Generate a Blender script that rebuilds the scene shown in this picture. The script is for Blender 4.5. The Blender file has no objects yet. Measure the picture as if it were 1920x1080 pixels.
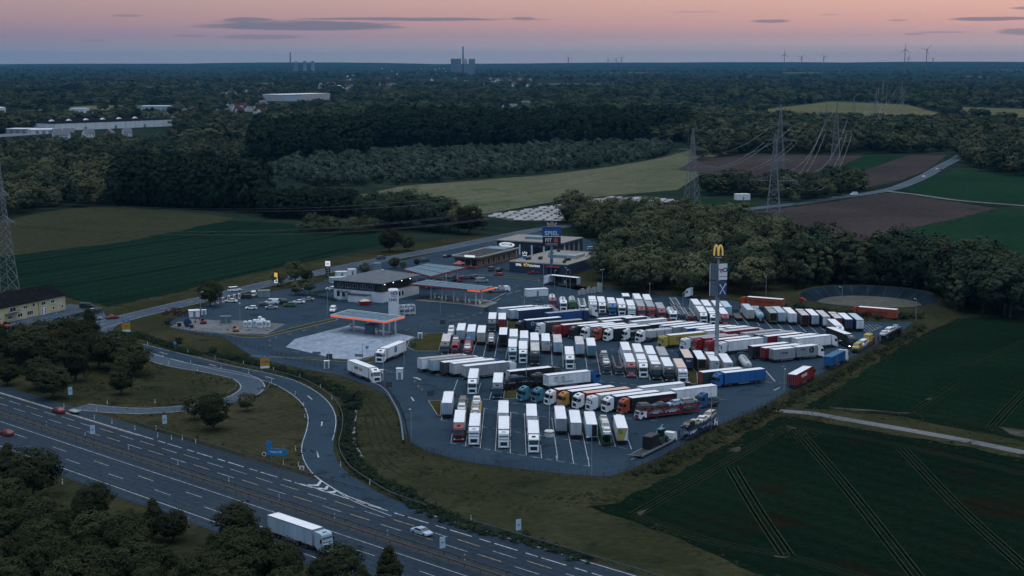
import bpy, bmesh, math, random
from mathutils import Vector, Matrix, noise as mnoise
import numpy as np

random.seed(7)
rng = np.random.default_rng(7)
C = bpy.context.scene.collection
SC = bpy.context.scene

# ------------------------------------------------------------------ camera, sky, sun, exposure
EYE = 88.0
cam_d = bpy.data.cameras.new("drone_camera")
cam_d.sensor_width = 36.0
cam_d.lens = 55.31
cam_d.clip_start = 1.0
cam_d.clip_end = 60000.0
cam_o = bpy.data.objects.new("drone_camera", cam_d)
cam_o.location = (0, 0, EYE)
cam_o.rotation_euler = (math.radians(90 - 8.236), 0, 0)
C.objects.link(cam_o)
SC.camera = cam_o

SC.view_settings.view_transform = 'Standard'
SC.view_settings.look = 'None'
SC.view_settings.gamma = 1.0
SC.view_settings.use_curve_mapping = False
SC.view_settings.exposure = 0.0
SC.render.resolution_x, SC.render.resolution_y = 1024, 576
SC.cycles.use_denoising = True
SC.cycles.max_bounces = 4
SC.cycles.diffuse_bounces = 2
SC.cycles.volume_bounces = 0
SC.cycles.sample_clamp_indirect = 4.0

SUN_EL, SUN_AZ = math.radians(1.5), math.radians(118.0)     # low, off to the right and a little behind the camera
w = bpy.data.worlds.new("World")
SC.world = w
w.use_nodes = True
nt = w.node_tree
nt.nodes.clear()

def N(t, **kw):
    n = nt.nodes.new(t)
    for k, v in kw.items():
        setattr(n, k, v)
    return n

def L(a, b):
    nt.links.new(a, b)

def M(op, a, b=None, c=None, clamp=False):
    n = nt.nodes.new('ShaderNodeMath')
    n.operation = op
    n.use_clamp = clamp
    for i, x in enumerate((a, b, c)):
        if x is None:
            continue
        if isinstance(x, (int, float)):
            n.inputs[i].default_value = x
        else:
            L(x, n.inputs[i])
    return n.outputs[0]

def srgb(r, g, b):
    f = lambda c: c / 12.92 if c <= 0.04045 else ((c + 0.055) / 1.055) ** 2.4
    return (f(r / 255), f(g / 255), f(b / 255), 1.0)

def ramp(fac, stops):
    n = nt.nodes.new('ShaderNodeValToRGB')
    cr = n.color_ramp
    while len(cr.elements) < len(stops):
        cr.elements.new(0.5)
    for e, (p, c) in zip(cr.elements, stops):
        e.position = p
        e.color = c
    L(fac, n.inputs[0])
    return n.outputs[0]

def mix(f, a, b, mode='MIX'):
    n = nt.nodes.new('ShaderNodeMix')
    n.data_type = 'RGBA'
    n.blend_type = mode
    n.clamp_factor = True
    for s, x in ((n.inputs[0], f), (n.inputs[6], a), (n.inputs[7], b)):
        if isinstance(x, (int, float)):
            s.default_value = x
        elif isinstance(x, tuple):
            s.default_value = x
        else:
            L(x, s)
    return n.outputs[2]

tc = N('ShaderNodeTexCoord')
sep = N('ShaderNodeSeparateXYZ')
L(tc.outputs['Generated'], sep.inputs[0])
X, Y, Zc = sep.outputs
az = M('ARCTAN2', X, Y)                                   # 0 straight ahead, + to the right
el = M('ARCSINE', Zc)
# dusk sky by elevation: slate band, pink belt, peach, then ever bluer towards the zenith
e01 = M('DIVIDE', el, math.pi / 2, clamp=True)
s2 = M('MULTIPLY', Zc, Zc)
up = ramp(M('MAXIMUM', Zc, 0.0), [(0.0, (0.40, 0.33, 0.35, 1)), (0.06, (0.42, 0.35, 0.35, 1)), (0.16, (0.27, 0.28, 0.33, 1)), (0.35, (0.25, 0.31, 0.39, 1)), (0.60, (0.50, 0.58, 0.68, 1)), (0.82, (1.78, 1.75, 1.74, 1)), (1.0, (3.55, 3.35, 3.15, 1))])
# away from the sunset the low sky is dull blue
back = M('MULTIPLY', M('MULTIPLY_ADD', Y, -1.1, 0.25, clamp=True), M('SUBTRACT', 1.0, M('MULTIPLY', Zc, 1.25, clamp=True)))
up = mix(back, up, (0.05, 0.40, 0.78, 1))
lo = ramp(M('DIVIDE', el, 0.045, clamp=True), [(0.0, srgb(162, 162, 168)), (0.18, srgb(163, 157, 166)), (0.34, srgb(170, 150, 162)),
                                (0.52, srgb(194, 157, 158)), (0.80, srgb(208, 170, 162)), (1.0, srgb(214, 180, 166))])
base = mix(M('DIVIDE', M('SUBTRACT', el, 0.038), 0.05, clamp=True), lo, up)
# warmer and brighter towards the sunset on the right, cooler and duller on the left
side = M('MULTIPLY_ADD', M('SINE', M('SUBTRACT', az, 0.05)), 0.5, 0.5)
near_hor = M('SUBTRACT', 1.0, M('DIVIDE', el, 0.6, clamp=True))
base = mix(M('MULTIPLY', M('MULTIPLY_ADD', side, 3.0, -0.95, clamp=True), near_hor), mix(1.0, base, (0.66, 0.74, 0.86, 1), 'MULTIPLY'), mix(1.0, base, (1.30, 1.16, 1.03, 1), 'MULTIPLY'))
# stretched cloud streaks
cv = N('ShaderNodeCombineXYZ')
L(M('MULTIPLY', az, 26.0), cv.inputs[0])
L(M('MULTIPLY', el, 330.0), cv.inputs[1])
nz = N('ShaderNodeTexNoise')
nz.inputs['Scale'].default_value = 1.0
nz.inputs['Detail'].default_value = 6.0
nz.inputs['Roughness'].default_value = 0.62
L(cv.outputs[0], nz.inputs['Vector'])
n1 = nz.outputs[0]
wob = M('MULTIPLY', M('SUBTRACT', n1, 0.5), 2.2)
mask = None
CLOUDS = [(-0.1322, 0.0214, 0.0678, 0.0034, 1.0), (-0.061, 0.0254, 0.0814, 0.0012, 0.9), (-0.1644, 0.0247, 0.0163, 0.0015, 0.9), (-0.1559, 0.0142, 0.0288, 0.0017, 0.55), (-0.2, 0.0149, 0.0119, 0.001, 0.4), (-0.2356, 0.0268, 0.0108, 0.0009, 0.5), (-0.2576, 0.0119, 0.0085, 0.0008, 0.3), (0.161, 0.0241, 0.0129, 0.0012, 0.8), (0.2915, 0.0247, 0.0271, 0.0014, 0.9), (0.3186, 0.0308, 0.0169, 0.0012, 0.8), (0.3153, 0.0169, 0.021, 0.0024, 0.7), (0.2373, 0.0241, 0.0068, 0.0007, 0.5), (0.0068, 0.0258, 0.0095, 0.0012, 0.8), (0.2475, 0.0159, 0.0075, 0.0008, 0.4), (0.1966, 0.0278, 0.0068, 0.0006, 0.3), (0.2644, 0.0169, 0.0203, 0.0007, 0.4), (0.1153, 0.0298, 0.0203, 0.0007, 0.25)]
for (ca, ce, ra, re, dens) in CLOUDS:
    dx = M('DIVIDE', M('SUBTRACT', az, ca), ra)
    dy = M('DIVIDE', M('SUBTRACT', el, ce), re)
    r2 = M('ADD', M('MULTIPLY', dx, dx), M('MULTIPLY', dy, dy))
    v = M('MULTIPLY', M('MULTIPLY_ADD', M('ADD', M('SUBTRACT', 1.0, r2), wob), 1.7, 0.1, clamp=True), dens)
    mask = v if mask is None else M('MAXIMUM', mask, v)
wisps = M('MULTIPLY', M('MULTIPLY_ADD', n1, 3.0, -1.75, clamp=True), 0.22)
cloudy = M('MULTIPLY', M('MAXIMUM', mask, wisps), M('SUBTRACT', 1.0, M('DIVIDE', M('SUBTRACT', el, 0.05), 0.3, clamp=True)))
base = mix(M('MULTIPLY', cloudy, 0.82), base, srgb(106, 112, 134))
# the cloud bank along the horizon with a soft ragged upper edge
bank = M('SUBTRACT', 1.0, M('DIVIDE', M('SUBTRACT', el, M('MULTIPLY_ADD', n1, 0.0035, 0.0066)), 0.0014, clamp=True))
bank = M('MULTIPLY', bank, M('MULTIPLY_ADD', az, 1.6, 0.55, clamp=True))
base = mix(M('MULTIPLY', bank, 0.9), base, mix(M('MULTIPLY_ADD', az, 2.2, 0.35, clamp=True), srgb(142, 147, 164), srgb(172, 158, 164)))
sky = N('ShaderNodeTexSky')
sky.sky_type = 'NISHITA'
sky.sun_disc = False
sky.sun_elevation = SUN_EL
sky.sun_rotation = SUN_AZ
sky.altitude = 90
bg1 = N('ShaderNodeBackground')
L(base, bg1.inputs[0])
bg1.inputs[1].default_value = 1.0
bg2 = N('ShaderNodeBackground')
L(sky.outputs[0], bg2.inputs[0])
bg2.inputs[1].default_value = 0.006
add = N('ShaderNodeAddShader')
L(bg1.outputs[0], add.inputs[0])
L(bg2.outputs[0], add.inputs[1])
out = N('ShaderNodeOutputWorld')
L(add.outputs[0], out.inputs[0])

sun_d = bpy.data.lights.new("sun", 'SUN')
sun_d.energy = 0.10
sun_d.angle = math.radians(25)
sun_d.color = (1.0, 0.80, 0.66)
sun_o = bpy.data.objects.new("sun", sun_d)
sd = Vector((math.sin(SUN_AZ) * math.cos(math.radians(14)), math.cos(SUN_AZ) * math.cos(math.radians(14)), math.sin(math.radians(14))))
sun_o.rotation_euler = sd.to_track_quat('Z', 'Y').to_euler()
sun_o.location = (0, 0, 400)
C.objects.link(sun_o)

# ------------------------------------------------------------------ helpers
def tag(o, label=None, cat=None, group=None, kind=None):
    if label: o['label'] = label
    if cat: o['category'] = cat
    if group: o['group'] = group
    if kind: o['kind'] = kind
    return o

def thing(name, label, cat, loc=(0, 0, 0), rz=0.0, group=None):
    o = bpy.data.objects.new(name, None)
    o.empty_display_size = 0.5
    C.objects.link(o)
    o.location = loc
    o.rotation_euler = (0, 0, rz)
    return tag(o, label, cat, group)

def put(name, mesh, parent=None, loc=(0, 0, 0), rz=0.0, scale=None):
    o = bpy.data.objects.new(name, mesh)
    C.objects.link(o)
    if parent is not None:
        o.parent = parent
    if loc != (0, 0, 0): o.location = loc
    if rz: o.rotation_euler = (0, 0, rz)
    if scale is not None: o.scale = scale
    return o

class MB:
    """collects boxes, prisms, tubes ... into one mesh"""
    def __init__(s):
        s.v, s.f, s.m = [], [], []
    def add(s, vs, fs, m=0):
        b = len(s.v)
        s.v += [tuple(p) for p in vs]
        s.f += [tuple(i + b for i in f) for f in fs]
        s.m += [m] * len(fs)
        return s
    def box(s, x0, x1, y0, y1, z0, z1, m=0, T=None):
        vs = [(x, y, z) for z in (z0, z1) for y in (y0, y1) for x in (x0, x1)]
        if T is not None:
            vs = [T @ Vector(p) for p in vs]
        return s.add(vs, [(0, 2, 3, 1), (4, 5, 7, 6), (0, 1, 5, 4), (2, 6, 7, 3), (0, 4, 6, 2), (1, 3, 7, 5)], m)
    def bbox(s, x0, x1, y0, y1, z0, z1, b=0.05, m=0):
        """box with chamfered vertical edges and top edges"""
        ring = lambda z, i: [(x0 + i + b, y0 + i, z), (x1 - i - b, y0 + i, z), (x1 - i, y0 + i + b, z), (x1 - i, y1 - i - b, z), (x1 - i - b, y1 - i, z), (x0 + i + b, y1 - i, z), (x0 + i, y1 - i - b, z), (x0 + i, y0 + i + b, z)]
        return s.loft([ring(z0, 0), ring(z1 - b, 0), ring(z1, b)], m)
    def loft(s, rings, m=0, cap=True):
        n = len(rings[0])
        vs = [p for r in rings for p in r]
        fs = []
        for k in range(len(rings) - 1):
            for i in range(n):
                j = (i + 1) % n
                fs.append((k * n + i, k * n + j, (k + 1) * n + j, (k + 1) * n + i))
        if cap:
            fs.append(tuple(range(n - 1, -1, -1)))
            fs.append(tuple((len(rings) - 1) * n + i for i in range(n)))
        return s.add(vs, fs, m)
    def prism(s, poly, z0, z1, m=0, mtop=None):
        n = len(poly)
        a = sum(poly[i][0] * poly[(i + 1) % n][1] - poly[(i + 1) % n][0] * poly[i][1] for i in range(n))
        if a < 0:
            poly = poly[::-1]
        vs = [(x, y, z0) for x, y in poly] + [(x, y, z1) for x, y in poly]
        s.add(vs, [(i, (i + 1) % n, n + (i + 1) % n, n + i) for i in range(n)] + [tuple(range(n - 1, -1, -1))], m)
        b = len(s.v) - 2 * n
        s.f.append(tuple(b + n + i for i in range(n)))
        s.m.append(m if mtop is None else mtop)
        return s
    def side(s, prof, y0, y1, m=0, inset=0.0):
        """profile in x,z extruded across y; the faces at both ends may be drawn in by inset at the top"""
        zt = max(z for _, z in prof); zb = min(z for _, z in prof)
        k = lambda z: inset * (z - zb) / max(zt - zb, 1e-6)
        n = len(prof)
        vs = [(x, y0 + k(z), z) for x, z in prof] + [(x, y1 - k(z), z) for x, z in prof]
        a = sum(prof[i][0] * prof[(i + 1) % n][1] - prof[(i + 1) % n][0] * prof[i][1] for i in range(n))
        fs = [(i, (i + 1) % n, n + (i + 1) % n, n + i) for i in range(n)] + [tuple(range(n - 1, -1, -1)), tuple(n + i for i in range(n))]
        if a > 0:
            fs = [f[::-1] for f in fs]
        return s.add(vs, fs, m)
    def tube(s, p, q, r, n=6, m=0, r2=None, cap=True):
        p, q = Vector(p), Vector(q)
        d = (q - p)
        if d.length < 1e-6: return s
        d.normalize()
        u = d.orthogonal().normalized()
        w_ = d.cross(u)
        r2 = r if r2 is None else r2
        ring = lambda c, rr: [tuple(c + u * (rr * math.cos(2 * math.pi * i / n)) + w_ * (rr * math.sin(2 * math.pi * i / n))) for i in range(n)]
        return s.loft([ring(p, r), ring(q, r2)], m, cap)
    def bar(s, p, q, wd, m=0):
        return s.tube(p, q, wd * 0.7071, 4, m)
    def lathe(s, prof, n=12, c=(0, 0, 0), axis='z', m=0):
        def P(r, h, a):
            x, y = r * math.cos(a), r * math.sin(a)
            if axis == 'z': return (c[0] + x, c[1] + y, c[2] + h)
            if axis == 'y': return (c[0] + y, c[1] + h, c[2] + x)
            return (c[0] + h, c[1] + x, c[2] + y)
        return s.loft([[P(r, h, 2 * math.pi * i / n) for i in range(n)] for r, h in prof], m)
    def quad(s, a, b, c, d, m=0):
        return s.add([a, b, c, d], [(0, 1, 2, 3)], m)
    def mesh(s, name, mats, smooth=False):
        me = bpy.data.meshes.new(name)
        me.from_pydata(s.v, [], s.f)
        for mt in (mats if isinstance(mats, (list, tuple)) else [mats]):
            me.materials.append(mt)
        if any(s.m):
            me.polygons.foreach_set('material_index', s.m)
        if smooth:
            me.polygons.foreach_set('use_smooth', [True] * len(s.f))
        me.update()
        return me
    def build(s, name, mats, parent=None, loc=(0, 0, 0), rz=0.0, smooth=False):
        return put(name, s.mesh(name, mats, smooth), parent, loc, rz)

# ------------------------------------------------------------------ materials
_mats = {}
def mat(name, rgb, rough=0.6, metal=0.0, var=0.10, vscale=1.5, emit=None, bump=0.0, bscale=8.0, spec=0.5, streak=False, rgb2=None, vobj=0.0):
    """a surface with a little grime and colour drift; everything is noise based"""
    if name in _mats: return _mats[name]
    m = bpy.data.materials.new(name)
    m.use_nodes = True
    t = m.node_tree
    b = t.nodes['Principled BSDF']
    b.inputs['Roughness'].default_value = rough
    b.inputs['Metallic'].default_value = metal
    b.inputs['Specular IOR Level'].default_value = spec
    co = t.nodes.new('ShaderNodeTexCoord')
    vec = co.outputs['Object']
    if streak:
        mp = t.nodes.new('ShaderNodeMapping')
        mp.inputs['Scale'].default_value = (1.0, 1.0, 0.15)
        t.links.new(vec, mp.inputs[0]); vec = mp.outputs[0]
    nz = t.nodes.new('ShaderNodeTexNoise')
    nz.inputs['Scale'].default_value = vscale
    nz.inputs['Detail'].default_value = 4
    t.links.new(vec, nz.inputs['Vector'])
    mr = t.nodes.new('ShaderNodeMapRange')
    mr.inputs[1].default_value = 0.3; mr.inputs[2].default_value = 0.7
    t.links.new(nz.outputs[0], mr.inputs[0])
    mx = t.nodes.new('ShaderNodeMix'); mx.data_type = 'RGBA'
    lo_ = rgb2 if rgb2 else tuple(c * (1 - 2 * var) for c in rgb)
    hi_ = rgb if rgb2 else tuple(min(1, c * (1 + var * 0.5)) for c in rgb)
    mx.inputs[6].default_value = (*lo_, 1); mx.inputs[7].default_value = (*hi_, 1)
    t.links.new(mr.outputs[0], mx.inputs[0])
    col = mx.outputs[2]
    if vobj:
        oi = t.nodes.new('ShaderNodeObjectInfo')
        hs = t.nodes.new('ShaderNodeHueSaturation')
        r1 = t.nodes.new('ShaderNodeMapRange'); r1.inputs[3].default_value = 1 - vobj; r1.inputs[4].default_value = 1 + vobj
        r2 = t.nodes.new('ShaderNodeMapRange'); r2.inputs[3].default_value = 0.5 - 0.06 * vobj; r2.inputs[4].default_value = 0.5 + 0.06 * vobj
        ml = t.nodes.new('ShaderNodeMath'); ml.operation = 'MULTIPLY'; ml.inputs[1].default_value = 7.31
        fr = t.nodes.new('ShaderNodeMath'); fr.operation = 'FRACT'
        t.links.new(oi.outputs['Random'], r1.inputs[0]); t.links.new(oi.outputs['Random'], ml.inputs[0]); t.links.new(ml.outputs[0], fr.inputs[0]); t.links.new(fr.outputs[0], r2.inputs[0])
        t.links.new(r1.outputs[0], hs.inputs['Value']); t.links.new(r2.outputs[0], hs.inputs['Hue']); t.links.new(col, hs.inputs['Color'])
        col = hs.outputs[0]
    t.links.new(col, b.inputs['Base Color'])
    if emit:
        b.inputs['Emission Color'].default_value = (*emit[:3], 1)
        b.inputs['Emission Strength'].default_value = emit[3]
    if bump:
        n2 = t.nodes.new('ShaderNodeTexNoise'); n2.inputs['Scale'].default_value = bscale; n2.inputs['Detail'].default_value = 3
        t.links.new(co.outputs['Object'], n2.inputs['Vector'])
        bp = t.nodes.new('ShaderNodeBump'); bp.inputs['Strength'].default_value = bump; bp.inputs['Distance'].default_value = 0.3
        t.links.new(n2.outputs[0], bp.inputs['Height']); t.links.new(bp.outputs[0], b.inputs['Normal'])
    _mats[name] = m
    return m

def ground_mat(name, a, b_, c=None, s1=0.02, s2=0.35, rows=None, bump=0.4, rough=0.95, spots=None, spec=0.0):
    """soil, grass, crop, tarmac: two scales of patchiness, optional drill rows (angle, spacing, depth), optional third colour patches"""
    m = bpy.data.materials.new(name)
    m.use_nodes = True
    t = m.node_tree
    p = t.nodes['Principled BSDF']
    p.inputs['Roughness'].default_value = rough
    p.inputs['Specular IOR Level'].default_value = spec
    co = t.nodes.new('ShaderNodeTexCoord')
    def noise(sc, det=5, dist=0.0, vec=None):
        n = t.nodes.new('ShaderNodeTexNoise')
        n.inputs['Scale'].default_value = sc; n.inputs['Detail'].default_value = det; n.inputs['Distortion'].default_value = dist
        t.links.new(vec if vec is not None else co.outputs['Object'], n.inputs['Vector'])
        return n.outputs[0]
    def rng_(x, lo_, hi_, o0=0.0, o1=1.0):
        r = t.nodes.new('ShaderNodeMapRange')
        for i, v in ((1, lo_), (2, hi_), (3, o0), (4, o1)): r.inputs[i].default_value = v
        t.links.new(x, r.inputs[0]); return r.outputs[0]
    def mixc(f, x, y, mode='MIX'):
        n = t.nodes.new('ShaderNodeMix'); n.data_type = 'RGBA'; n.blend_type = mode
        for s_, v in ((n.inputs[0], f), (n.inputs[6], x), (n.inputs[7], y)):
            if isinstance(v, (int, float)): s_.default_value = v
            elif isinstance(v, tuple): s_.default_value = (*v[:3], 1)
            else: t.links.new(v, s_)
        return n.outputs[2]
    col = mixc(rng_(noise(s1, 6, 0.4), 0.36, 0.64), a, b_)
    if c is not None:
        col = mixc(rng_(noise(s1 * 2.7, 4, 0.8), 0.56, 0.72), col, c)
    fine = noise(s2, 5)
    col = mixc(rng_(fine, 0.25, 0.75, 0.0, 1.0), mixc(1.0, col, (0.68, 0.68, 0.68), 'MULTIPLY'), mixc(1.0, col, (1.25, 1.25, 1.25), 'MULTIPLY'))
    h = fine
    if spots:
        col = mixc(rng_(noise(spots[1], 3, 0.5), 0.60, 0.68), col, spots[0])
    if rows:
        ang, spc, dep = rows
        mp = t.nodes.new('ShaderNodeMapping'); mp.inputs['Rotation'].default_value = (0, 0, -ang)
        t.links.new(co.outputs['Object'], mp.inputs[0])
        wv = t.nodes.new('ShaderNodeTexWave'); wv.wave_type = 'BANDS'; wv.bands_direction = 'Y'
        wv.inputs['Scale'].default_value = 0.314 / spc; wv.inputs['Distortion'].default_value = 0.6; wv.inputs['Detail'].default_value = 2
        t.links.new(mp.outputs[0], wv.inputs['Vector'])
        col = mixc(rng_(wv.outputs['Fac'], 0.0, 1.0, dep, 0.0), col, mixc(1.0, col, (0.55, 0.55, 0.55), 'MULTIPLY'))
    t.links.new(col, p.inputs['Base Color'])
    if bump:
        bp = t.nodes.new('ShaderNodeBump'); bp.inputs['Strength'].default_value = bump; bp.inputs['Distance'].default_value = 0.5
        t.links.new(noise(s2 * 3, 4), bp.inputs['Height']); t.links.new(bp.outputs[0], p.inputs['Normal'])
    return m

_mesh_cache = {}
def shape(key, fn, mats, smooth=False):
    """mesh FN() with MATS, shared between all users of the same key and materials"""
    mats = mats if isinstance(mats, (list, tuple)) else [mats]
    k = (key, tuple(m.name for m in mats))
    if k not in _mesh_cache:
        b = _mesh_cache.get(('geo', key))
        if b is None:
            mb = MB(); fn(mb); _mesh_cache[('geo', key)] = b = mb
        _mesh_cache[k] = b.mesh(key, mats, smooth)
    return _mesh_cache[k]

def text_mesh(s, size, extrude=0.02, m=None, name='lettering', spacing=1.0):
    key = ('text', s, round(size, 2), m.name)
    if key in _mesh_cache: return _mesh_cache[key]
    cu = bpy.data.curves.new('t', 'FONT')
    cu.body = s; cu.size = size; cu.extrude = extrude; cu.align_x = 'CENTER'; cu.align_y = 'CENTER'; cu.resolution_u = 3
    cu.space_character = spacing; cu.offset = size * 0.022
    ob = bpy.data.objects.new('t', cu)
    C.objects.link(ob)
    dg = bpy.context.evaluated_depsgraph_get()
    me = bpy.data.meshes.new_from_object(ob.evaluated_get(dg))
    bpy.data.objects.remove(ob); bpy.data.curves.remove(cu)
    me.name = name
    me.materials.clear(); me.materials.append(m)
    _mesh_cache[key] = me
    return me

def wall_text(s, size, m, parent, loc, rz=0.0, name='lettering', **k):
    """lettering standing upright; rz = 0 reads from -y"""
    o = put(name, text_mesh(s, size, m=m, name=name, **k), parent, loc)
    o.rotation_euler = (math.pi / 2, 0, rz)
    return o

def strip(pts, width, z, off=0.0):
    """(left, right) edge points of a band of WIDTH along a smoothed polyline, shifted sideways by OFF"""
    P = [Vector((x, y)) for x, y in pts]
    n = len(P)
    L_, R_ = [], []
    for i in range(n):
        a = P[max(i - 1, 0)]; b = P[min(i + 1, n - 1)]
        d = (b - a).normalized(); nn = Vector((-d.y, d.x))
        L_.append(P[i] + nn * (off + width / 2)); R_.append(P[i] + nn * (off - width / 2))
    return L_, R_

def smooth_line(pts, step=4.0):
    """Catmull-Rom through the points, resampled about every STEP metres"""
    P = [Vector(p) for p in pts]
    P = [P[0] * 2 - P[1]] + P + [P[-1] * 2 - P[-2]]
    o = []
    for i in range(1, len(P) - 2):
        k = max(1, int((P[i + 1] - P[i]).length / step))
        for j in range(k):
            t = j / k
            a, b, c, d = P[i - 1], P[i], P[i + 1], P[i + 2]
            o.append(0.5 * ((2 * b) + (c - a) * t + (2 * a - 5 * b + 4 * c - d) * t * t + (3 * b - a - 3 * c + d) * t ** 3))
    o.append(P[-2])
    return [(p.x, p.y) for p in o]

def band(mb, pts, width, z, off=0.0, m=0):
    L_, R_ = strip(pts, width, z, off)
    n = len(L_)
    mb.add([(p.x, p.y, z) for p in L_] + [(p.x, p.y, z) for p in R_], [(n + i, n + i + 1, i + 1, i) for i in range(n - 1)], m)

def sheet(name, poly, z, m, kind='structure'):
    """flat area; concave outlines are triangulated"""
    bm = bmesh.new()
    vs = [bm.verts.new((x, y, z)) for x, y in poly]
    f = bm.faces.new(vs)
    if f.normal.z < 0: f.normal_flip()
    bmesh.ops.triangulate(bm, faces=[f])
    bmesh.ops.recalc_face_normals(bm, faces=bm.faces)
    for q in bm.faces:
        if q.normal.z < 0: q.normal_flip()
    me = bpy.data.meshes.new(name); bm.to_mesh(me); bm.free()
    me.materials.append(m)
    o = put(name, me)
    o['kind'] = kind
    return o

def inside(x, y, poly):
    r = False
    n = len(poly)
    for i in range(n):
        x1, y1 = poly[i]; x2, y2 = poly[i - 1]
        if (y1 > y) != (y2 > y) and x < (x2 - x1) * (y - y1) / (y2 - y1) + x1:
            r = not r
    return r

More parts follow.
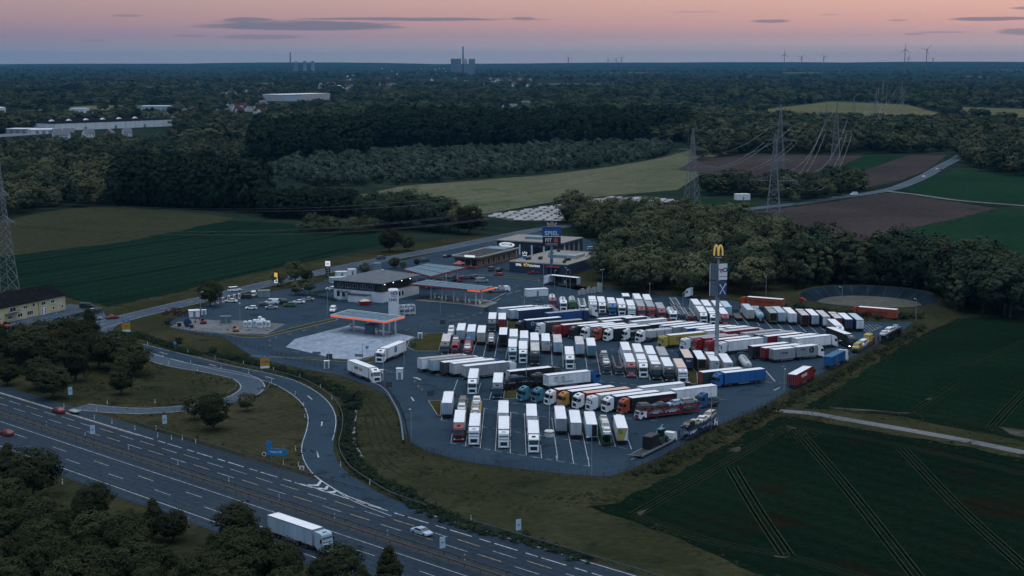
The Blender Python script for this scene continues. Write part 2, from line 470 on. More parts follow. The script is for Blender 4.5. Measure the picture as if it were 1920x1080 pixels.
# ------------------------------------------------------------------ the place, surveyed in metres (x right, y away, z up)
D = {}
D['trucks'] = [('semi',-12.48,367.1,-89.7,13.4,'W','w','DR','d','','white trailer behind a dark red lorry cab, front row near the pay gate'),('semi',-8.78,363.5,-90.1,13.4,'W','w','W','d','kgrille','white lorry with black grille, front row beside the dark red cab'),('semi',-1.9,360.5,-89.9,13.4,'W','w','W','d','','all white lorry alone between empty bays, nearer the pay gate than its twin'),('semi',-2.1,377,90.1,13.4,'W','w','W','frame','fridge','white trailer backed against the lone white lorry, fridge unit on its far end'),('semi',4.93,356.2,-90.1,13.4,'W','w','W','d','','frontmost white lorry, nearest the bottom fence, beside the white drum of the lamp mast'),('semi',4.75,373.8,89.9,13.4,'W','w','R','frame','','white trailer with red cab, backed against the frontmost white lorry'),('semi',-16.15,388.2,90.1,13.4,'W','w','W','lb','','white box trailer showing pale blue doors beside the grass corner'),('semi',11.66,370.8,90.1,13.4,'W','w','W','silver','fridge','white fridge trailer with shiny ribbed doors right behind the drum-based lamp mast'),('semi',15.02,366.6,89.9,13.4,'LG','w','LG','LG','','pale trailer with a grey roller door, second from the drum-based lamp mast'),('semi',18.62,364.9,90,13.4,'W','w','W','open','','white trailer with one rear door swung open onto a dark inside'),('semi',25.5,361.2,90.1,13.4,'W','w','DG','q','fridge','white trailer with a yellow triangle and letter Q on its doors'),('semi',17.24,401.2,-151,13.4,'R','w','W','d','','red trailer with white cab, first laden lorry beside the teal tractors'),('semi',20.5,399.1,-150.6,13.4,'DB','w','OY','d','','dark blue trailer pulled by an orange yellow cab'),('semi',24.3,397.1,-151,13.4,'R','o','W','d','','red trailer under an orange tarpaulin roof with white cab'),('semi',27.7,394.6,-151.3,13.4,'LG','w','W','d','','pale grey trailer with white cab, beside the orange tarpaulin roof'),('semi',31.6,393,-151.4,13.4,'DB','w','W','d','kgrille','white cab with round badge pulling a dark grey blue trailer'),('semi',35.5,391.1,-151.9,13.4,'K','w','OR','d','txt:LOGISTICS:R','black trailer pulled by an orange red cab'),('semi',39,403.7,27.9,13.4,'W','w','K','frame','','white trailer with black low cab, ending at the small grass island'),('trailer',47.1,400.6,29.3,13.4,'W','w',None,'frame','','white trailer parked without a tractor behind the blue bobtail'),('semi',14.97,419.8,27.9,13.4,'W','w','B','d','emblem','white trailer with two round emblems and a blue cab'),('semi',4.76,425.1,28.2,13.4,'K','w','DG','LG','','black curtain trailer with grey doors beside the dark car transporter'),('semi',63.2,423.1,-152.8,13.4,'B','w','B','d','','bright blue lorry and trailer on the open tarmac'),('semi',57.3,423.8,27.1,13.4,'DGN','w','DB','R','','dark green curtain trailer with red doors beside the bright blue lorry'),('semi',-20.5,443.4,28.3,13.4,'W','g','W','frame','','white reefer trailer with ribbed roof, outermost of the left cluster'),('semi',-17.29,441.2,27.9,13.4,'LB','br','W','LB','','pale blue trailer with a dirty brown roof in the left cluster'),('semi',-13.87,438.2,29.3,13.4,'DG','w','DG','K','','dark grey trailer with black doors, middle of the left cluster'),('semi',-11.12,436.5,29.8,13.4,'LG','w','B','LG','','silver grey trailer with blue cab in the left cluster'),('semi',-7.57,432.8,28.8,13.4,'G','w','W','LG','','long grey trailer with white cab, nearest of the left cluster'),('semi',-10.44,418.9,-90.8,13.4,'W','w','W','d','','white lorry standing on its own before the grey left cluster'),('semi',-3.72,413.1,-90.9,13.4,'W','w','DB','d','','white box behind a dark blue cab beside the square of grass'),('semi',-20.1,474.4,-89.9,13.4,'G','p','DG','d','','dark cab with a rusty patched roof at the corner of the grass plot'),('semi',-16.17,493.9,89.6,13.4,'W','w','W','lb','','white box trailer beyond the car transporter with a red van on top'),('semi',-12.82,491.6,89.6,13.4,'W','w','W','lb','','white box trailer beyond the transporter carrying the blue car'),('semi',-9.58,489.7,89.6,13.4,'LG','w','W','BE','','trailer with beige slatted doors between two painted bay lines'),('semi',-2.74,486.1,89.4,13.4,'K','w','R','openk','','trailer with open black rear and red bumper'),('semi',-6.5,516.1,-90.3,13.4,'G','w','DG','d','','dark grey lorry facing out beside the small dark red doors'),('semi',-3.24,515.3,90.1,13.4,'DR','w','R','DR','','trailer with plain dark red doors beside the small grass patch'),('semi',0.18,465.2,-90.1,13.4,'W','w','LB','d','','white lorry with pale blue cab in the middle double row'),('semi',0.51,482.9,89.8,13.4,'W','w','W','frame','','white trailer backed against the lorry with pale blue cab'),('semi',3.31,462,-90.3,13.4,'W','w','W','d','mark','white lorry with a red cross mark above its black front'),('semi',3.76,480.1,89.6,13.4,'W','w','O','frame','','white trailer with an orange patterned front end, in the middle double row'),('semi',6.93,476.3,89.7,13.4,'W','w','W','frame','','white trailer backed against the pinkish roofed lorry'),('semi',6.81,459.2,-90.4,13.4,'LG','p','K','d','','black cab lorry with a pinkish dirty roof in the middle double row'),('semi',10.32,474.9,89.6,13.4,'W','w','W','gd','','trailer with grey double doors and small black number plate mark'),('semi',13.87,472.8,89.6,13.4,'LG','p','W','LB','','blue grey trailer doors, next to the double doors with the black mark'),('semi',16.75,452.8,-90.7,13.4,'W','w','W','d','','white lorry with white cab standing alone below the grey doors'),('semi',20.4,469.4,89.4,13.4,'LG','p','W','LB','','pinkish roofed trailer with bluish grey doors left of the teal doors'),('semi',23.8,467.2,89.3,13.4,'W','w','DG','T','','white roofed trailer with teal blue doors'),('semi',33.5,441.8,-90.4,13.4,'W','w','R','d','','white trailer with red cab, first in the tight double row by the sign tower'),('semi',33.7,459.8,89.5,13.4,'W','w','W','frame','','white trailer backed against the red cab lorry of the tight double row'),('semi',36.9,440.8,-90.9,13.4,'W','w','W','d','seam','white lorry with pale cab, beside the red cab in the tight double row'),('semi',37.1,457,89.6,13.4,'W','w','W','frame','','second white trailer from the top end of the tight double row'),('semi',40.3,438.4,-90.3,13.4,'LG','w','K','d','seam','white trailer with black and white cab in the tight double row'),('semi',40.4,453.7,89.6,13.4,'W','w','W','frame','','third white trailer of the tight double row, backed against the black and white cab'),('semi',43.6,435.5,-90.3,13.4,'W','w','K','d','','white trailer with all black cab in the tight double row'),('semi',43.8,451.8,89.7,13.4,'G','g','G','G','','grey roofed trailer in the tight double row'),('semi',47,433.5,-90.3,13.4,'LG','o2','W','d','','white cab lorry with an orange rusty roof beside the grass strip'),('semi',50.5,448.1,89.8,13.4,'DB','o2','DB','DB','rtxt:DSV','dark blue doors with white lettering below an orange rusty roof'),('semi',54,445.8,89.6,13.4,'K','w','W','openy','','white roofed trailer with open black rear in a yellow frame'),('semi',57.4,443.4,89.5,13.4,'LG','w','W','gd','seam','pale trailer standing directly behind the sign tower pole'),('semi',60.8,440.8,89.7,13.4,'LG','w','W','gd','','pale grey trailer just past the sign tower pole'),('semi',10.05,510.5,-151.4,13.4,'DB','w','K','d','ring','dark navy trailer with round emblem and black cab'),('semi',16.79,506,-152.7,13.4,'DG','g','W','d','txt:SCHWERTE:W','charcoal trailer with small lettering and white cab'),('semi',21.9,501,-152.8,13.4,'R','w','R','d','','deep red lorry with red trailer in the slanted middle row'),('semi',27.1,499.2,-152.4,13.4,'K','w','K','d','','black lorry with dark trailer beside the deep red one'),('semi',30.8,497.9,-151.8,13.4,'G','w','W','d','','grey trailer with white cab in the slanted middle row'),('semi',34.5,496.2,-151.9,13.4,'DG','w','OR','d','','small orange cab with dark trailer wedged between two white cabs'),('semi',37.9,494.4,-152,13.4,'K','w','W','d','txt:HOFMEISTER:W','black trailer with white lettering and a white cab'),('semi',54,482.1,-151.9,13.4,'Y','w','Y','d','txt:DIS:DR','yellow lorry and trailer with dark red letters'),('semi',60.5,477.9,-152.4,13.4,'LG','g','W','d','','white cab with greyish roof next to the yellow lorry'),('semi',64,476.8,-152.6,13.4,'R','g','R','d','','first of two red cabs beside the sign tower'),('semi',67.3,474.1,-151.2,13.4,'R','w','R','d','','second of two red cabs, right behind the sign tower pole'),('semi',70.5,471.6,-150.3,13.4,'W','w','W','d','','all white lorry with its cab just past the sign tower pole'),('semi',1.39,535,28.4,13.4,'LB','w','W','LB','','pale blue grey trailer, nearest the filling station canopy'),('semi',4.9,531.4,28.9,13.4,'LB','w','W','LB','','pale blue trailer with a dark mark on its doors'),('semi',7.45,530.6,29.8,13.4,'DB','w','LG','LG','','blue trailer with silver doors beside the scrap trailers'),('semi',17.32,524.9,29.1,13.4,'B2','g','DB','DB','','royal blue trailer with navy cab behind the scrap trailers'),('semi',34.2,512.8,28.4,13.4,'DG','w','W','gd','','dark curtain trailer with white roof below the row of facing cabs'),('trailer',32.6,506.3,30.7,7.6,'DG','w',None,'DG','','short dark drawbar trailer with white roof'),('box',40.5,513.1,29,7.6,'DG','w','W','DG','','short dark grey box lorry with white cab'),('semi',44.5,507.6,29.4,13.4,'W','w','OR','frame','','white trailer with orange cab below the red cabs'),('semi',49.7,502,30.4,13.4,'K','w','W','YG','','black trailer with yellow green panel on its rear'),('semi',53.6,499.9,30.2,13.4,'B2','w','W','W','','blue trailer with pale lettered doors behind the yellow lorry'),('semi',56.7,497.2,30.4,13.4,'G','w','W','G','','slate grey trailer next to the blue one with pale doors'),('semi',60.6,494.7,30.1,13.4,'B2','w','G','G','','blue sided trailer beyond the yellow lorry'),('semi',64.6,493.5,30.1,13.4,'LG','w','W','LG','','pale trailer beyond the yellow lorry, close to the sign tower'),('trailer',63.8,488.5,30.3,7.6,'W','w',None,'frame','','short white drawbar trailer hidden behind the sign tower pole'),('box',71.6,493.7,29.3,7.6,'W','w','W','W','','white short box lorry beyond the sign tower'),('semi',71.8,489.1,30.2,13.4,'R','p','W','R','','long red trailer with white cab in the slanted field of roofs'),('semi',77.7,485.8,28.7,13.4,'LG','g','W','LG','','grey roofed trailer, next after the long red one'),('semi',81.4,483,29.2,13.4,'G','g','W','DG','','trailer with greyish white roof between grey roof and red doors'),('semi',83.7,480.2,28.8,13.4,'DR','w','W','LB','','trailer with a red side panel and blue grey doors'),('semi',88,478,29.9,13.4,'G','w','W','G','','grey sided trailer beside the biggest white one'),('semi',92,476.3,29.4,13.4,'W','w','W','W','','long white trailer with white cab nosing out to the drive lane'),('semi',76.8,463.1,28,13.4,'K','w','DG','K','','black box trailer in the near group of three'),('semi',79.9,460.4,28.3,13.4,'DR','w','W','DR','','red box trailer in the near group of three'),('box',87.1,460.7,28.7,7.6,'G','w','W','G','swirl','grey drawbar lorry with a dark circular emblem, nearest of the group of three'),('trailer',79.7,456.5,27.6,7.6,'G','w',None,'G','txt:STORK:DB','grey lettered drawbar trailer coupled behind the emblem lorry'),('semi',28.6,553.5,-90.7,13.4,'W','w','W','d','seam','white lorry in the top row beside the pale car transporter cab'),('semi',31.7,552.5,-90.6,13.4,'W','w','W','d','redb','white lorry with a red bumper in the top row'),('semi',35.1,550,-90.4,13.4,'W','w','B','d','seam','white trailer with blue cab in the top row'),('semi',38.3,548,-90.7,13.4,'W','w','W','d','','white lorry with blue bumper markings in the top row'),('semi',41.4,544.4,-90.6,13.4,'W','w','W','d','','white lorry with pale grey cab next to the two grey roofs'),('semi',44.7,543.1,-90.5,13.4,'G','g','R','d','','red cab with dull grey roof, first of the three red cabs in the top row'),('semi',45,559.4,89.8,13.4,'W','w','W','frame','','white trailer backed against the first grey roof of the top row'),('semi',48,542.1,-90.4,13.4,'G','g','R','d','','red cab with dull grey roof, second of the three red cabs in the top row'),('semi',48.4,557.7,89.5,13.4,'W','w','W','frame','','white trailer backed against the second grey roof of the top row'),('semi',51.2,538.2,-90.7,13.4,'G','g','R','d','','red cab with pale grey roof, third of the three red cabs in the top row'),('trailer',41.1,563.2,90,7.6,'G','w','W','DG','','small white roofed box beyond the top row, by the bollards'),('semi',64.5,530.2,-90.9,13.4,'LG','w','W','d','','white cab lorry past the two grey empty transporters'),('semi',64.6,546.4,89.9,13.4,'LG','w','W','frame','','pale trailer backed against the white cab past the grey transporters'),('semi',67.5,526.9,-91.1,13.4,'DG','w','W','d','seam','white cab with two part roof just before the sign tower pole'),('semi',67.9,544,89.2,13.4,'W','w','W','frame','','pale roof just beyond the two part roof by the sign tower pole'),('semi',71.3,526.6,-90.9,13.4,'W','w','R','d','','red cab right beside the sign tower pole in the top row'),('semi',71.5,542.6,89.6,13.4,'LB','w','W','LB','','pale bluish roof behind the red cab by the sign tower pole'),('semi',74.4,541.3,89.8,13.4,'LB','lb','W','LB','','pale blue container trailer beside the empty flatbed'),('semi',81.2,534.9,89.9,13.4,'LG','lb','W','BE','','silver trailer with banded doors beside the round tank'),('semi',88,528.5,88.7,13.4,'DG','g','DG','openy','seam','trailer with dark open rear beside the round tank'),('semi',90.9,529.1,89.3,13.4,'LG','lb','W','LB','','pale blue grey trailer between the dark open rear and the white doors'),('semi',94.2,527,89.9,13.4,'W','w','W','W','','white trailer with bright white doors below the orange red lorry'),('semi',97.8,523.7,89.3,13.4,'DG','p','DR','openr','seam','trailer with a red framed black rear'),('semi',101,523.2,89.3,13.4,'DG','w','W','LB','','white roofed trailer with bluish doors after the red framed rear'),('semi',104.2,520.5,89.3,13.4,'DB','p','W','W','','pinkish roofed trailer with white doors near the end of the far row'),('semi',107.6,517.4,88.7,13.4,'K','p','R','R','seam','dark red doors near the end of the far row'),('semi',110.5,515.2,89.2,13.4,'DB','w','DB','DB','','navy trailer with navy doors, second from the end of the far row'),('semi',113.9,514.1,89.4,13.4,'DB','lb','W','W','','navy sided trailer with white doors, last of the far row by the hatched zone'),('semi',104.6,502.7,-90.6,13.4,'G','w','W','d','','white fronted lorry nosing out of the far row'),('semi',102.7,487.1,-76.2,13.4,'K','w','K','d','lights','black lorry with its headlights on pulling out of the far row'),('semi',90.6,555.8,150,13.4,'OR2','w','OR','d','txt:Spedition Holzkamp:DR','orange red lorry with dark script, beside the wood'),('semi',125.5,532.7,150,13.4,'OR2','w','OR','d','txt:Spedition Holzkamp:DR','orange red lorry with dark script, beside the dry pond'),('container',93.6,448.9,60.2,12.2,'B3','cb','W','B3','','blue steel container on a lorry with white cab along the fence'),('semi',78.8,423,61.4,13.4,'DR','w','DR','DR','txt:WERNERS:W','red lorry with white lettering along the fence'),('semi',-42.1,432.9,-58.7,13.4,'W','w','W','d','disc','white lorry with dark lettering and a yellow disc at the pay gate'),('semi',-35.5,462.3,-110.8,13.4,'W','w','W','d','bdisc','white lorry with a blue round emblem leaving the fuel apron'),('curtain',20.8,612.6,141.6,13.4,'K','w','W','d','','lorry with its curtain side rolled open below the tall blue sign')]
D['areas'] = {'lot':[(-84.5,479),(-76.4,461.4),(-61.6,446.6),(-48.1,435),(-37.7,419.6),(-30.9,402),(-27.8,385.8),(-25.4,369.7),(-23.9,357.9),(-19.4,348.8),(-13.1,342.1),(-7,337.4),(4.6,331.5),(16,327.1),(20.7,326.6),(25.5,332.4),(33.5,344),(47.5,370.3),(62.5,392.5),(78.8,422.5),(102.2,463.1),(127.5,508),(135.6,524.9),(136.1,542.9),(119.3,542.9),(113.5,551.2),(99.4,557.2),(84.4,572.3),(68.1,584.2),(48.8,593.8),(37.5,608),(28.6,596.5),(16.9,615.3),(10.9,635.3),(24.5,651.5),(43.7,672.1),(49.8,729.7),(41.6,762.2),(34.7,783.2),(11.1,812.9),(-8,780.8),(-25.4,744.5),(-47.4,694),(-61,686.6),(-70.8,646.6),(-76.8,622.8),(-90.6,600.8),(-104.4,585.5),(-111.4,564.7),(-115.6,542.9),(-115.8,524.9),(-110.9,512.1),(-92.5,497.9)],'apron':[(-70.1,479.9),(-69.2,494),(-54.6,520.5),(-46,514.2),(-31.2,497.9),(-33.6,490.2),(-41.2,466.5),(-47.9,455.5)],'pump_pavement':[(-36,575.8),(-30.2,583.2),(-9.7,577.3),(-5.2,570.1),(-10,558.9),(-18.1,565.8),(-27,570.9)],'yellow_house_yard':[(-169.9,526),(-162,490.2),(-146.8,490.2),(-139.9,536),(-147.9,559.7),(-161.5,567.2),(-167.8,542.9)],'work_yard':[(-114.1,517),(-110.9,534),(-100.8,530.3),(-91.9,530.3),(-76.3,522.9),(-79.6,503.2),(-91.4,504.4),(-102.4,507.7)],'grass_plot':[(-32.6,490.2),(-27.8,504.4),(-22.2,505.5),(-22.4,472.8),(-29.7,472.8),(-32.5,479.8)],'grass_a':[(-1.9,420.7),(1.6,419.9),(1.2,404.8),(-2.2,404.4)],'grass_b':[(-1.4,529),(1.4,527.8),(1.6,513.5),(-1.5,514.6)],'grass_c':[(50.3,442.2),(52.7,440.5),(51.1,425),(49.3,423.5),(48.8,428.7)],'grass_d':[(-21.8,401.9),(-18.4,402.3),(-18.3,396.9),(-17.8,384.6),(-18.7,385.4)],'grass_e':[(-78.5,464.8),(-43.6,458.4),(-40.8,466.9),(-40.2,456.5),(-42.4,453.8)],'grass_f':[(-16.1,647.6),(2.2,635.5),(11,626.7),(10.7,631),(-0.3,641.5)],'grass_s':[(-95.6,504.4),(-86.2,496.6),(-79.7,496.6),(-66.2,519.4),(-59.6,531.5),(-60.9,535.2),(-72.5,515.8),(-79.9,499.9)]}
D['roads'] = {'slip_road_entry':([(-130.4,496),(-116.4,480.8),(-100.9,464.8),(-83.2,446.6),(-72.5,437.2),(-63.4,426.8),(-56.2,413.4),(-50.8,398.8),(-47.4,383.4),(-45.9,368.6),(-45.1,354.4),(-43.3,343),(-39.9,331),(-35.3,321.1),(-29.2,309.7),(-20.9,299.4)],7.5),'slip_road_exit':([(-111,395.6),(-103.2,391.9),(-93.2,390.1),(-84.2,393.1),(-77.1,397.5),(-72.7,404),(-70.5,412.7),(-70.7,421),(-74,430.5),(-79.3,437.2),(-85.6,442.7),(-96.4,450.6),(-106.6,461.4),(-115.8,473.6),(-129,493.1)],7),'country_road':([(-155.5,470),(-150.4,485.5),(-144.5,499.9),(-137.1,524.9),(-131.8,540.6),(-125.7,554.8),(-119.2,569.8),(-112.1,584.2),(-103.6,605.1),(-94.3,625.9),(-84.1,646.6),(-73.1,668.6),(-61.3,690.3),(-48.6,711.4),(-35.1,733.9),(-20.7,760),(-5.4,788),(11.1,818.1),(28.6,839.5),(46.8,859.1),(72.1,882.7),(101.5,904.4),(119.5,917.2),(140.2,937.2),(154.6,951),(179.2,976.2),(205.6,1010.6),(229.3,1039),(258,1078),(283.6,1129.7),(319.4,1214.3),(359.7,1319.1),(396.8,1412.2),(423.5,1484.7)],9.5),'yard_lane':([(-130.4,496),(-135.9,510),(-137.1,524.9)],9),'exit_lane':([(-36.6,423.9),(-31.4,413.4),(-27.2,398.5),(-24.5,381.7),(-22.5,364.8)],7),'farm_track':([(67,390.7),(75.2,387.6),(84.2,379.3),(94.9,369.7),(105,360),(116.4,346.9)],3.6),'far_lane':([(254,1069.1),(268.2,1039),(284,995),(314.3,958.1)],5),'far_lane_b':([(291,1593.6),(344.9,1593.6),(394,1574.3),(439.4,1546.3)],6)}
D['fields'] = {'crop_field':[(-236,697.8),(-188.9,769.1),(-157.1,870.7),(-128.3,856.2),(-90.3,828.7),(-64.3,785.6),(-61.9,755.5),(-78.4,717.4),(-93.1,681.1),(-107,651.5),(-119.4,622.8),(-132.8,586.9),(-146.3,560.9),(-165.1,580.2),(-173.7,596.5),(-211.1,622.8)],'stubble_field':[(-283,839.5),(-276.9,904.4),(-266.4,944.1),(-245.7,951),(-197.9,923.8),(-156.7,885.7),(-157.1,870.7),(-188.9,769.1),(-236,697.8)],'meadow':[(-109.9,1010.6),(-75.7,1115.1),(-23.7,1165.2),(33.4,1231.6),(84.9,1319.1),(136,1435.6),(206.9,1654.2),(250.9,1613.3),(166.4,1404.6),(143.4,1208.6),(113.4,1078),(66.8,1034.8),(26.8,987.4),(-16.9,904.4),(-49.9,917.2),(-83.5,944.1)],'far_meadow':[(469,2899.8),(692.9,3429.3),(792.8,3180.5),(718.5,2664.4),(645.2,2332.7),(491.6,2142.1),(390.4,2142.1),(384.5,2375)],'far_meadow_b':[(848.3,3033.7),(947.2,2868.1),(799.4,2418.8),(725.1,2560.5)],'ploughed_field':[(111.5,885.7),(136.8,914),(175.2,954.6),(200.6,983.6),(240.9,1043.2),(254.6,1056),(272.5,1002.7),(291.1,940.6),(248.5,879.6),(207.6,823.3),(167.9,769.1),(142.5,773.7),(116,810.4)],'ploughed_field_far':[(134.5,1280.1),(170.1,1435.6),(219.8,1476.2),(327.9,1467.9),(279.8,1332.6),(221.3,1208.6),(176.2,1181.1)],'fallow_strip':[(327.9,1467.9),(367.6,1467.9),(283.5,1267.6),(250,1208.6),(260.2,1280.1)],'ploughed_field_strip':[(367.6,1467.9),(407.1,1476.2),(338.3,1280.1),(288.5,1165.2),(247.4,1096.2),(250.7,1154.8),(283.5,1267.6)],'green_field':[(269.3,1087),(306.3,1165.2),(358.3,1273.9),(421.2,1255.4),(321.3,954.6),(290.8,983.6),(270.3,1047.4)],'green_field_b':[(203.5,818.1),(247.7,876.7),(293.2,937.2),(316.6,940.6),(239.9,709.4),(211.8,721.4),(205.8,773.7)],'wheat_field':[(73.5,393.1),(90.8,423.9),(118.1,476.3),(136.3,508),(152.2,533.7),(166.4,538.3),(182.6,531.5),(122.6,352.8),(114,364.8),(97.9,381.7),(84.2,391.9)],'wheat_field_near':[(15.9,303.9),(21.5,307.7),(40,338.3),(56,366.4),(68.2,385.8),(78.1,375.3),(90.9,363.7),(103.3,353.8),(118.1,339.2),(89.2,253.1),(48.2,253.1),(32.4,279.5),(22.7,294.4)],'film_covered_field':[(-18.3,898),(0,923.8),(33.3,979.9),(66.3,1026.6),(93.1,1014.5),(111.1,991.2),(103.5,951),(67.7,904.4),(29.5,867.8),(0,867.8)],'far_green_patch':[(120.2,1010.6),(144.3,987.4),(150.9,944.1),(119.4,923.8),(105.2,937.2),(108.3,965.3)],'pale_strip':[(-1312.6,4194.2),(-1289.3,4404.6),(-1135.4,4064.8),(-1176.8,3884.9)],'pale_strip_b':[(-997.3,3568.9),(-950.1,3617.9),(-808.3,3429.3),(-844.7,3300.2)],'verge_meadow':[(-104,384.6),(-84.6,387.6),(-72.8,396.9),(-67.5,406.6),(-67.9,427.5),(-58.6,413.4),(-52.9,396.9),(-49.9,378.8),(-48.3,351.8),(-47,332.8),(-57.1,342.1),(-69,354.4),(-84.8,370.3)],'verge_meadow_b':[(-107.8,427.5),(-103.5,454.7),(-84,434.2),(-77.4,422.5),(-75.9,410),(-82.4,403.3),(-92.4,398.2),(-105.3,400.1),(-116.8,406.6)]}
D['tram'] = [[(24.2,298.6),(47.2,338.6),(67.5,374.3)],[(24.1,297.7),(36.5,281.2),(49.3,272.2),(61.1,259.3)],[(47.9,334.7),(48.4,300.5),(49.4,272.8)],[(68.6,371.2),(69.6,313.7),(69.7,259.3)],[(89.3,352),(88.8,302.1),(89.8,264.8)],[(67.5,374.3),(86.3,357.5),(102.4,339.6),(110.2,328)],[(81.4,396.5),(89,410.5),(100,427)],[(99.9,386),(109.2,402),(124,427)],[(116.3,372.4),(126.5,392.5),(138.3,414.9)],[(81.1,395.2),(87.9,388.6),(105.9,385.3),(116.7,370),(120.8,360.8)],[(122,443.1),(135.9,455.2),(163,491.3)]]
D['tram_far'] = [[(-207.5,638.5),(-178.3,686.6),(-137.8,762.2),(-112.2,823.3)],[(-185.2,600.8),(-157,646.6),(-124.2,713.4),(-87,797.8)],[(-152.4,569.8),(-131.2,608),(-101.6,675.7),(-76.4,746.7)],[(-225.2,672.1),(-193.2,725.5),(-153.7,805.3),(-139,850.6)]]
D['soil'] = [[(81.5,397.4),(83.2,394.1),(91.5,392),(99.8,390.4),(98.3,388.9),(88.1,389.6),(83.2,391.2)],[(117.4,372.4),(123.3,370),(121.5,361.9),(118.3,366.5)],[(24.3,299.7),(27.1,303.7),(26.4,300.5),(24.6,297.7)],[(47.6,274.1),(49.9,273.3),(49.3,272.3),(48.1,272.6)],[(65.5,371.9),(67.7,375.3),(69.4,372.4),(66.9,370.7)],[(49.4,351),(52.7,352),(51.5,347.8),(49.3,348.2)],[(109.7,404),(112.9,406.8),(110.9,402.8)]]
D['lines'] = [(-14.2,356.5,-14.2,368.9,0.14,0),(-10.7,354,-10.6,368.9,0.14,0),(-7.3,351.6,-7.1,393.2,0.14,0),(-3.8,349,-3.6,391.4,0.14,0),(-0.4,347.1,-0.3,389.5,0.14,0),(3.2,344.8,3.1,387.3,0.14,0),(6.6,342.2,6.5,384.1,0.14,0),(-17.5,379.8,-14.4,377.7,0.12,1),(-17.5,379.8,-17.4,383.7,0.14,0),(-14.2,356.2,6.6,342,0.14,1),(-7.4,373,7.5,363.1,0.12,1),(-7.8,404.4,8.2,394.7,0.12,1),(-7.6,393.6,6.5,384.1,0.12,1),(9.9,382.3,10.2,342.1,0.14,0),(13.4,366.9,13.6,342.1,0.14,0),(16.8,366.9,16.9,342.1,0.14,0),(20.3,363.3,20.4,354.6,0.14,0),(23.8,366.9,23.8,352.7,0.14,0),(27.2,361,27.3,350.2,0.14,0),(6.6,363.9,27.2,350.4,0.12,1),(6.7,384.3,9.9,382.3,0.12,1),(4.8,343.5,16.9,335.2,0.14,1),(9.9,344.5,10,340,0.14,0),(13.5,343.5,13.6,337.8,0.14,0),(17,343.5,16.9,335.2,0.14,0),(-11.3,489.1,-12,466.9,0.14,0),(-8,488.1,-8.6,464,0.14,0),(-4.4,498.8,-5.2,463.1,0.14,0),(-1.3,480.8,-1.9,460.3,0.14,0),(-5.1,475.8,-1.3,473.8,0.12,1),(12.3,485.8,11.7,450.4,0.14,0),(15.8,484.9,14.8,447.1,0.14,0),(18.9,471.6,18.3,443.8,0.14,0),(22.4,481,21.6,443.8,0.14,0),(25.8,479.1,25,437.7,0.14,0),(28.4,444.6,28.2,436.5,0.14,0),(31.9,444.6,31.6,433.4,0.14,0),(35.5,441.4,35,431.1,0.14,0),(38.8,437.3,38.5,429.9,0.14,0),(32.6,473.9,32.2,459,0.14,0),(38.6,441.4,38.4,429.1,0.14,0),(41.9,437.3,41.8,427.2,0.14,0),(52.3,447.1,52.3,440.5,0.14,0),(25,438.1,38.5,429.9,0.12,1),(18.8,461.7,25,456,0.12,1),(30,475.8,32.6,473.9,0.12,1),(24.1,428,34,422,0.14,1),(76.4,541,76.1,521.2,0.14,0),(79.6,535,79.5,520.1,0.14,0),(83.1,530.3,82.9,519,0.14,0),(86.3,531.5,86.2,513.5,0.14,0),(89.6,525.7,89.5,511.3,0.14,0),(93,526.9,92.7,508.6,0.14,0),(96.1,523.5,96.2,507,0.14,0),(99.4,520.1,99.5,504.9,0.14,0),(102.7,517.9,102.7,507,0.14,0),(118.7,522.3,118.5,509.4,0.14,0),(120,522.9,119.9,511.7,0.14,0),(121.1,522.3,121.5,514.6,0.14,0),(122.2,522.3,123.3,517.6,0.14,0),(117.6,518.8,117.3,507.2,0.14,0),(116.1,512.9,116,505.5,0.14,0),(116,505.5,123.4,517.6,0.14,0),(-15.1,430,-15.7,414.9,0.14,0),(-8.6,425.5,-9.1,411.5,0.14,0),(-5.3,418.4,-5.9,403.7,0.14,0),(-7.6,404.4,-2.2,401.9,0.12,1),(-24.3,439.2,-12.6,430.4,0.12,1),(-26.9,432.9,-25.3,429.6,0.3,0),(-27.7,433.1,-25.3,429,0.35,0),(-26.6,406.6,-25.6,402,0.35,0),(72.6,443.1,72.8,427.1,0.25,0),(70,426.3,75.3,424.7,0.14,1),(70.5,415.3,72.9,419.2,0.3,0),(52.5,407.4,56.1,405,0.14,1),(51.2,401.9,55.9,403.9,0.14,1),(71.9,460.3,76.1,455.6,0.14,1),(78.3,448.7,79.1,448.7,0.3,0),(28.1,381.8,35.7,379,0.12,1),(30.1,381.1,47.6,387.6,0.12,1),(26.5,341,28.8,344.7,0.2,0),(-8.4,573.6,-0.6,601.7,0.2,0),(-6.5,572.4,-4.3,579.8,0.2,0),(-2,589.9,0.1,596.4,0.2,0),(-0.6,605.7,2.5,613.9,0.15,1),(0.9,596.4,3.4,601.7,0.2,0),(-21.7,401.7,-18.7,385.4,0.12,0),(0,388.6,3,386.6,0.12,1),(48.5,474.6,50.2,471.8,0.12,1)]
D['chevrons'] = [[(-40.6,323.5),(-40.1,322.8),(-40.3,319),(-42.6,319.5),(-42.9,320.2),(-40.9,320.3)],[(-38.7,319.3),(-38.2,318.6),(-38.3,316.2),(-40.7,317),(-40.9,317.7),(-38.9,317.5)],[(-36.6,315.7),(-36.1,315),(-36.4,313.7),(-37.8,314.2),(-38.1,314.9),(-37,314.9)]]
D['gore'] = [(-42.3,327.3),(-38.5,319.8),(-33.4,311.2),(-25.9,302.6)]
D['gore2'] = [(-44.5,320.9),(-41,317.7),(-37.8,314.2),(-35.4,311.7)]
D['pond'] = ((129.7,566),(24,27))
D['dash0'] = (0,0)
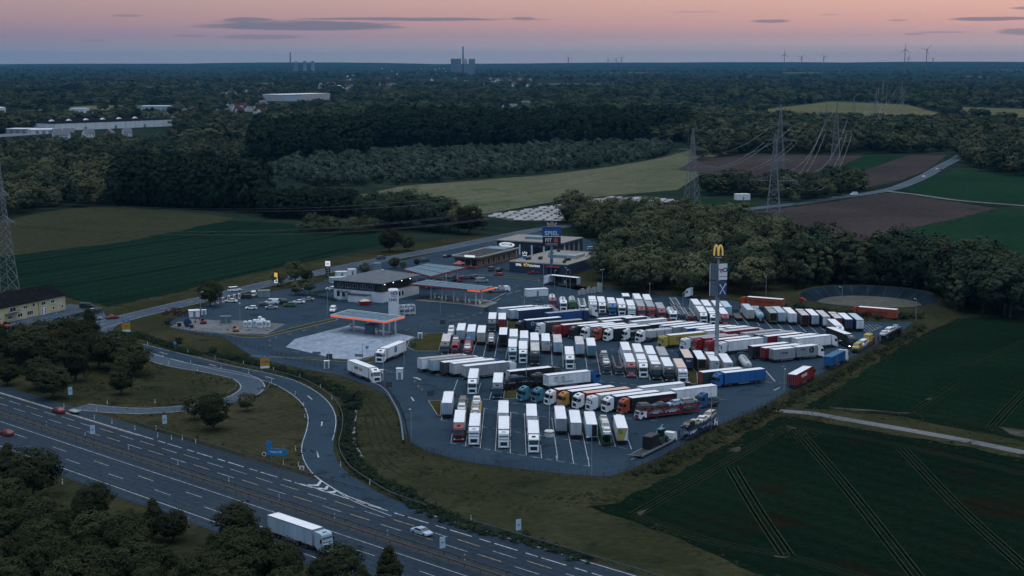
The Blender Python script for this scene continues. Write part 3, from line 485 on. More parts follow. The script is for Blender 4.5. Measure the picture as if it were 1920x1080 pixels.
D['tanks'] = [((14.6,563.8),-90,'W','R','red cab tanker at the start of the top row'),((18.2,557.3),-90,'W','W','white silo lorry with rounded top in the top row'),((21.6,558.7),-90,'LG','GN','silo lorry with green cab in the top row'),((54.6,533.6),-90,'W','W','white tank lorry after the three red cabs'),((84.1,530.8),90,'LB','W','round backed silver blue tank trailer in the far row'),((66.8,443.5),90,'LG','DB','grey silo trailer with a blue cab beyond the sign tower')]
D['bobtails'] = [((2.9,401.9),-152,'T','first teal tractor unit beside the square of grass'),((6.6,400.1),-152,'T','second teal tractor unit coupled to an empty flatbed'),((48.6,394.2),-152,'B4','deep blue tractor unit standing behind the red car transporter'),((35.9,491.7),-152,'W','white tractor unit alone in the slanted middle row'),((40.4,487.7),-152,'W','white tractor unit coupled to the grey silo containers'),((104.2,556.4),-28,'DR','dark red tractor unit at the edge of the dry pond'),((66.2,582.2),150,'W','white tractor unit at the edge of the wood')]
D['cars'] = [((-93,554.3),185,'hatch','W','white hatchback in the middle of the car park facing the charging posts'),((-89.6,562.5),15,'hatch','DG','dark grey hatchback nose to the white van in the car park'),((-87.6,567.2),175,'van','W','white minibus in the middle of the car park'),((-86,555.6),10,'sedan','G','silver grey saloon beside the white minibus'),((-84.6,569.2),175,'suv','DG','dark off roader with roof bars next to the white minibus'),((-82.2,566.4),0,'suv','K','black off roader second in the dark cluster of the car park'),((-80.2,560.8),175,'suv','GN','black and green car in the middle of the car park'),((-78,568.6),175,'sedan','W','white car with open hatch at the end of the car park cluster'),((-75.4,574.9),180,'sedan','G','grey saloon beside the clipped hedge'),((-82.3,599),0,'suv','DG','grey off roader under the roadside trees'),((-81,603.2),0,'hatch','K','dark hatchback under the roadside trees'),((-70,602.5),175,'hatch','W','white hatchback behind the clipped hedge'),((-79.1,588.3),5,'hatch','DB','dark blue hatchback parked before the hedge'),((-103.1,570.9),170,'sedan','W','white saloon charging beside the white posts'),((-99.4,580.2),172,'suv','K','black estate at the last charging post'),((-97.4,586.7),95,'van','W','white box van beside the grey container'),((-63.3,549.4),-90,'van','W','white campervan facing the front by the lit canopy'),((-137.3,533.7),40,'sedan','DR','dark red saloon on the country road near the junction'),((-142.6,531.5),30,'hatch','G','grey hatchback waiting by the house hedge'),((-147.7,548.2),20,'sedan','G','silver car parked behind the house hedge'),((-152.3,557.2),0,'van','K','black pick up parked at the house yard edge'),((-106.6,598.4),40,'van','W','white flatbed van with an orange load on the country road'),((-58.5,697.4),45,'suv','DG','dark car driving on the country road beyond the hall'),((-38.5,689),45,'suv','DG','dark car on the country road beyond the shrubs'),((-28.9,705.1),45,'hatch','K','black car on the country road nearest the brick restaurant'),((-8.7,658.6),80,'van','DG','dark grey van on the restaurant car park'),((-5.3,657),75,'suv','K','black off roader beside the dark grey van'),((-5.6,642.1),165,'hatch','R','red hatchback near the restaurant car park'),((8.9,648.2),10,'sedan','DR','dark red car before the navy hall'),((-17.3,665),10,'sedan','R','flat bright red car at the end of the rear canopy'),((-19.5,632.5),10,'hatch','DR','dark red car in the row by the canopies'),((-17.3,633.1),15,'hatch','K','first black car in the row by the canopies'),((-15.3,634),15,'suv','DG','last dark car in the row by the canopies'),((-21.7,623.8),60,'hatch','R','red car between the two canopies'),((-25.1,625.2),15,'van','BE','beige van between the two canopies'),((-12.1,623.2),10,'van','G','silver people carrier driving past the canopies'),((37.4,731.7),15,'suv','LB','pale blue car by the far corner of the navy hall'),((39.7,731.7),15,'hatch','DG','dark car by the far corner of the navy hall'),((-29.9,704.5),80,'hatch','K','dark hatchback beside the brick restaurant'),((6.7,731),100,'van','LB','pale blue delivery van before the far hall'),((10,729),95,'van','BE','cream delivery van before the far hall'),((-23.9,635.5),40,'sedan','DG','grey saloon at the rear canopy'),((344.8,1276.7),60,'hatch','W','white car on the far bend of the country road'),((346.7,1272.3),60,'hatch','K','black car on the far bend of the country road'),((312.6,1193.6),55,'hatch','W','white car following on the far stretch of the country road'),((225.4,1034.8),205,'van','W','white van on the far straight of the country road'),((127.3,922.3),205,'sedan','LG','pale car passing below the pylons'),((-114.4,388.4),135,'sedan','R','red car with a trailer on the motorway'),((-119.8,364.2),135,'hatch','DR','dark red car at the motorway entry of the frame'),((-16.9,285.2),-45,'sedan','LB','pale blue car speeding along the motorway')]
D['carriers'] = [((-12.4,385.2),90,'DG','DG',['W','DG','BR'],['G','K'],'car transporter with white and brown cars behind the dark red lorry'),((-8.9,382.2),90,'Y','DG',['W','BE','W'],['W','G'],'car transporter with yellow posts and white cars behind the white lorry'),((21.9,362.3),90,'GN2','DG',['W','LG','W','LG'],['K','W'],'green framed car transporter with white cars in the front row'),((38.7,384.4),-152.5,'R','W',['G','LB','DG','DG'],['DG','LB','LB'],'red framed car transporter with white cab, eight cars on two decks'),((4.3,419),27,'K','DG',['DB','DG'],['K','K','DG'],'black car transporter with dark cars beside the emblem trailer'),((-17.2,473.5),-90,'R','DR',['DB','W','R'],['G','DB'],'car transporter with a white and a red car, second from the grass plot'),((-13.3,469.4),-90,'R','DR',['B','R','W'],['R','G'],'red car transporter with the bright blue car on its upper deck'),((-6.4,479.8),90,'K','K',['W','LG'],['DG'],'black car transporter with two pale cars between the bay lines'),((-19.3,493.7),90,'DG','K',['W','W','K'],['G'],'car transporter with two white cars behind the rusty patched roof'),((26.8,445.9),-90,'DG','DG',['LG','DG','W'],['G','G'],'grey car transporter with three cars, facing out beside the teal doors'),((30.3,444.4),-90,'DG','DG',[],[],'empty dark car transporter beside the tight double row'),((58,538.1),-90,'G','DG',[],[],'empty grey car transporter beside the white tank lorry'),((60.9,534.4),-90,'G','DR',[],[],'empty grey car transporter with dark red cab'),((58.4,558.4),90,'G','G',[],[],'empty grey car transporter beyond the white tank lorry'),((120.3,493.3),60,'K','K',['W','W','LG','LB'],['DG','K'],'black car transporter with pale cars beside the hatched zone'),((44.5,366.3),60,'DB','W',['K','BE','W','BE'],['W','LB'],'car transporter along the fence with black and white cars'),((25,556),-90,'LG','W',[],[],'empty pale car transporter cab in the top row')]
D['misc'] = {'flatbed':((13.9,420.7),28),'flat2':(77.5,534.1),'containers':((46.7,492.5),27),'recovery':((-5.6,596.4),22),'ambulances':[(104.4,469.8),(108.6,479.3),(111.7,483.9)],'lowload':((32.3,350.1),),'scrap':[(9.4,541.6),(21.7,533.8)],'motor_lorry':(-40,280.6),'mtrailer':(-110.1,387.3)}
D['sign_tower'] = (58.7,444.2,37)
D['spiel'] = (16.4,646.6,22)
D['masts'] = [((4.2,534.9),9),((3.9,421.8),10),((-25,542.9),6),((-30.6,438.8),10),((-36.3,436.5),6),((-43.1,445.8),7.5),((12,593.8),12),((16.6,606.5),7),((21.2,606.5),8),((22.4,600.8),8),((34.4,593.8),9),((-92.7,529.3),6),((-64.2,540.6),9),((-110,548.8),7),((94.7,580.2),8),((116.2,547.6),9),((137.1,527.1),8),((72.3,410),7),((93.8,446.6),8),((58.4,531.5),9.5),((51.6,582.9),5),((47.9,369.7),9),((17,327.1),8.5),((-23.4,356.9),8),((-53,446.6),5)]
D['drum_mast'] = ((8.8,362.7),12.5)
D['mast_words'] = ['beside the silver trailers below the filling station','by the square of grass near the teal tractors','on the open tarmac between canopy and trailers','with twin gate signs at the lorry gate','nearest the gate lorry','between the two white lorries of the gate','before the navy hall entrance','beside the lorry with the open curtain side','behind the open curtain lorry','at the rear end of the open curtain lorry','by the pale columns at the wood edge','between work yard and white saloons','by the campervan at the car park corner','at the red bushes of the work yard','at the wood edge above the orange red lorry','at the dry pond behind the far row','at the far corner behind the second orange red lorry','by the fence beside the red lettered lorry','by the fence beside the blue container lorry','among the grey empty transporters','at the wood edge above the top row','by the bottom fence beside the car transporter','at the bottom fence, by itself on open tarmac','at the fence bend near the front row','at the lower end of the pale apron']
D['fence_shrubs'] = [[(25.6,328.4),(34.2,338.3),(47.9,363.2),(63,387),(77.9,413.4),(100.5,452.2),(125.3,496),(135.8,518.4)]]
D['bank_shrubs'] = [[(-131.1,504.9),(-122.7,502.4),(-110.8,487.8),(-99.2,471.8),(-85.4,463.1),(-76.1,454.7)],[(-82.6,465.2),(-77.6,454.7),(-67.1,444.6),(-57,431.2),(-50.3,422.1),(-42.7,405),(-40.2,393.8)],[(-41.6,393.8),(-40.1,373.1),(-37.6,351.8),(-34,336.2),(-29.1,324),(-22.9,315.7),(-18.8,305.5),(-7.4,289.3),(3,281.2),(13.3,269.4)]]
D['fence'] = [(-44.7,443.4),(-40.4,433.5),(-34.6,416.8),(-29.5,396.9),(-26.5,378.8),(-23.4,354.9),(-19.3,346.9),(-13,340.2),(-7,335.1),(4.6,329.2),(15.9,324.9),(20.8,324.5),(25.8,330.1),(33.5,341.6),(47.7,368.1),(62.8,390.7),(78.6,418.9),(101.6,458.9),(126.6,502.9),(138,527.1)]
D['fence_b'] = [(-117,519.4),(-113.1,512.3),(-102.7,503.2),(-88.9,490.2),(-81.2,479.8),(-70,464),(-60.1,452.9),(-49.7,440.5),(-45.1,435.4)]
D['blocks'] = [(-76.5,488.1),(-75.3,493.4),(-71.9,499.9),(-68.1,506.6),(-64.7,513.5),(-61.2,520.5),(-55.9,527.1),(-74.8,478.8),(-65.5,468.9),(-59.1,467.9),(-56,527.8),(-61,520.5),(-45.9,464),(-38.8,502.1),(-35,508.9),(-30.7,515.8),(-26.8,522.9),(-23.4,529),(-20.8,535.2),(-18.1,540.3),(-13.3,538),(-11,542.3),(-15.6,531.7),(-17.5,527.6),(-20.1,526.6),(-23.5,528.6),(-26.7,523.5),(-30.6,516.6),(-34.4,509.8),(3.5,581),(5.7,578.5),(9.3,573.6),(11.3,577.3),(-26.7,423.9),(-25.3,417.7),(-24.1,413.4),(-34.2,437.1),(-35.7,439.6)]
D['delin'] = [(-114.6,393.8),(-109.1,389.1),(-105,389.1),(-103.4,380.9),(-97.8,375.9),(-90.6,369.2),(-83.5,362),(-79.8,359.8),(-77.1,359.1),(-73.4,356.2),(-85.6,369.5),(-104.7,398.5),(-92.5,399.3),(-104.5,463.1),(-94.1,452.7),(-100.3,451.6),(-89.9,441.7),(-83.7,444.6),(-113.9,484.3),(-88.3,459.9),(-98.6,470.7),(-78.4,451.6),(-66.2,424.8),(-57.5,409.1),(-53.7,396.9),(-51.4,381.7),(-49.3,349.3),(-46.7,335.1),(-50.1,335.7),(-47.2,403.7),(-52,418.6),(-59.3,431.2),(-68.3,442.7),(-74.6,437.8),(-37.5,335.1),(-29.8,320.3),(-7.9,294.1),(-100.8,362.7),(-113.3,374.1),(-87.3,349.2),(-73.1,335.1),(-59.6,321.7),(-47.1,308.8),(-34.4,295.5),(-23.3,284.6),(-8.4,269.9),(-94.3,320.7),(-62.1,292.5)]
D['bollards'] = [(25.4,588.9),(26.3,590.6),(26.9,590),(27.6,590.6),(28.8,593.2),(29.4,593.9),(30.3,593.5),(30.9,594.3),(31.5,593.9),(32.8,596.8),(33.4,596.1),(34,596.4),(33.3,602)]
D['silos'] = [(-88.8,517),(-87.2,516.5),(-85.7,517),(-84.3,515.8),(-83.4,515.1),(-85.3,520.5),(-83.7,519.4),(-82.2,515.8),(-81.1,516.5),(-85.1,524.1),(-83.9,522.9)]
D['block_rot'] = [1.35,-1.79,-2.05,1.11,-2.03,0,1.71,1.75,-0.15,2.99,-1.43,3.14,2.85,1.06,0.98,1.45,1.41,-1.82,1.08,-0.45,1.08,-2.06,-2,-2.77,0.37,1.33,-1.74,-1.7,-2.16,-0.85,2.29,1.08,-2.07,-1.35,-1.3,1.84,2.11,-1.03]
D['yellow_signs'] = [((-70.5,441.1),'yellow direction sign with two blue panels beside the entry slip road'),((-124.8,501.9),'yellow direction sign with two blue panels near the junction')]
D['arrow_sign'] = ((-51.8,338.3),'blue arrow shaped direction sign on the triangular meadow')
D['white_signs'] = [((1.2,284.1),'pale blue board on a post at the ditch beside the motorway','A2'),((-12.5,273.2),'pale blue board on the central reservation crash barrier','A1'),((-83.8,371),'white board sign on the triangular meadow edge','80'),((-98.4,360.5),'white board sign in the central reservation','80'),((-115.8,404.2),'white board with red ring at the start of the exit loop','60')]
D['small_signs'] = [((-103.4,475.1),'small blue square sign on the bank above the slip road','P'),((-155.9,531.5),'small blue sign at the yellow house fence','P'),((-43.8,467.9),'round sign post at the corner of the pale apron','P')]
D['info_posts'] = [((-53.8,455.7),'dark back of a sign at the lower end of the pale apron'),((-33.1,415.1),'dark back of a sign at the lorry gate exit lane'),((-30.1,473.8),'dark board at the corner of the grass plot'),((-21.3,403.7),'dark board at the tip of the grass corner'),((-23.1,517),'dark board by the edge blocks near the transporters'),((-9,542.9),'dark board at the end of the block row by the canopy')]
D['chevron_board'] = (-45.3,330)
D['pylons'] = [(105.5,920.5,48.9,28),(132.2,792.9,51.7,24),(194.5,1144.6,56.3,24),(270.8,1319.1,54.2,26),(465.1,2026,46.2,26),(455.3,2107.6,41,26),(393.1,1980,37.2,26),(-194.6,596.5,50.6,20),(705.5,2868.1,52.7,26),(802.6,3429.3,45.8,26)]
D['pylon_rot'] = [-0.55,-0.28,-0.4,-0.3,-0.3,-0.3,-0.35,-0.74,-0.3,-0.3]
D['spans'] = [(7,0,'cable low across the wood'),(0,2,'cable over the ploughed field'),(1,3,'cable over the farm trees'),(2,6,'cable rising to the pale meadow'),(3,4,'cable beyond the ploughed field'),(6,8,'faint cable over the far woods'),(4,9,'faintest cable over the far woods')]
D['halls'] = [('long white hall with dark roof and small pointed roof lights beyond the woods',(-595.3,2122.2),52,189.2,200,9,'W','DR',7,12),('pale blue end of the long industrial hall by the construction crane',(-506.4,3507.4),-64.5,134,40,13,'LB','G',0,4),('long pinkish white industrial hall standing alone in the far woods',(-478.9,3525.8),60.3,167.2,60,13.5,'P','W',0,9),('low pale blue hall at the frame edge before the village',(-598.4,1931.3),-10.3,31.6,25,5,'LB','W',0,5),('low white hall with flat roof beside the red gabled houses',(-570.5,1914.3),27.3,30.1,30,5,'W','W',0,4),('dark hall with pale roof edge nearest the frame corner',(-536.9,1662.5),68.7,90,40,9,'D','G',0,14),('white two part hall above the long dark roof',(-723.8,2650.2),0,26.7,25,8,'W','W',0,3),('pale roofed hall directly behind the long dark roof',(-652.1,2449.2),59.4,52.8,30,7,'LB','W',0,3),('pale blue hall row at the far village edge',(-624.3,2792.1),0,54.3,30,8,'LB','W',0,5),('small white hall beyond the pinkish industrial hall',(-543.7,5041.9),67.1,104.4,30,9,'W','W',0,2)]
D['houses'] = [(-523,1815),(-513,1828),(-487,1815),(-463,1815),(-449,1841),(-502,1766),(-556,2610),(-533,2583),(-542,2464),(-425,2292),(-488,2550),(-507,2523),(-562,2608),(-480,2242),(-433,2289),(-487,2564),(-496,2363),(-438,2270),(-489,2618),(-464,2345),(-520,2572),(-532,2617),(-419,2266),(-503,2511),(-414,2633),(-384,2431),(-463,2765),(-454,2750),(-505,2863),(-500,3131),(-464,2591),(-461,2663),(-476,2828),(-460,2970),(-503,2963),(-475,2891),(-429,2502),(-455,2644),(-483,3068),(-525,2937),(-419,2599),(-495,2839),(-615,5235),(-596,4954),(-482,4682),(-497,4677),(-658,5456),(-495,4868),(-529,4693),(-524,4822),(-644,5591),(-636,5670),(-530,4675),(-670,5862),(-919,9000),(-98,7685),(-696,9616),(83,7345),(-821,9973),(-908,9007),(-235,9161),(-719,7007),(-402,5190),(-633,6825),(-103,7423),(84,7070),(-581,7416),(-759,7359),(-426,5495),(-49,6969),(-868,8371),(-681,8703),(-442,5554),(-908,10052),(32,6663),(92,7458),(9,6297),(-71,5962),(-461,9655),(-455,5541),(7,5392),(-420,6286),(-69,6342),(-61,6831),(-175,6175),(-405,5397),(80,9828),(53,5287),(-270,10119),(11,9346),(60,6246),(-904,9018),(-204,6647),(-93,5384),(-855,10553),(42,10446),(-14,9449),(-56,5831),(-9,6729),(-11,8751),(-207,7876),(2,5862),(-345,6838),(-1066,10225),(-250,7016),(-639,4033),(-758,4257),(-662,4108),(-698,3844),(-724,4542),(-708,4239),(-691,4307),(-726,4141),(-705,4531),(-719,4022),(-650,4117),(-651,3828),(27,3020),(33,2993),(-2,2868),(5,2875),(-10,2860),(-10,3003),(235,2796),(228,2683),(254,2867),(222,2753),(-653,11950),(-921,16808),(-799,11277),(-740,11680),(-263,12450),(-525,12551),(-727,10972),(-614,10978),(-747,11182),(-432,12531),(-930,16142),(-505,14220),(-695,16215),(-1317,16109),(-520,15785),(-378,14145),(-696,14310),(-758,16620),(-655,10867),(-925,12290),(-961,14707)]
D['round_tank'] = (-813,2511)
D['turbines'] = [(1970,11500,130),(2276,12500,113),(2354,12000,116),(2594,10500,158),(2816,10800,160),(444,12500,105),(876,14500,88),(949,14500,93),(967,14000,107),(3494,14000,107),(3838,14500,102)]
D['chimneys'] = [(-308,10000,174),(-1813,13000,153)]
D['turbine_words'] = ['wind turbine standing apart above the power cables','wind turbine second from the cables on the skyline','small wind turbine between the lone one and the tall pair','tall wind turbine of the pair, nearer the cables','tall wind turbine of the pair, nearer the frame edge','wind turbine at mid skyline beyond the woods','small turbine first of the trio at mid skyline','small turbine in the middle of the trio','small turbine last of the trio at mid skyline','tiny turbine under the tall pair','tiny turbine beyond the tall pair']
D['hills'] = [(-2700,20500,2300,2500,62),(-5200,21500,3000,2500,44),(600,22000,2600,2000,46),(3200,20500,2600,2400,66),(5600,20000,2600,2600,72),(-900,21000,1500,1500,40),(1900,22500,2600,1800,58)]
D['roundabout_trees'] = [(-149.4,454.7,9.1),(-139.5,446.6,10.2),(-137.6,458.9,10.4),(-132.9,463.1,10.3),(-120.7,427.5,11.2),(-124.6,458.9,7.6),(-113.1,442.7,9.7),(-106.6,435,8),(-103.9,410,9),(-137.9,422.1,4.8),(-120.5,405,7.5),(-127.5,416.8,7.3),(-133.7,490.2,8.5),(-119.4,446.6,8.6),(-145.8,454.7,7.2),(-128.4,438.8,8.1),(-144.7,438.8,4.2),(-148.7,471.8,7.4)]
D['roundabout_words'] = ['dark tree of the junction cluster, at the frame edge','dark tree of the junction cluster, leaning over its neighbours at the frame edge','dark tree of the junction cluster, broad','dark tree of the junction cluster, beside the road bend','dark tree of the junction cluster, widest in the middle of the cluster','dark tree of the junction cluster, tall, nearest the yellow direction sign','dark tree of the junction cluster, beside the slip road','dark tree of the junction cluster, outermost, next to the exit road','dark tree of the junction cluster, compact, alone on the grass','dark tree of the junction cluster, low at the frame edge above the motorway','dark tree of the junction cluster, bushy low one at the motorway edge','dark tree of the junction cluster, low in the shade behind the bushy one','dark tree of the junction cluster, right at the road junction','dark tree of the junction cluster, in the second line behind the slip road tree','dark tree of the junction cluster, behind the frame edge tree','dark tree of the junction cluster, half hidden in the middle','dark tree of the junction cluster, low corner one at the frame edge','dark tree of the junction cluster, small at the junction behind the fence']
D['single_trees'] = [(-71.8,369.6,8.7),(-78.4,380.2,5.9),(-67.2,389.9,4.8),(-109.1,561.6,9.1),(-92.1,612.8,6.4),(-86.5,621.2,8.8),(-82.7,626.3,5),(-77.3,595.3,4.8),(-81.9,589.2,5.2),(-57,725.5,10.5),(-60.9,643.8,5.4),(-50.6,666.3,4.1),(-41.1,676.1,2.8),(-46.4,664.3,3.1),(-27.4,802.8,14.5),(-21.8,797.8,14.7),(-48.6,729.7,7.5),(-15.4,823.3,7),(-50.2,666.8,4.6),(-70.3,609.6,0.9)]
D['single_words'] = ['taller of the two trees on the triangular meadow','smaller of the two trees on the triangular meadow','thin young tree beside the loop road','lone round tree between country road and charging posts','tree in front of the roadside banner','larger tree behind the banner on the country road','dark tree beside the larger one at the country road','slim tree by the parked cars near the hedge','slim tree between banner and parked cars','single pale tree across the country road at the crop field','round shrubby tree behind the station building','small tree first beside the rear canopy','small tree second beside the rear canopy','low tree between shrub and rear canopy','light olive tree at the end of the dark clump','smaller light olive tree at the end of the dark clump','small tree at the field edge of the country road','low tree behind the brick restaurant','small tree before the brick restaurant car park','tiny tree by the hedge']
D['fg_trees'] = [(-104.8,318.4,8.5),(-96.9,309.5,9.9),(-98.2,294.9,8),(-92.4,287.2,6.8),(-88.8,285.3,6.9),(-80.7,294.9,6.8),(-81.3,285.3,6.6),(-84.1,282.6,6),(-70.7,280.7,5.6),(-66.3,281.6,7.2),(-62.5,280.7,5.6),(-50.6,279.8,7.2),(-51.8,262.9,6.4),(-48.6,263.7,7.5),(-45.4,262.9,7.4),(-42.1,259.4,8.4),(-38.6,256.6,7.1),(-28.9,255.6,7),(-20.7,253.8,7),(-45,255.6,9),(-31.7,253.8,5.1),(-24.8,251.9,4.7)]
D['fg_words'] = ['tree at the frame edge above the motorway grass','tall round tree standing free on the motorway grass','frame edge tree under the tall round one','dark tree below the tall round one','dark tree at the start of the bottom strip','light tipped tree before the open grass','pointed tree at the lower edge of the open grass','bushy tree filling the middle of the bottom strip','low tree at the motorway edge of the bottom strip','pointed tree nearest the outer white line','round tree beside the pointed one by the white line','large round tree in front of the driving lorry','low tree at the bottom below the large round one','middle tree at the bottom below the driving lorry','tree at the bottom beside the driving lorry','tree with a light crown before the driving lorry','tree overlapping the rear of the driving lorry','round tree alone near the central white line','last round tree of the strip beside the motorway','low tree at the bottom under the light crown','low bush like tree between the last two round ones','low filler tree beside the last round one']
D['forest'] = {'grove':[[(33.3,608),(48.5,589.6),(68.2,585.5),(85.9,582.9),(106.2,608),(118,663.4),(129.9,746.7),(125.1,797.8),(96.9,836.7),(64.8,864.9),(30.5,894.9),(26.2,856.2),(34,797.8),(45.9,746.7),(43.7,672.1)]],'row':[[(105,600.8),(126.4,615.3),(141.6,608),(156.6,585.5),(156.4,548.8),(176.2,531.5),(194.1,586.9),(166.6,608),(143.5,635.3),(116.5,654.9)]],'fg':[[(-101.1,282.7),(-90.2,286.1),(-68.3,270.1),(-51.2,259.9),(-35.3,250.5),(-16,238),(-9.1,212.4),(-77.1,212.4)]],'poplar':[[(-243.6,958.1),(-145.6,910.7),(-148.7,951),(-253.8,1002.7)]],'poplar_low':[[(-142.2,879.6),(-85.1,867.8),(-88.6,904.4),(-148.7,930.5)]],'clump':[[(-80.7,831.3),(-48.8,818.1),(-50.7,850.6),(-83.6,862)],[(-46.8,807.8),(-31.6,805.3),(-33,828.7),(-47.6,831.3)]],'left':[[(-294.4,873.7),(-280.8,917.2),(-242.6,958.1),(-304,1208.6),(-343,1332.6),(-458.5,1367.7)]],'belt':[[(-456.1,1360.5),(-379,1435.6),(-228.1,1374.9),(-264.1,1593.6),(-425,1654.2),(-527.1,1574.3)],[(-228.1,1374.9),(-134.1,1467.9),(-154.9,1697.2),(-274,1654.2)],[(-147.3,1613.3),(76.4,1613.3),(196.9,1766),(222.3,1995.1),(-181.9,1995.1)]],'willow':[[(-186.2,1181.1),(-133.9,1096.2),(-90.8,1115.1),(-43.5,1165.2),(16.8,1237.4),(85.8,1332.6),(146.5,1467.9),(161.9,1623.3),(21.3,1574.3),(-127,1443.5),(-198.6,1332.6)]],'right':[[(191,1766),(166.4,1404.6),(238.8,1501.8),(301.4,1484.7),(426.6,1519.3),(509,1815.1),(324.5,1921.9),(231,2074.2)],[(399.4,1404.6),(371.5,1231.6),(393.8,1197.5),(578.9,1766),(501.3,1766)]],'yard':[[(123,1034.8),(157.9,1010.6),(172.6,958.1),(206,1010.6),(241.3,1069.1),(250.7,1154.8),(202.6,1105.6),(137.7,1096.2)]],'roadside':[[(27.5,850.6),(47.3,867.8),(102.2,910.7),(112.3,917.2),(105.2,937.2),(48.9,898),(26.8,873.7)],[(-109.4,802.8),(-70.3,792.9),(-66.9,818.1),(-108,834)]]}
D['clearings'] = [[(-497.3,1484.7),(-373,1766),(-467,2214.5),(-625.3,2142.1),(-590.8,1766)],[(-454.3,2868.1),(-342.4,3033.7),(-435.6,3828.4),(-582.3,3720.2)],[(-588.7,1815.1),(-563.6,1853.7),(-597.2,1965.2),(-637,1965.2)],[(-681.2,2418.8),(-586.2,2332.7),(-700.1,2777.1),(-781.5,2777.1)],[(-614.6,2585.7),(-549.2,2585.7),(-608.9,2868.1),(-681.4,2868.1)],[(-399.8,2214.5),(-340,2214.5),(-444.6,2868.1),(-517.1,2868.1)]]
D['weed_zone'] = [(-129.2,435),(-106.3,490.2),(-74,446.6),(-47,438.8),(-25.9,373.1),(-21.7,346.9),(-6.9,330.6),(20.2,321.9),(32.2,330.6),(60,375.9),(78,410),(132,504.9),(131.6,490.2),(75.8,390.7),(82.8,373.1),(52.4,342.1),(20.2,303.9),(30.9,258.5),(-5.5,258.5),(-46.4,332.8),(-91.9,373.1)]
D['hedges'] = [((-77,584.6),(-64.6,572.9),1.2,1.6,'clipped hedge nearest the white minibus car park'),((-75,589.8),(-65.7,601.6),1.2,1.6,'clipped hedge behind the dark blue hatchback'),((-150.8,532.9),(-144.1,545.8),1.6,2.6,'dark hedge at the yellow house yard by the junction'),((-4.5,657),(-1.1,653.8),0.9,1,'low hedge before the navy hall')]
D['mow_tracks'] = [[(-36.8,393.8),(-34.3,373.1),(-30.9,351.8),(-27.3,337.4),(-22.2,327.3),(-16.1,318.8),(-9,312.2)],[(-43.6,420.3),(-38,403.3),(-31.8,378.8),(-29.1,360.8),(-25.6,346.9)]]
D['drain'] = [(-39.5,391.4),(-38.8,378.8),(-37.6,364.8),(-36.2,354.4),(-33.6,343.3)]
D['ret_wall'] = [(-38.7,422.1),(-36.1,418.2),(-33.3,410),(-30.9,398.5),(-28.6,386.1),(-26.9,373.1),(-25.2,355.6)]
D['dark_wall'] = [(135.7,545.5),(137.9,542.9),(140.6,539.7)]
D['pond_front'] = [(99.5,552.4),(108.1,542.9),(117.8,536),(127.8,531.5),(139.3,533.7)]
D['red_bushes'] = [(-120.8,544.2),(-119.8,548.9),(-117.5,546.3),(-114.6,542.4),(-115.1,538.5),(-112.9,539.8),(-121.1,541.6),(-117.4,541.6)]
D['bushes'] = [(-104.5,486,2.4),(-90.3,467.9,2.4),(-81.5,458.4,2.2),(-104.5,486.6,2),(-90.4,468.5,2.2),(-81.9,458.9,2),(19.9,647,2.6),(-123.9,416.8,3),(-40.7,400.1,3.2),(-40.4,392.2,2.4),(-139.8,433.1,3.2),(-130.7,427.5,2.6),(-116,521.7,2.2)]
D['chargers'] = [(-108.9,565.2),(-107.5,568.1),(-106,570.6),(-104.6,574.4),(-103.1,577.3),(-101.6,579.6)]
D['drums'] = [((-111.1,518.2),'BR',1.1),((-108.1,517),'DB',1.35),((-106.2,514.6),'BR',0.9)]
D['diggers'] = [((-104,522.9),170,'R','small red machine on the work yard beside the hut'),((-90.4,507.7),200,'OY','small yellow digger on the work yard beside the flat trailer'),((-167.4,512.6),150,'OR','orange excavator beside the yellow house')]
D['skip'] = (-53.4,564.4)
D_HUTS = [('service_hut', 'white square hut among red bushes at the work yard', 'hut', (-110.2, 538.5), 15, 3.6, 3.0, 2.2, 'W'), ('service_hut', 'small white box beside the work yard hut', 'hut', (-107.7, 542.9), 15, 1.6, 1.4, 1.6, 'W'), ('grey_container', 'dark grey container on the work yard beside the white cylinders', 'container', (-96.9, 525.4), 12, 3.4, 2.4, 2.2, 'DG'), ('grey_container', 'pale grey container at the charging car park', 'container', (-93.2, 584.6), 15, 4.4, 2.4, 2.4, 'G'), ('white_cabin', 'white cabin on a blue base behind the station building', 'cabin', (-69.8, 637.8), 20, 4.6, 3.0, 2.4, 'W'), ('white_cabin', 'white upright cabin behind the station building beside the shrub', 'cabin', (-66.1, 643.8), 20, 3.2, 2.6, 2.6, 'W'), ('blue_grey_shed', 'low pale blue shed at the back corner of the station building', 'shed', (-69.5, 623.9), 20, 7.0, 3.2, 2.0, 'LB'), ('blue_cabin', 'tall blue cabin behind the shrub at the road', 'cabin', (-56.8, 658.6), 20, 2.6, 2.6, 3.2, 'B'), ('white_hut', 'white hut with a fenced yard by the lorry park entrance', 'hut', (9.2, 587.3), 20, 8.5, 3.0, 2.6, 'W'), ('pay_booth', 'white pay booth with rounded tanks at the lorry gate', 'booth', (-31.3, 430.4), 0, 1.8, 1.6, 3.0, 'W'), ('pay_booth', 'slim white pay booth beside the gate lorry cab', 'booth', (-36.2, 428.4), 0, 0.9, 0.8, 3.0, 'W'), ('pay_booth', 'white terminal with dark cap beside the fence at the fuel apron', 'booth', (-53.4, 445.6), 0, 1.5, 1.0, 2.2, 'W'), ('white_cabinet', 'white cabinet on the corner of the grass plot', 'cabinet', (-29.3, 494.5), 0, 1.4, 0.8, 1.8, 'W'), ('service_hut', 'white building far beyond the fields beside the trees', 'house', (275.3, 1847.2), 10, 13, 8, 5.5, 'W'), ('farm_house', 'white bungalow with grey roof beside the big hedge trees', 'house', (146.7, 1000.8), 8, 9, 6, 3.6, 'W')]
HAZE_COL, HAZE_DEN = (0.13, 0.42, 0.74, 1), 2.2e-05

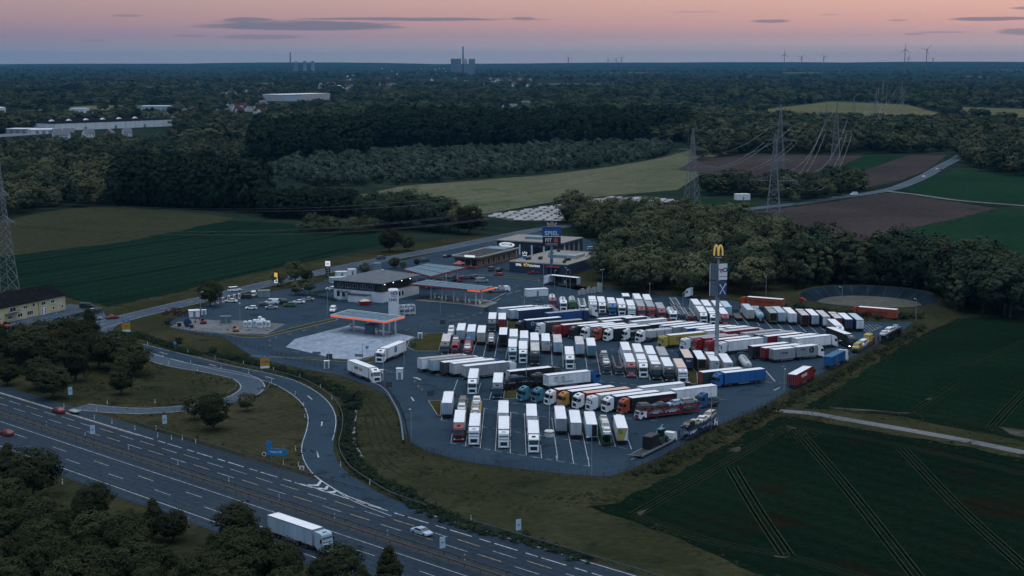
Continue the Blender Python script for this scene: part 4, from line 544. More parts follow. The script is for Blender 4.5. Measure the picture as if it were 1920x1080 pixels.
# ------------------------------------------------------------------ the ground, roads and fields
ASPH = ground_mat('asphalt', (0.017, 0.036, 0.056), (0.025, 0.048, 0.070), (0.014, 0.030, 0.046), 0.035, 1.2, bump=0.15, rough=0.72, spec=0.06, spots=((0.012, 0.023, 0.034), 0.16))
ASPH_OLD = ground_mat('worn_asphalt', (0.042, 0.064, 0.086), (0.060, 0.084, 0.108), None, 0.03, 0.9, bump=0.15, rough=0.72, spec=0.06)
ASPH_ROAD = ground_mat('motorway_asphalt', (0.020, 0.034, 0.050), (0.028, 0.044, 0.061), None, 0.02, 0.8, bump=0.12, rough=0.72, spec=0.06, rows=(math.radians(-44.8), 1.85, 0.45))
CONC = ground_mat('concrete_paving', (0.22, 0.27, 0.33), (0.27, 0.32, 0.385), (0.175, 0.215, 0.27), 0.05, 0.6, bump=0.1, rough=0.8)
PAVER = ground_mat('pale_paving', (0.20, 0.19, 0.18), (0.27, 0.26, 0.25), None, 0.2, 1.5, bump=0.1, rough=0.85)
VERGE = ground_mat('verge_grass', (0.027, 0.030, 0.015), (0.043, 0.043, 0.023), (0.015, 0.021, 0.011), 0.045, 0.55, bump=0.9)
LAND = ground_mat('countryside', (0.012, 0.022, 0.016), (0.020, 0.032, 0.022), (0.010, 0.018, 0.014), 0.006, 0.06, bump=0.5)
CROP = ground_mat('young_crop', (0.007, 0.021, 0.013), (0.010, 0.027, 0.017), None, 0.008, 0.5, rows=(math.radians(62), 9.0, 0.35), bump=0.6)
STUB = ground_mat('stubble', (0.040, 0.042, 0.024), (0.032, 0.037, 0.021), (0.024, 0.033, 0.018), 0.012, 0.3, rows=(math.radians(62), 6.0, 0.25), bump=0.5)
MEAD = ground_mat('meadow_grass', (0.082, 0.092, 0.054), (0.110, 0.108, 0.066), (0.050, 0.070, 0.036), 0.012, 0.2, bump=0.5)
MOWN = ground_mat('mown_verge', (0.036, 0.037, 0.020), (0.052, 0.049, 0.028), (0.022, 0.027, 0.015), 0.05, 0.6, rows=(math.radians(-30), 2.6, 0.25), bump=0.8)
MEAD2 = ground_mat('pale_meadow', (0.085, 0.090, 0.045), (0.11, 0.105, 0.05), (0.06, 0.075, 0.035), 0.01, 0.1, bump=0.3)
SOILM = ground_mat('ploughed_soil', (0.044, 0.036, 0.036), (0.058, 0.047, 0.045), (0.035, 0.034, 0.032), 0.015, 0.35, rows=(math.radians(38), 3.2, 0.4), bump=0.7)
GREEN = ground_mat('winter_crop', (0.010, 0.030, 0.016), (0.014, 0.038, 0.020), None, 0.01, 0.3, rows=(math.radians(55), 6.0, 0.35), bump=0.5)
WHEAT = ground_mat('wheat_crop', (0.0055, 0.0155, 0.0085), (0.008, 0.021, 0.011), (0.008, 0.012, 0.0065), 0.02, 0.7, rows=(math.radians(-52), 6.2, 0.3), bump=1.0)
WHEAT2 = ground_mat('patchy_wheat_crop', (0.005, 0.013, 0.0075), (0.0075, 0.0175, 0.0095), (0.015, 0.0105, 0.0065), 0.018, 0.75, rows=(math.radians(-52), 6.2, 0.35), bump=1.0)
TRAM = ground_mat('trodden_crop', (0.0015, 0.0035, 0.002), (0.004, 0.007, 0.004), None, 0.06, 0.8, bump=0.6)
TRACK_SOIL = ground_mat('bare_soil', (0.075, 0.07, 0.06), (0.028, 0.032, 0.022), None, 0.2, 1.0, bump=0.4)
GRAVEL = ground_mat('gravel', (0.12, 0.125, 0.13), (0.16, 0.165, 0.17), (0.06, 0.065, 0.065), 0.08, 1.2, bump=0.4)
LAWN = ground_mat('island_grass', (0.040, 0.042, 0.017), (0.056, 0.054, 0.022), None, 0.15, 1.0, bump=0.8)
FILM = ground_mat('field_under_film', (0.055, 0.05, 0.042), (0.085, 0.08, 0.07), None, 0.05, 0.5)
PAINT = mat('road_paint', (0.47, 0.48, 0.49), 0.7, var=0.30, vscale=0.9)
PAINT_Y = mat('yellow_road_paint', (0.50, 0.36, 0.17), 0.7, var=0.25, vscale=0.9)

g_ = MB()
xs = [-16000, -6000, -2000, -700, -300, 0, 300, 700, 2000, 6000, 16000]
ys = [-400, 100, 300, 600, 1000, 2000, 4000, 8000, 16000, 25000]
for j, y in enumerate(ys):
    for x in xs: g_.v.append((x, y, -0.06))
for j in range(len(ys) - 1):
    for i in range(len(xs) - 1):
        a = j * len(xs) + i
        g_.f.append((a, a + 1, a + 1 + len(xs), a + len(xs))); g_.m.append(0)
o = g_.build('ground', LAND); o['kind'] = 'structure'
sheet('verge', [(-260, 120), (60, 120), (160, 240), (170, 560), (60, 720), (-20, 800), (-120, 640), (-260, 480)], 0.0, VERGE)

def ragged(poly, amp, step):
    """an outline that wavers the way a field edge does"""
    o = []
    for (x1, y1), (x2, y2) in zip(poly, poly[1:] + poly[:1]):
        n = max(1, int(math.hypot(x2 - x1, y2 - y1) / step))
        for i in range(n):
            x, y = x1 + (x2 - x1) * i / n, y1 + (y2 - y1) * i / n
            o.append((x + amp * mnoise.noise((x / 7, y / 7, 0.5)) * 1.6, y + amp * mnoise.noise((x / 7, y / 7, 7.5)) * 2.2))
    return o
FIELD_MATS = {'crop_field': CROP, 'stubble_field': STUB, 'meadow': MEAD, 'far_meadow': MEAD2, 'far_meadow_b': MEAD2, 'ploughed_field': SOILM, 'ploughed_field_far': SOILM,
              'fallow_strip': GREEN, 'ploughed_field_strip': SOILM, 'green_field': GREEN, 'green_field_b': GREEN, 'wheat_field': WHEAT, 'wheat_field_near': WHEAT2,
              'film_covered_field': FILM, 'far_green_patch': GREEN, 'pale_strip': STUB, 'pale_strip_b': STUB, 'verge_meadow': MOWN, 'verge_meadow_b': VERGE}
for i, (k, poly) in enumerate(D['fields'].items()):
    if min(p[1] for p in poly) < 900: poly = ragged(poly, 1.1, 3.0)
    sheet(k.replace('_b', ''), poly, 0.014 + 0.0007 * i, FIELD_MATS[k])

mb = MB()
for k, pts in enumerate(D['tram']):
    s_ = smooth_line(pts, 6)
    for off in (-0.95, 0.95):
        band(mb, s_, 0.50, 0.034 + 0.0006 * k, off)
        band(mb, s_, 0.22, 0.0343 + 0.0006 * k, off + 0.42, 1); band(mb, s_, 0.20, 0.0343 + 0.0006 * k, off - 0.40, 1)
for k, pts in enumerate(D['tram_far']):
    s_ = smooth_line(pts, 8)
    for off in (-1.0, 1.0):
        band(mb, s_, 0.5, 0.045 + 0.0006 * k, off)
o = mb.build('tramline', [TRAM, ground_mat('thin_crop', (0.022, 0.034, 0.020), (0.030, 0.036, 0.024), (0.012, 0.020, 0.012), 0.08, 0.9)]); o['kind'] = 'structure'
for k, poly in enumerate(D['soil']):
    sheet('bare_soil', ragged(poly, 1.4, 1.2), 0.046 + 0.0005 * k, TRACK_SOIL)

sheet('lorry_park_asphalt', D['areas']['lot'], 0.050, ASPH)
sheet('fuel_apron', D['areas']['apron'], 0.062, CONC)
sheet('pump_pavement', D['areas']['pump_pavement'], 0.0625, PAVER)
sheet('house_yard', D['areas']['yellow_house_yard'], 0.044, ASPH_OLD)
sheet('work_yard', D['areas']['work_yard'], 0.063, GRAVEL)
# grass islands: real low kerbs round them
for k in ('grass_plot', 'grass_a', 'grass_b', 'grass_c', 'grass_d', 'grass_e', 'grass_f', 'grass_s'):
    poly = D['areas'][k]
    m_ = MB(); m_.prism(poly, 0.03, 0.15)
    o = m_.build('grass_island', LAWN); o['kind'] = 'structure'
    m_ = MB()
    n = len(poly)
    for i in range(n):
        m_.bar((*poly[i], 0.10), (*poly[(i + 1) % n], 0.10), 0.16)
    o = m_.build('kerb', mat('kerb_concrete', (0.26, 0.26, 0.25), 0.85)); o['kind'] = 'structure'
# joints of the concrete apron
mb = MB()
ap = D['areas']['apron']
ax, ay = min(p[0] for p in ap), min(p[1] for p in ap)
JNT = mat('joint_sealant', (0.12, 0.12, 0.12), 0.9)
for i in range(1, 12):
    for (dx, dy) in ((0.55, 0.84), (-0.84, 0.55)):
        cx, cy = -62 + dx * 0, 470
        px_, py_ = -50 + (-dy) * (i - 6) * 6.5, 462 + dx * (i - 6) * 6.5
        seg = []
        for t in range(-80, 81):
            x, y = px_ + dx * t * 0.75, py_ + dy * t * 0.75
            seg.append(inside(x, y, ap))
        t = 0
        while t < 161:
            if seg[t]:
                u = t
                while u < 160 and seg[u + 1]: u += 1
                a, b = (t - 80) * 0.75, (u - 80) * 0.75
                if b - a > 2: band(mb, [(px_ + dx * a, py_ + dy * a), (px_ + dx * b, py_ + dy * b)], 0.14, 0.067 + (0.0006 if dx < 0 else 0))
                t = u
            t += 1
o = mb.build('paving_joint', JNT); o['kind'] = 'structure'

# --- the motorway: straight, running away to the lower right
U = Vector((math.cos(math.radians(-44.8)), math.sin(math.radians(-44.8))))
NN = Vector((-U.y, U.x))
M0 = Vector((-60.0, 319.0))
def mw(s, off): p = M0 + U * s + NN * off; return (p.x, p.y)
S0, S1 = -190, 150
def mband(mb_, a, b, off, wd, z): band(mb_, [mw(a, off), mw(b, off)], wd, z)
m_ = MB(); mband(m_, S0, S1, 9.3, 15.4, 0.052); o = m_.build('motorway_carriageway', ASPH_ROAD); o['kind'] = 'structure'
m_ = MB(); mband(m_, S0, S1, -10.7, 18.4, 0.052); o = m_.build('motorway_carriageway', ASPH_ROAD); o['kind'] = 'structure'
m_ = MB(); mband(m_, S0, S1, 0.05, 3.1, 0.049); o = m_.build('central_reservation', mat('median_gravel', (0.028, 0.030, 0.028), 0.95, var=0.2, vscale=0.8)); o['kind'] = 'structure'
wt = MB(); yl = MB()
mband(wt, S0, S1, -4.3, 0.15, 0.060); mband(wt, S0, S1, -16.3, 0.17, 0.060)
mband(wt, S0, S1, 2.6, 0.16, 0.060)
sd0 = (Vector(mw(0, 0)) - Vector(D['dash0'])).dot(-U)
for off in (-8.2, -11.8):
    s = S0 + (2 if off < -9 else 8)
    while s < S1:
        mband(wt, s, s + 6, off, 0.14, 0.060); s += 18
for off, ph in ((5.2, 0.0), (8.7, 9.0)):
    s = S0
    while s < S1:
        mband(wt, s + ph, s + ph + 6, off, 0.14, 0.060)
        mband(yl, s + ph + 8.4, s + ph + 14.4, off + 0.28, 0.14, 0.0605)
        s += 18
mband(wt, S0, -52, 12.1, 0.30, 0.060)
mband(yl, S0, -52, 11.6, 0.14, 0.0605)
s = -52
while s < S1:
    mband(wt, s, s + 6, 12.1, 0.26, 0.060); mband(wt, s + 8, s + 11, 12.1, 0.26, 0.060); s += 12
mband(wt, 44, S1, 16.2, 0.24, 0.060)
o = wt.build('motorway_marking', PAINT); o['kind'] = 'structure'
o = yl.build('yellow_roadworks_marking', PAINT_Y); o['kind'] = 'structure'

# --- slip roads, country road, lanes
ROADM = {'slip_road_entry': ASPH, 'slip_road_exit': ASPH_OLD, 'country_road': ASPH_OLD, 'yard_lane': ASPH_OLD, 'exit_lane': ASPH, 'farm_track': GRAVEL, 'far_lane': GRAVEL, 'far_lane_b': ASPH_OLD}
mk = MB()
for i, (k, (pts, wd)) in enumerate(D['roads'].items()):
    s_ = smooth_line(pts, 4 if wd > 5 else 8)
    m_ = MB(); band(m_, s_, wd, 0.0535 + 0.0008 * i)
    o = m_.build(k, ROADM[k]); o['kind'] = 'structure'
    if k in ('slip_road_entry', 'slip_road_exit', 'country_road'):
        z = 0.066
        a = s_ if k != 'slip_road_entry' else s_[:-14]
        band(mk, a, 0.16, z, wd / 2 - 0.35); band(mk, s_, 0.16, z, -wd / 2 + 0.35)
        if k == 'country_road':
            for q in range(0, len(s_) - 2, 4):
                band(mk, s_[q:q + 2], 0.14, z)
        if k == 'slip_road_entry':
            for q in range(8, 40, 6):
                band(mk, s_[q:q + 2], 0.3, z)
for (x1, y1, x2, y2, wd, dash) in D['lines']:
    a, b = Vector((x1, y1)), Vector((x2, y2))
    if not dash:
        band(mk, [a, b], wd, 0.0680)
    else:
        n = int((b - a).length / 1.5)
        for i in range(0, n, 2):
            band(mk, [a + (b - a) * (i / n), a + (b - a) * ((i + 1.1) / n)], wd, 0.0686)
for i, poly in enumerate(D['chevrons']):
    mk.prism(poly, 0.064, 0.070)
band(mk, smooth_line(D['gore'], 4), 0.28, 0.0705); band(mk, smooth_line(D['gore2'], 4), 0.28, 0.0710)
o = mk.build('road_marking', PAINT); o['kind'] = 'structure'

# --- dry pond: banked rim lined with sheets, dusty floor
PC = Vector(D['pond'][0]); PRX, PRY = D['pond'][1]
LINER = mat('pond_liner', (0.015, 0.026, 0.036), 0.8, spec=0.0, var=0.25, vscale=0.15)
m_ = MB()
ring = lambda k, z: [(PC.x + PRX * k * math.cos(t) + 0.8 * math.sin(3 * t), PC.y + PRY * k * math.sin(t), z) for t in [2 * math.pi * i / 48 for i in range(48)]]
m_.loft([ring(1.03, 3.1), ring(1.02, 3.2), ring(0.80, 0.05)], 0, cap=False)
o = m_.build('pond_bank', LINER); o['kind'] = 'structure'
m_ = MB()
for i_ in range(0, 48, 2):
    r1_, r0_ = ring(1.015, 3.2)[i_], ring(0.81, 0.16)[i_]; m_.bar((r1_[0], r1_[1], 3.2), (r0_[0], r0_[1], 0.16), 0.12)
o = m_.build('liner_seam', mat('liner_seam', (0.026, 0.038, 0.050), 0.8)); o['kind'] = 'structure'
m_ = MB(); m_.add(ring(0.805, 0.035), [tuple(range(48))]); o = m_.build('pond_floor', ground_mat('dried_mud', (0.10, 0.098, 0.086), (0.060, 0.064, 0.052), None, 0.05, 0.5, bump=0.2)); o['kind'] = 'structure'
m_ = MB(); m_.loft([ring(1.45, 0.0), ring(1.2, 1.9), ring(1.08, 3.15), ring(1.03, 3.05)], 0, cap=False); o = m_.build('pond_slope', VERGE); o['kind'] = 'structure'

DITCH = ground_mat('rank_grass', (0.007, 0.016, 0.009), (0.014, 0.024, 0.012), None, 0.15, 0.9, bump=0.8)
for k, line in enumerate(D['bank_shrubs']):
    m_ = MB(); band(m_, smooth_line(line, 2.5), 4.6, 0.012 + 0.0006 * k); o = m_.build('ditch', DITCH); o['kind'] = 'structure'
m_ = MB()
for k, line in enumerate(D['mow_tracks']):
    for off in (-0.9, 0.9): band(m_, smooth_line(line, 3), 0.45, 0.0105 + 0.0004 * k, off)
o = m_.build('mower_track', ground_mat('pressed_grass', (0.018, 0.022, 0.012), (0.026, 0.029, 0.016), None, 0.15, 0.9)); o['kind'] = 'structure'
m_ = MB(); band(m_, smooth_line(D['drain'], 2), 0.7, 0.03); o = m_.build('drain_channel', mat('kerb_concrete', (0.26, 0.26, 0.25), 0.85)); o['kind'] = 'structure'

# ------------------------------------------------------------------ vehicles
COL = {'W': (0.78, 0.79, 0.80), 'LG': (0.50, 0.51, 0.51), 'G': (0.27, 0.29, 0.31), 'DG': (0.070, 0.076, 0.085), 'K': (0.014, 0.015, 0.018), 'R': (0.27, 0.020, 0.022), 'DR': (0.20, 0.010, 0.014),
       'OR': (0.40, 0.075, 0.022), 'OR2': (0.36, 0.065, 0.022), 'O': (0.6, 0.22, 0.05), 'OY': (0.46, 0.22, 0.045), 'Y': (0.44, 0.34, 0.07), 'B': (0.014, 0.115, 0.33), 'B2': (0.018, 0.075, 0.24), 'B3': (0.02, 0.12, 0.30), 'B4': (0.015, 0.09, 0.22),
       'DB': (0.018, 0.042, 0.10), 'T': (0.06, 0.20, 0.26), 'LB': (0.36, 0.48, 0.56), 'GN': (0.05, 0.14, 0.05), 'GN2': (0.025, 0.11, 0.045), 'DGN': (0.020, 0.040, 0.040), 'BR': (0.16, 0.11, 0.08), 'BE': (0.48, 0.43, 0.34)}
def paint(k, side=False):
    if side:
        return mat('trailer_side_' + k, COL[k], 0.55, var=0.13, vscale=0.8, streak=True, spec=0.4)
    return mat('paint_' + k, COL[k], 0.32, var=0.06, vscale=1.0)
ROOF = {'w': mat('white_roof', (0.80, 0.80, 0.815), 0.6, var=0.07, vscale=0.45), 'g': mat('grey_roof', (0.34, 0.34, 0.36), 0.7, var=0.15, vscale=0.6), 'p': mat('dusty_pink_roof', (0.56, 0.52, 0.51), 0.7, var=0.14, vscale=0.7),
        'o': mat('orange_tarpaulin', (0.66, 0.36, 0.24), 0.7, rgb2=(0.52, 0.42, 0.38), vscale=0.8), 'o2': mat('rust_stained_roof', (0.60, 0.58, 0.58), 0.7, rgb2=(0.60, 0.36, 0.20), vscale=1.6), 'br': mat('dirty_brown_roof', (0.36, 0.32, 0.28), 0.8, var=0.3, vscale=0.5),
        'lb': mat('pale_blue_roof', (0.46, 0.55, 0.62), 0.6, var=0.08), 'cb': mat('blue_container_roof', (0.10, 0.24, 0.34), 0.6, var=0.15)}
GLASS = mat('dark_glass', (0.012, 0.016, 0.022), 0.08, var=0.0, spec=0.8)
BLACKP = mat('black_plastic', (0.018, 0.019, 0.021), 0.6)
CHAS = mat('chassis_black', (0.022, 0.022, 0.024), 0.7, var=0.3)
TYRE = mat('tyre_rubber', (0.016, 0.016, 0.017), 0.9)
RIM = mat('wheel_rim', (0.40, 0.41, 0.42), 0.4, 0.6)
STEEL = mat('galvanised_steel', (0.42, 0.44, 0.46), 0.45, 0.5, var=0.15)
LAMP = mat('headlamp_glass', (0.62, 0.64, 0.66), 0.15)
LAMP_ON = mat('lit_headlamp', (0.9, 0.9, 0.85), 0.3, emit=(1.0, 0.9, 0.7, 6.0))
TAIL = mat('tail_lamp', (0.30, 0.012, 0.010), 0.3)
WHITE_L = mat('white_lettering', (0.72, 0.72, 0.72), 0.6)
LETTER = {'W': WHITE_L, 'R': mat('red_lettering', (0.34, 0.03, 0.03), 0.6), 'DR': mat('dark_red_lettering', (0.16, 0.012, 0.012), 0.6), 'DB': mat('navy_lettering', (0.03, 0.045, 0.08), 0.6)}

def wheel_mesh(r, wd):
    def fn(b):
        b.lathe([(r * 0.62, -wd / 2), (r * 0.94, -wd / 2), (r, -wd * 0.32), (r, wd * 0.32), (r * 0.94, wd / 2), (r * 0.62, wd / 2)], 12, axis='y', m=0)
        for sg in (-1, 1):
            b.lathe([(r * 0.60, sg * wd * 0.30), (r * 0.60, sg * wd * 0.46), (r * 0.22, sg * wd * 0.36), (r * 0.12, sg * wd * 0.52)], 10, axis='y', m=1)
    return shape('wheel_%d_%d' % (r * 100, wd * 100), fn, [TYRE, RIM])

# --- tractor unit, x forward, rear of the cab at x = 0, ground at z = 0, nose at x = 2.25
def g_cab(b):
    prof = [(0.02, 0.95), (0.55, 0.95), (0.60, 0.62), (1.55, 0.62), (1.62, 0.32), (2.22, 0.32), (2.30, 0.60), (2.30, 1.60), (2.20, 1.95), (1.98, 2.92), (1.80, 3.22), (1.20, 3.62), (0.45, 3.88), (0.02, 3.88)]
    b.side(prof, -1.25, 1.25, 0, inset=0.10)
def g_cab_low(b):
    prof = [(0.02, 0.95), (0.55, 0.95), (0.60, 0.62), (1.55, 0.62), (1.62, 0.32), (2.20, 0.32), (2.30, 0.70), (2.30, 1.70), (2.22, 1.95), (2.06, 2.92), (2.00, 3.40), (1.80, 3.66), (1.05, 3.74), (0.02, 3.80)]
    b.side(prof, -1.25, 1.25, 0, inset=0.05)
def g_screen(b):
    b.add([(2.225, -1.08, 1.98), (2.225, 1.08, 1.98), (2.03, 1.04, 2.86), (2.03, -1.04, 2.86), (2.19, -1.08, 1.98), (2.19, 1.08, 1.98), (1.99, 1.04, 2.86), (1.99, -1.04, 2.86)], [(0, 1, 2, 3), (5, 4, 7, 6), (0, 4, 5, 1), (3, 2, 6, 7), (1, 5, 6, 2), (4, 0, 3, 7)])
def g_visor(b): b.side([(2.06, 2.84), (2.22, 2.78), (2.24, 2.86), (2.00, 3.04)], -1.1, 1.1)
def g_swin(b):
    for s_ in (1,):
        y0, y1 = s_ * 1.18, s_ * 1.222
        b.add([(1.05, y1, 1.98), (2.02, y1, 1.92), (1.88, y1 - s_ * .02, 2.72), (1.05, y1 - s_ * .02, 2.76), (1.05, y0, 1.98), (2.02, y0, 1.92), (1.88, y0, 2.72), (1.05, y0, 2.76)], [(0, 1, 2, 3), (7, 6, 5, 4), (0, 4, 5, 1), (1, 5, 6, 2), (2, 6, 7, 3), (3, 7, 4, 0)])
def g_grille(b):
    b.box(2.29, 2.335, -0.78, 0.78, 0.72, 1.55)
    for z in (0.86, 1.05, 1.24, 1.43): b.box(2.33, 2.355, -0.70, 0.70, z, z + 0.05)
def g_bumper(b): b.bbox(2.05, 2.40, -1.24, 1.24, 0.30, 0.62, 0.06)
def g_head(b): b.box(2.28, 2.41, -0.20, 0.20, 0.56, 0.80)
def g_mirror(b):
    b.box(2.00, 2.16, -0.12, 0.16, 2.05, 2.85); b.bar((2.02, -0.30, 2.75), (2.05, 0.0, 2.78), 0.05)
def g_skylamp(b): b.box(1.30, 1.72, -0.42, 0.42, 3.33, 3.60)
def g_tchassis(b):
    for y in (-0.45, 0.45): b.box(-3.55, 1.4, y - 0.08, y + 0.08, 0.62, 0.92)
    for x in (-3.5, -2.2, -0.8): b.box(x, x + 0.12, -0.45, 0.45, 0.66, 0.88)
    b.bbox(-2.0, -0.4, -1.22, -0.62, 0.42, 1.0, 0.1); b.bbox(-2.0, -0.4, 0.62, 1.22, 0.42, 1.0, 0.1)
    for y in (-1.0, 1.0):
        b.side([(-3.4, 0.75), (-3.3, 1.06), (-2.95, 1.16), (-2.25, 1.16), (-1.95, 1.02), (-2.3, 1.10), (-2.95, 1.10), (-3.25, 1.0)], y - 0.28, y + 0.28)
    b.lathe([(0.46, 0), (0.50, 0.05), (0.50, 0.12)], 10, c=(-2.5, 0, 1.0))
def tractor(root, x0, ck, extra='', parts_scale=1):
    pm = paint(ck)
    alt = int(root.location.x * 7 + root.location.y * 3) % 3 == 0
    cab = put('cab', shape('tall_cab', g_cab_low, pm) if alt else shape('cab', g_cab, pm), root, (x0, 0, 0))
    put('windscreen', shape('windscreen', g_screen, GLASS), cab)
    for s_ in (1, -1): put('side_window', shape('side_window', g_swin, GLASS), cab, scale=(1, s_, 1))
    put('sun_visor', shape('sun_visor', g_visor, BLACKP), cab)
    put('grille', shape('grille', g_grille, BLACKP if 'kgrille' in extra or ck in ('DG', 'K', 'DR') else STEEL if ck in ('R', 'OY') else BLACKP), cab)
    put('roof_hatch', shape('roof_hatch', g_skylamp, BLACKP if ck != 'K' else WHITE_L), cab, (-0.30, 0, 0.17) if not alt else (-0.2, 0, 0.16))
    put('front_bumper', shape('front_bumper', g_bumper, paint('R') if 'redb' in extra else pm), root, (x0, 0, 0))
    hl = LAMP_ON if 'lights' in extra else LAMP
    for s_ in (-1, 1):
        put('headlight', shape('headlight', g_head, hl), cab, (0, s_ * 0.98, 0))
        m_ = put('mirror', shape('mirror', g_mirror, BLACKP), cab, (0, s_ * 1.42, 0))
        if s_ < 0: m_.scale = (1, -1, 1)
    put('chassis', shape('tractor_chassis', g_tchassis, CHAS), root, (x0, 0, 0))
    for x, wd in ((1.08, 0.32), (-2.6, 0.62)):
        for s_ in (-1, 1):
            put('wheel', wheel_mesh(0.51, wd), root, (x0 + x, s_ * (1.06 if wd < .5 else 0.93), 0.51))

# --- trailer body centred on x = 0
def trailer_body(root, ln, side_k, roof_k, rear, extra, z1=4.0, label=None):
    h = ln / 2
    sm = paint(side_k, True)
    def g_box(b):
        b.box(-h, h, -1.27, 1.27, 1.05, z1 - 0.06)
    cb = put('cargo_box', shape('cargo_box_%.1f' % ln, g_box, sm), root)
    def g_rails(b):
        for s_ in (-1, 1):
            b.box(-h - 0.02, h + 0.02, s_ * 1.275 - 0.035, s_ * 1.275 + 0.035, z1 - 0.14, z1)
            b.box(-h - 0.02, h + 0.02, s_ * 1.275 - 0.03, s_ * 1.275 + 0.03, 1.0, 1.14)
            for x in (-h, h): b.box(x - 0.06, x + 0.06, s_ * 1.25 - 0.06, s_ * 1.25 + 0.06, 1.0, z1)
            if side_k not in ('W', 'LB'):
                k = int(ln / 1.2)
                for i in range(1, k): b.box(-h + ln * i / k - 0.03, -h + ln * i / k + 0.03, s_ * 1.288 - 0.012, s_ * 1.288 + 0.012, 1.05, z1 - 0.1)
        b.box(-h - 0.03, -h + 0.05, -1.27, 1.27, z1 - 0.16, z1)
        b.box(h - 0.05, h + 0.03, -1.27, 1.27, z1 - 0.16, z1)
    put('edge_frame', shape('edge_frame_%.1f_%d' % (ln, side_k not in ('W', 'LB')), g_rails, STEEL if side_k in ('W', 'LG', 'LB', 'G') else paint(side_k, True)), root)
    def g_roof(b):
        k = max(3, int(ln / 1.5))
        for i in range(k):          # stretched sheets sagging a little between the bows
            x0, x1 = -h + 0.05 + (ln - 0.1) * i / k, -h + 0.05 + (ln - 0.1) * (i + 1) / k
            b.add([(x0, -1.24, z1 - 0.02), (x1, -1.24, z1 - 0.02), (x1, 1.24, z1 - 0.02), (x0, 1.24, z1 - 0.02), ((x0 + x1) / 2, 0, z1 + 0.03 - 0.035 * (i % 2))], [(0, 1, 4), (1, 2, 4), (2, 3, 4), (3, 0, 4)])
    rf = put('roof', shape('trailer_roof_%.1f_%.1f' % (ln, z1), g_roof, ROOF[roof_k]), root)
    if 'seam' in extra:
        b = MB(); b.box(h * 0.35 - 0.12, h * 0.35 + 0.12, -1.28, 1.28, z1 + 0.02, z1 + 0.07); b.build('roof_seam', BLACKP, rf)
    # rear
    zt = z1 - 0.18
    def leaf(b): b.box(-0.05, 0.0, 0.02, 1.20, 1.12, zt)
    def bars(b):
        for y in (0.25, 0.85):
            b.tube((-0.09, y, 1.05), (-0.09, y, zt + 0.05), 0.025, 5)
            for z in (1.3, zt - 0.15): b.box(-0.12, -0.05, y - 0.06, y + 0.06, z, z + 0.08)
    rk = {'d': side_k, 'lb': 'LB', 'frame': 'W', 'gd': 'LG', 'silver': None, 'open': 'W', 'openk': None, 'openy': None, 'openr': None, 'q': None, 'YG': None}.get(rear, rear)
    if rear in ('openk', 'openy', 'openr'):
        b = MB(); b.box(-h - 0.03, -h - 0.004, -1.1, 1.1, 1.15, zt - 0.05); b.build('opening_shade', mat('painted_inside_shade', (0.008, 0.008, 0.009), 0.9), root)  # near-black sheet on the solid box, painted as the shade inside
        b = MB()
        for s_ in (-1, 1): b.box(-h - 0.06, -h, s_ * 1.19 - 0.07, s_ * 1.19 + 0.07, 1.08, zt + 0.12)
        b.box(-h - 0.06, -h, -1.12, 1.12, 1.08, 1.2); b.box(-h - 0.06, -h, -1.12, 1.12, zt, zt + 0.12)
        b.build('rear_frame', paint({'openk': 'DG', 'openy': 'Y', 'openr': 'R'}[rear]), root)
    elif rear == 'open':
        b = MB(); b.box(-h - 0.03, -h - 0.004, -1.16, -0.02, 1.15, zt); b.build('opening_shade', mat('painted_inside_shade', (0.008, 0.008, 0.009), 0.9), root)  # black sheet paints the unlit load space behind the open half
        put('rear_door', shape('rear_door', leaf, paint('LB', True)), root, (-h - 0.005, 0, 0))
        b = MB(); b.box(-0.6, 0.55, -1.36, -1.30, 1.12, zt); b.build('rear_door', paint('W', True), root, (-h + 0.6, 0, 0))
    elif rear == 'q':
        b = MB(); b.box(-h - 0.05, -h - 0.004, -1.2, 1.2, 1.1, zt); pn = b.build('rear_panel', paint('W', True), root)
        b = MB(); b.add([(-h - 0.062, 1.18, 1.1), (-h - 0.062, -0.35, 1.1), (-h - 0.062, -1.1, zt), (-h - 0.062, 1.18, zt), (-h - 0.04, 1.18, 1.1), (-h - 0.04, -0.35, 1.1), (-h - 0.04, -1.1, zt), (-h - 0.04, 1.18, zt)], [(0, 3, 2, 1), (0, 1, 5, 4), (1, 2, 6, 5), (2, 3, 7, 6), (3, 0, 4, 7)]); b.build('yellow_panel', mat('olive_yellow_vinyl', (0.42, 0.36, 0.10), 0.6), pn)
        o_ = wall_text('Q', 1.15, mat('dark_green_lettering', (0.03, 0.06, 0.03), 0.6), pn, (-h - 0.08, 0.5, 3.1), -math.pi / 2)
    else:
        dm = mat('ribbed_steel_door', (0.45, 0.52, 0.58), 0.35, 0.7, var=0.2, vscale=3.0) if rear == 'silver' else (mat('yellow_green_panel', (0.36, 0.40, 0.10), 0.6) if rear == 'YG' else paint(rk, True))
        for s_ in (1, -1):
            d_ = put('rear_door', shape('rear_door', leaf, dm), root, (-h - 0.005, 0, 0))
            if s_ < 0: d_.scale = (1, -1, 1)
            put('lock_bar', shape('lock_bar', bars, STEEL if rear != 'lb' else BLACKP), d_)
            if rear == 'silver':
                b = MB()
                for y in (0.3, 0.6, 0.9): b.box(-0.08, -0.05, y - 0.05, y + 0.05, 1.12, zt)
                b.build('door_rib', STEEL, d_)
    if rear == 'gd':
        b = MB(); b.box(-h - 0.075, -h - 0.056, -0.75, -0.35, 3.0, 3.4); b.build('number_panel', BLACKP, root)
    if 'fridge' in extra:
        b = MB(); b.bbox(h + 0.02, h + 0.45, -0.95, 0.95, 2.35, z1 - 0.1, 0.1); b.bbox(h + 0.03, h + 0.5, -0.6, 0.6, z1 - 0.1, z1 + 0.1, 0.05)
        b.build('cooling_unit', paint('W'), root)
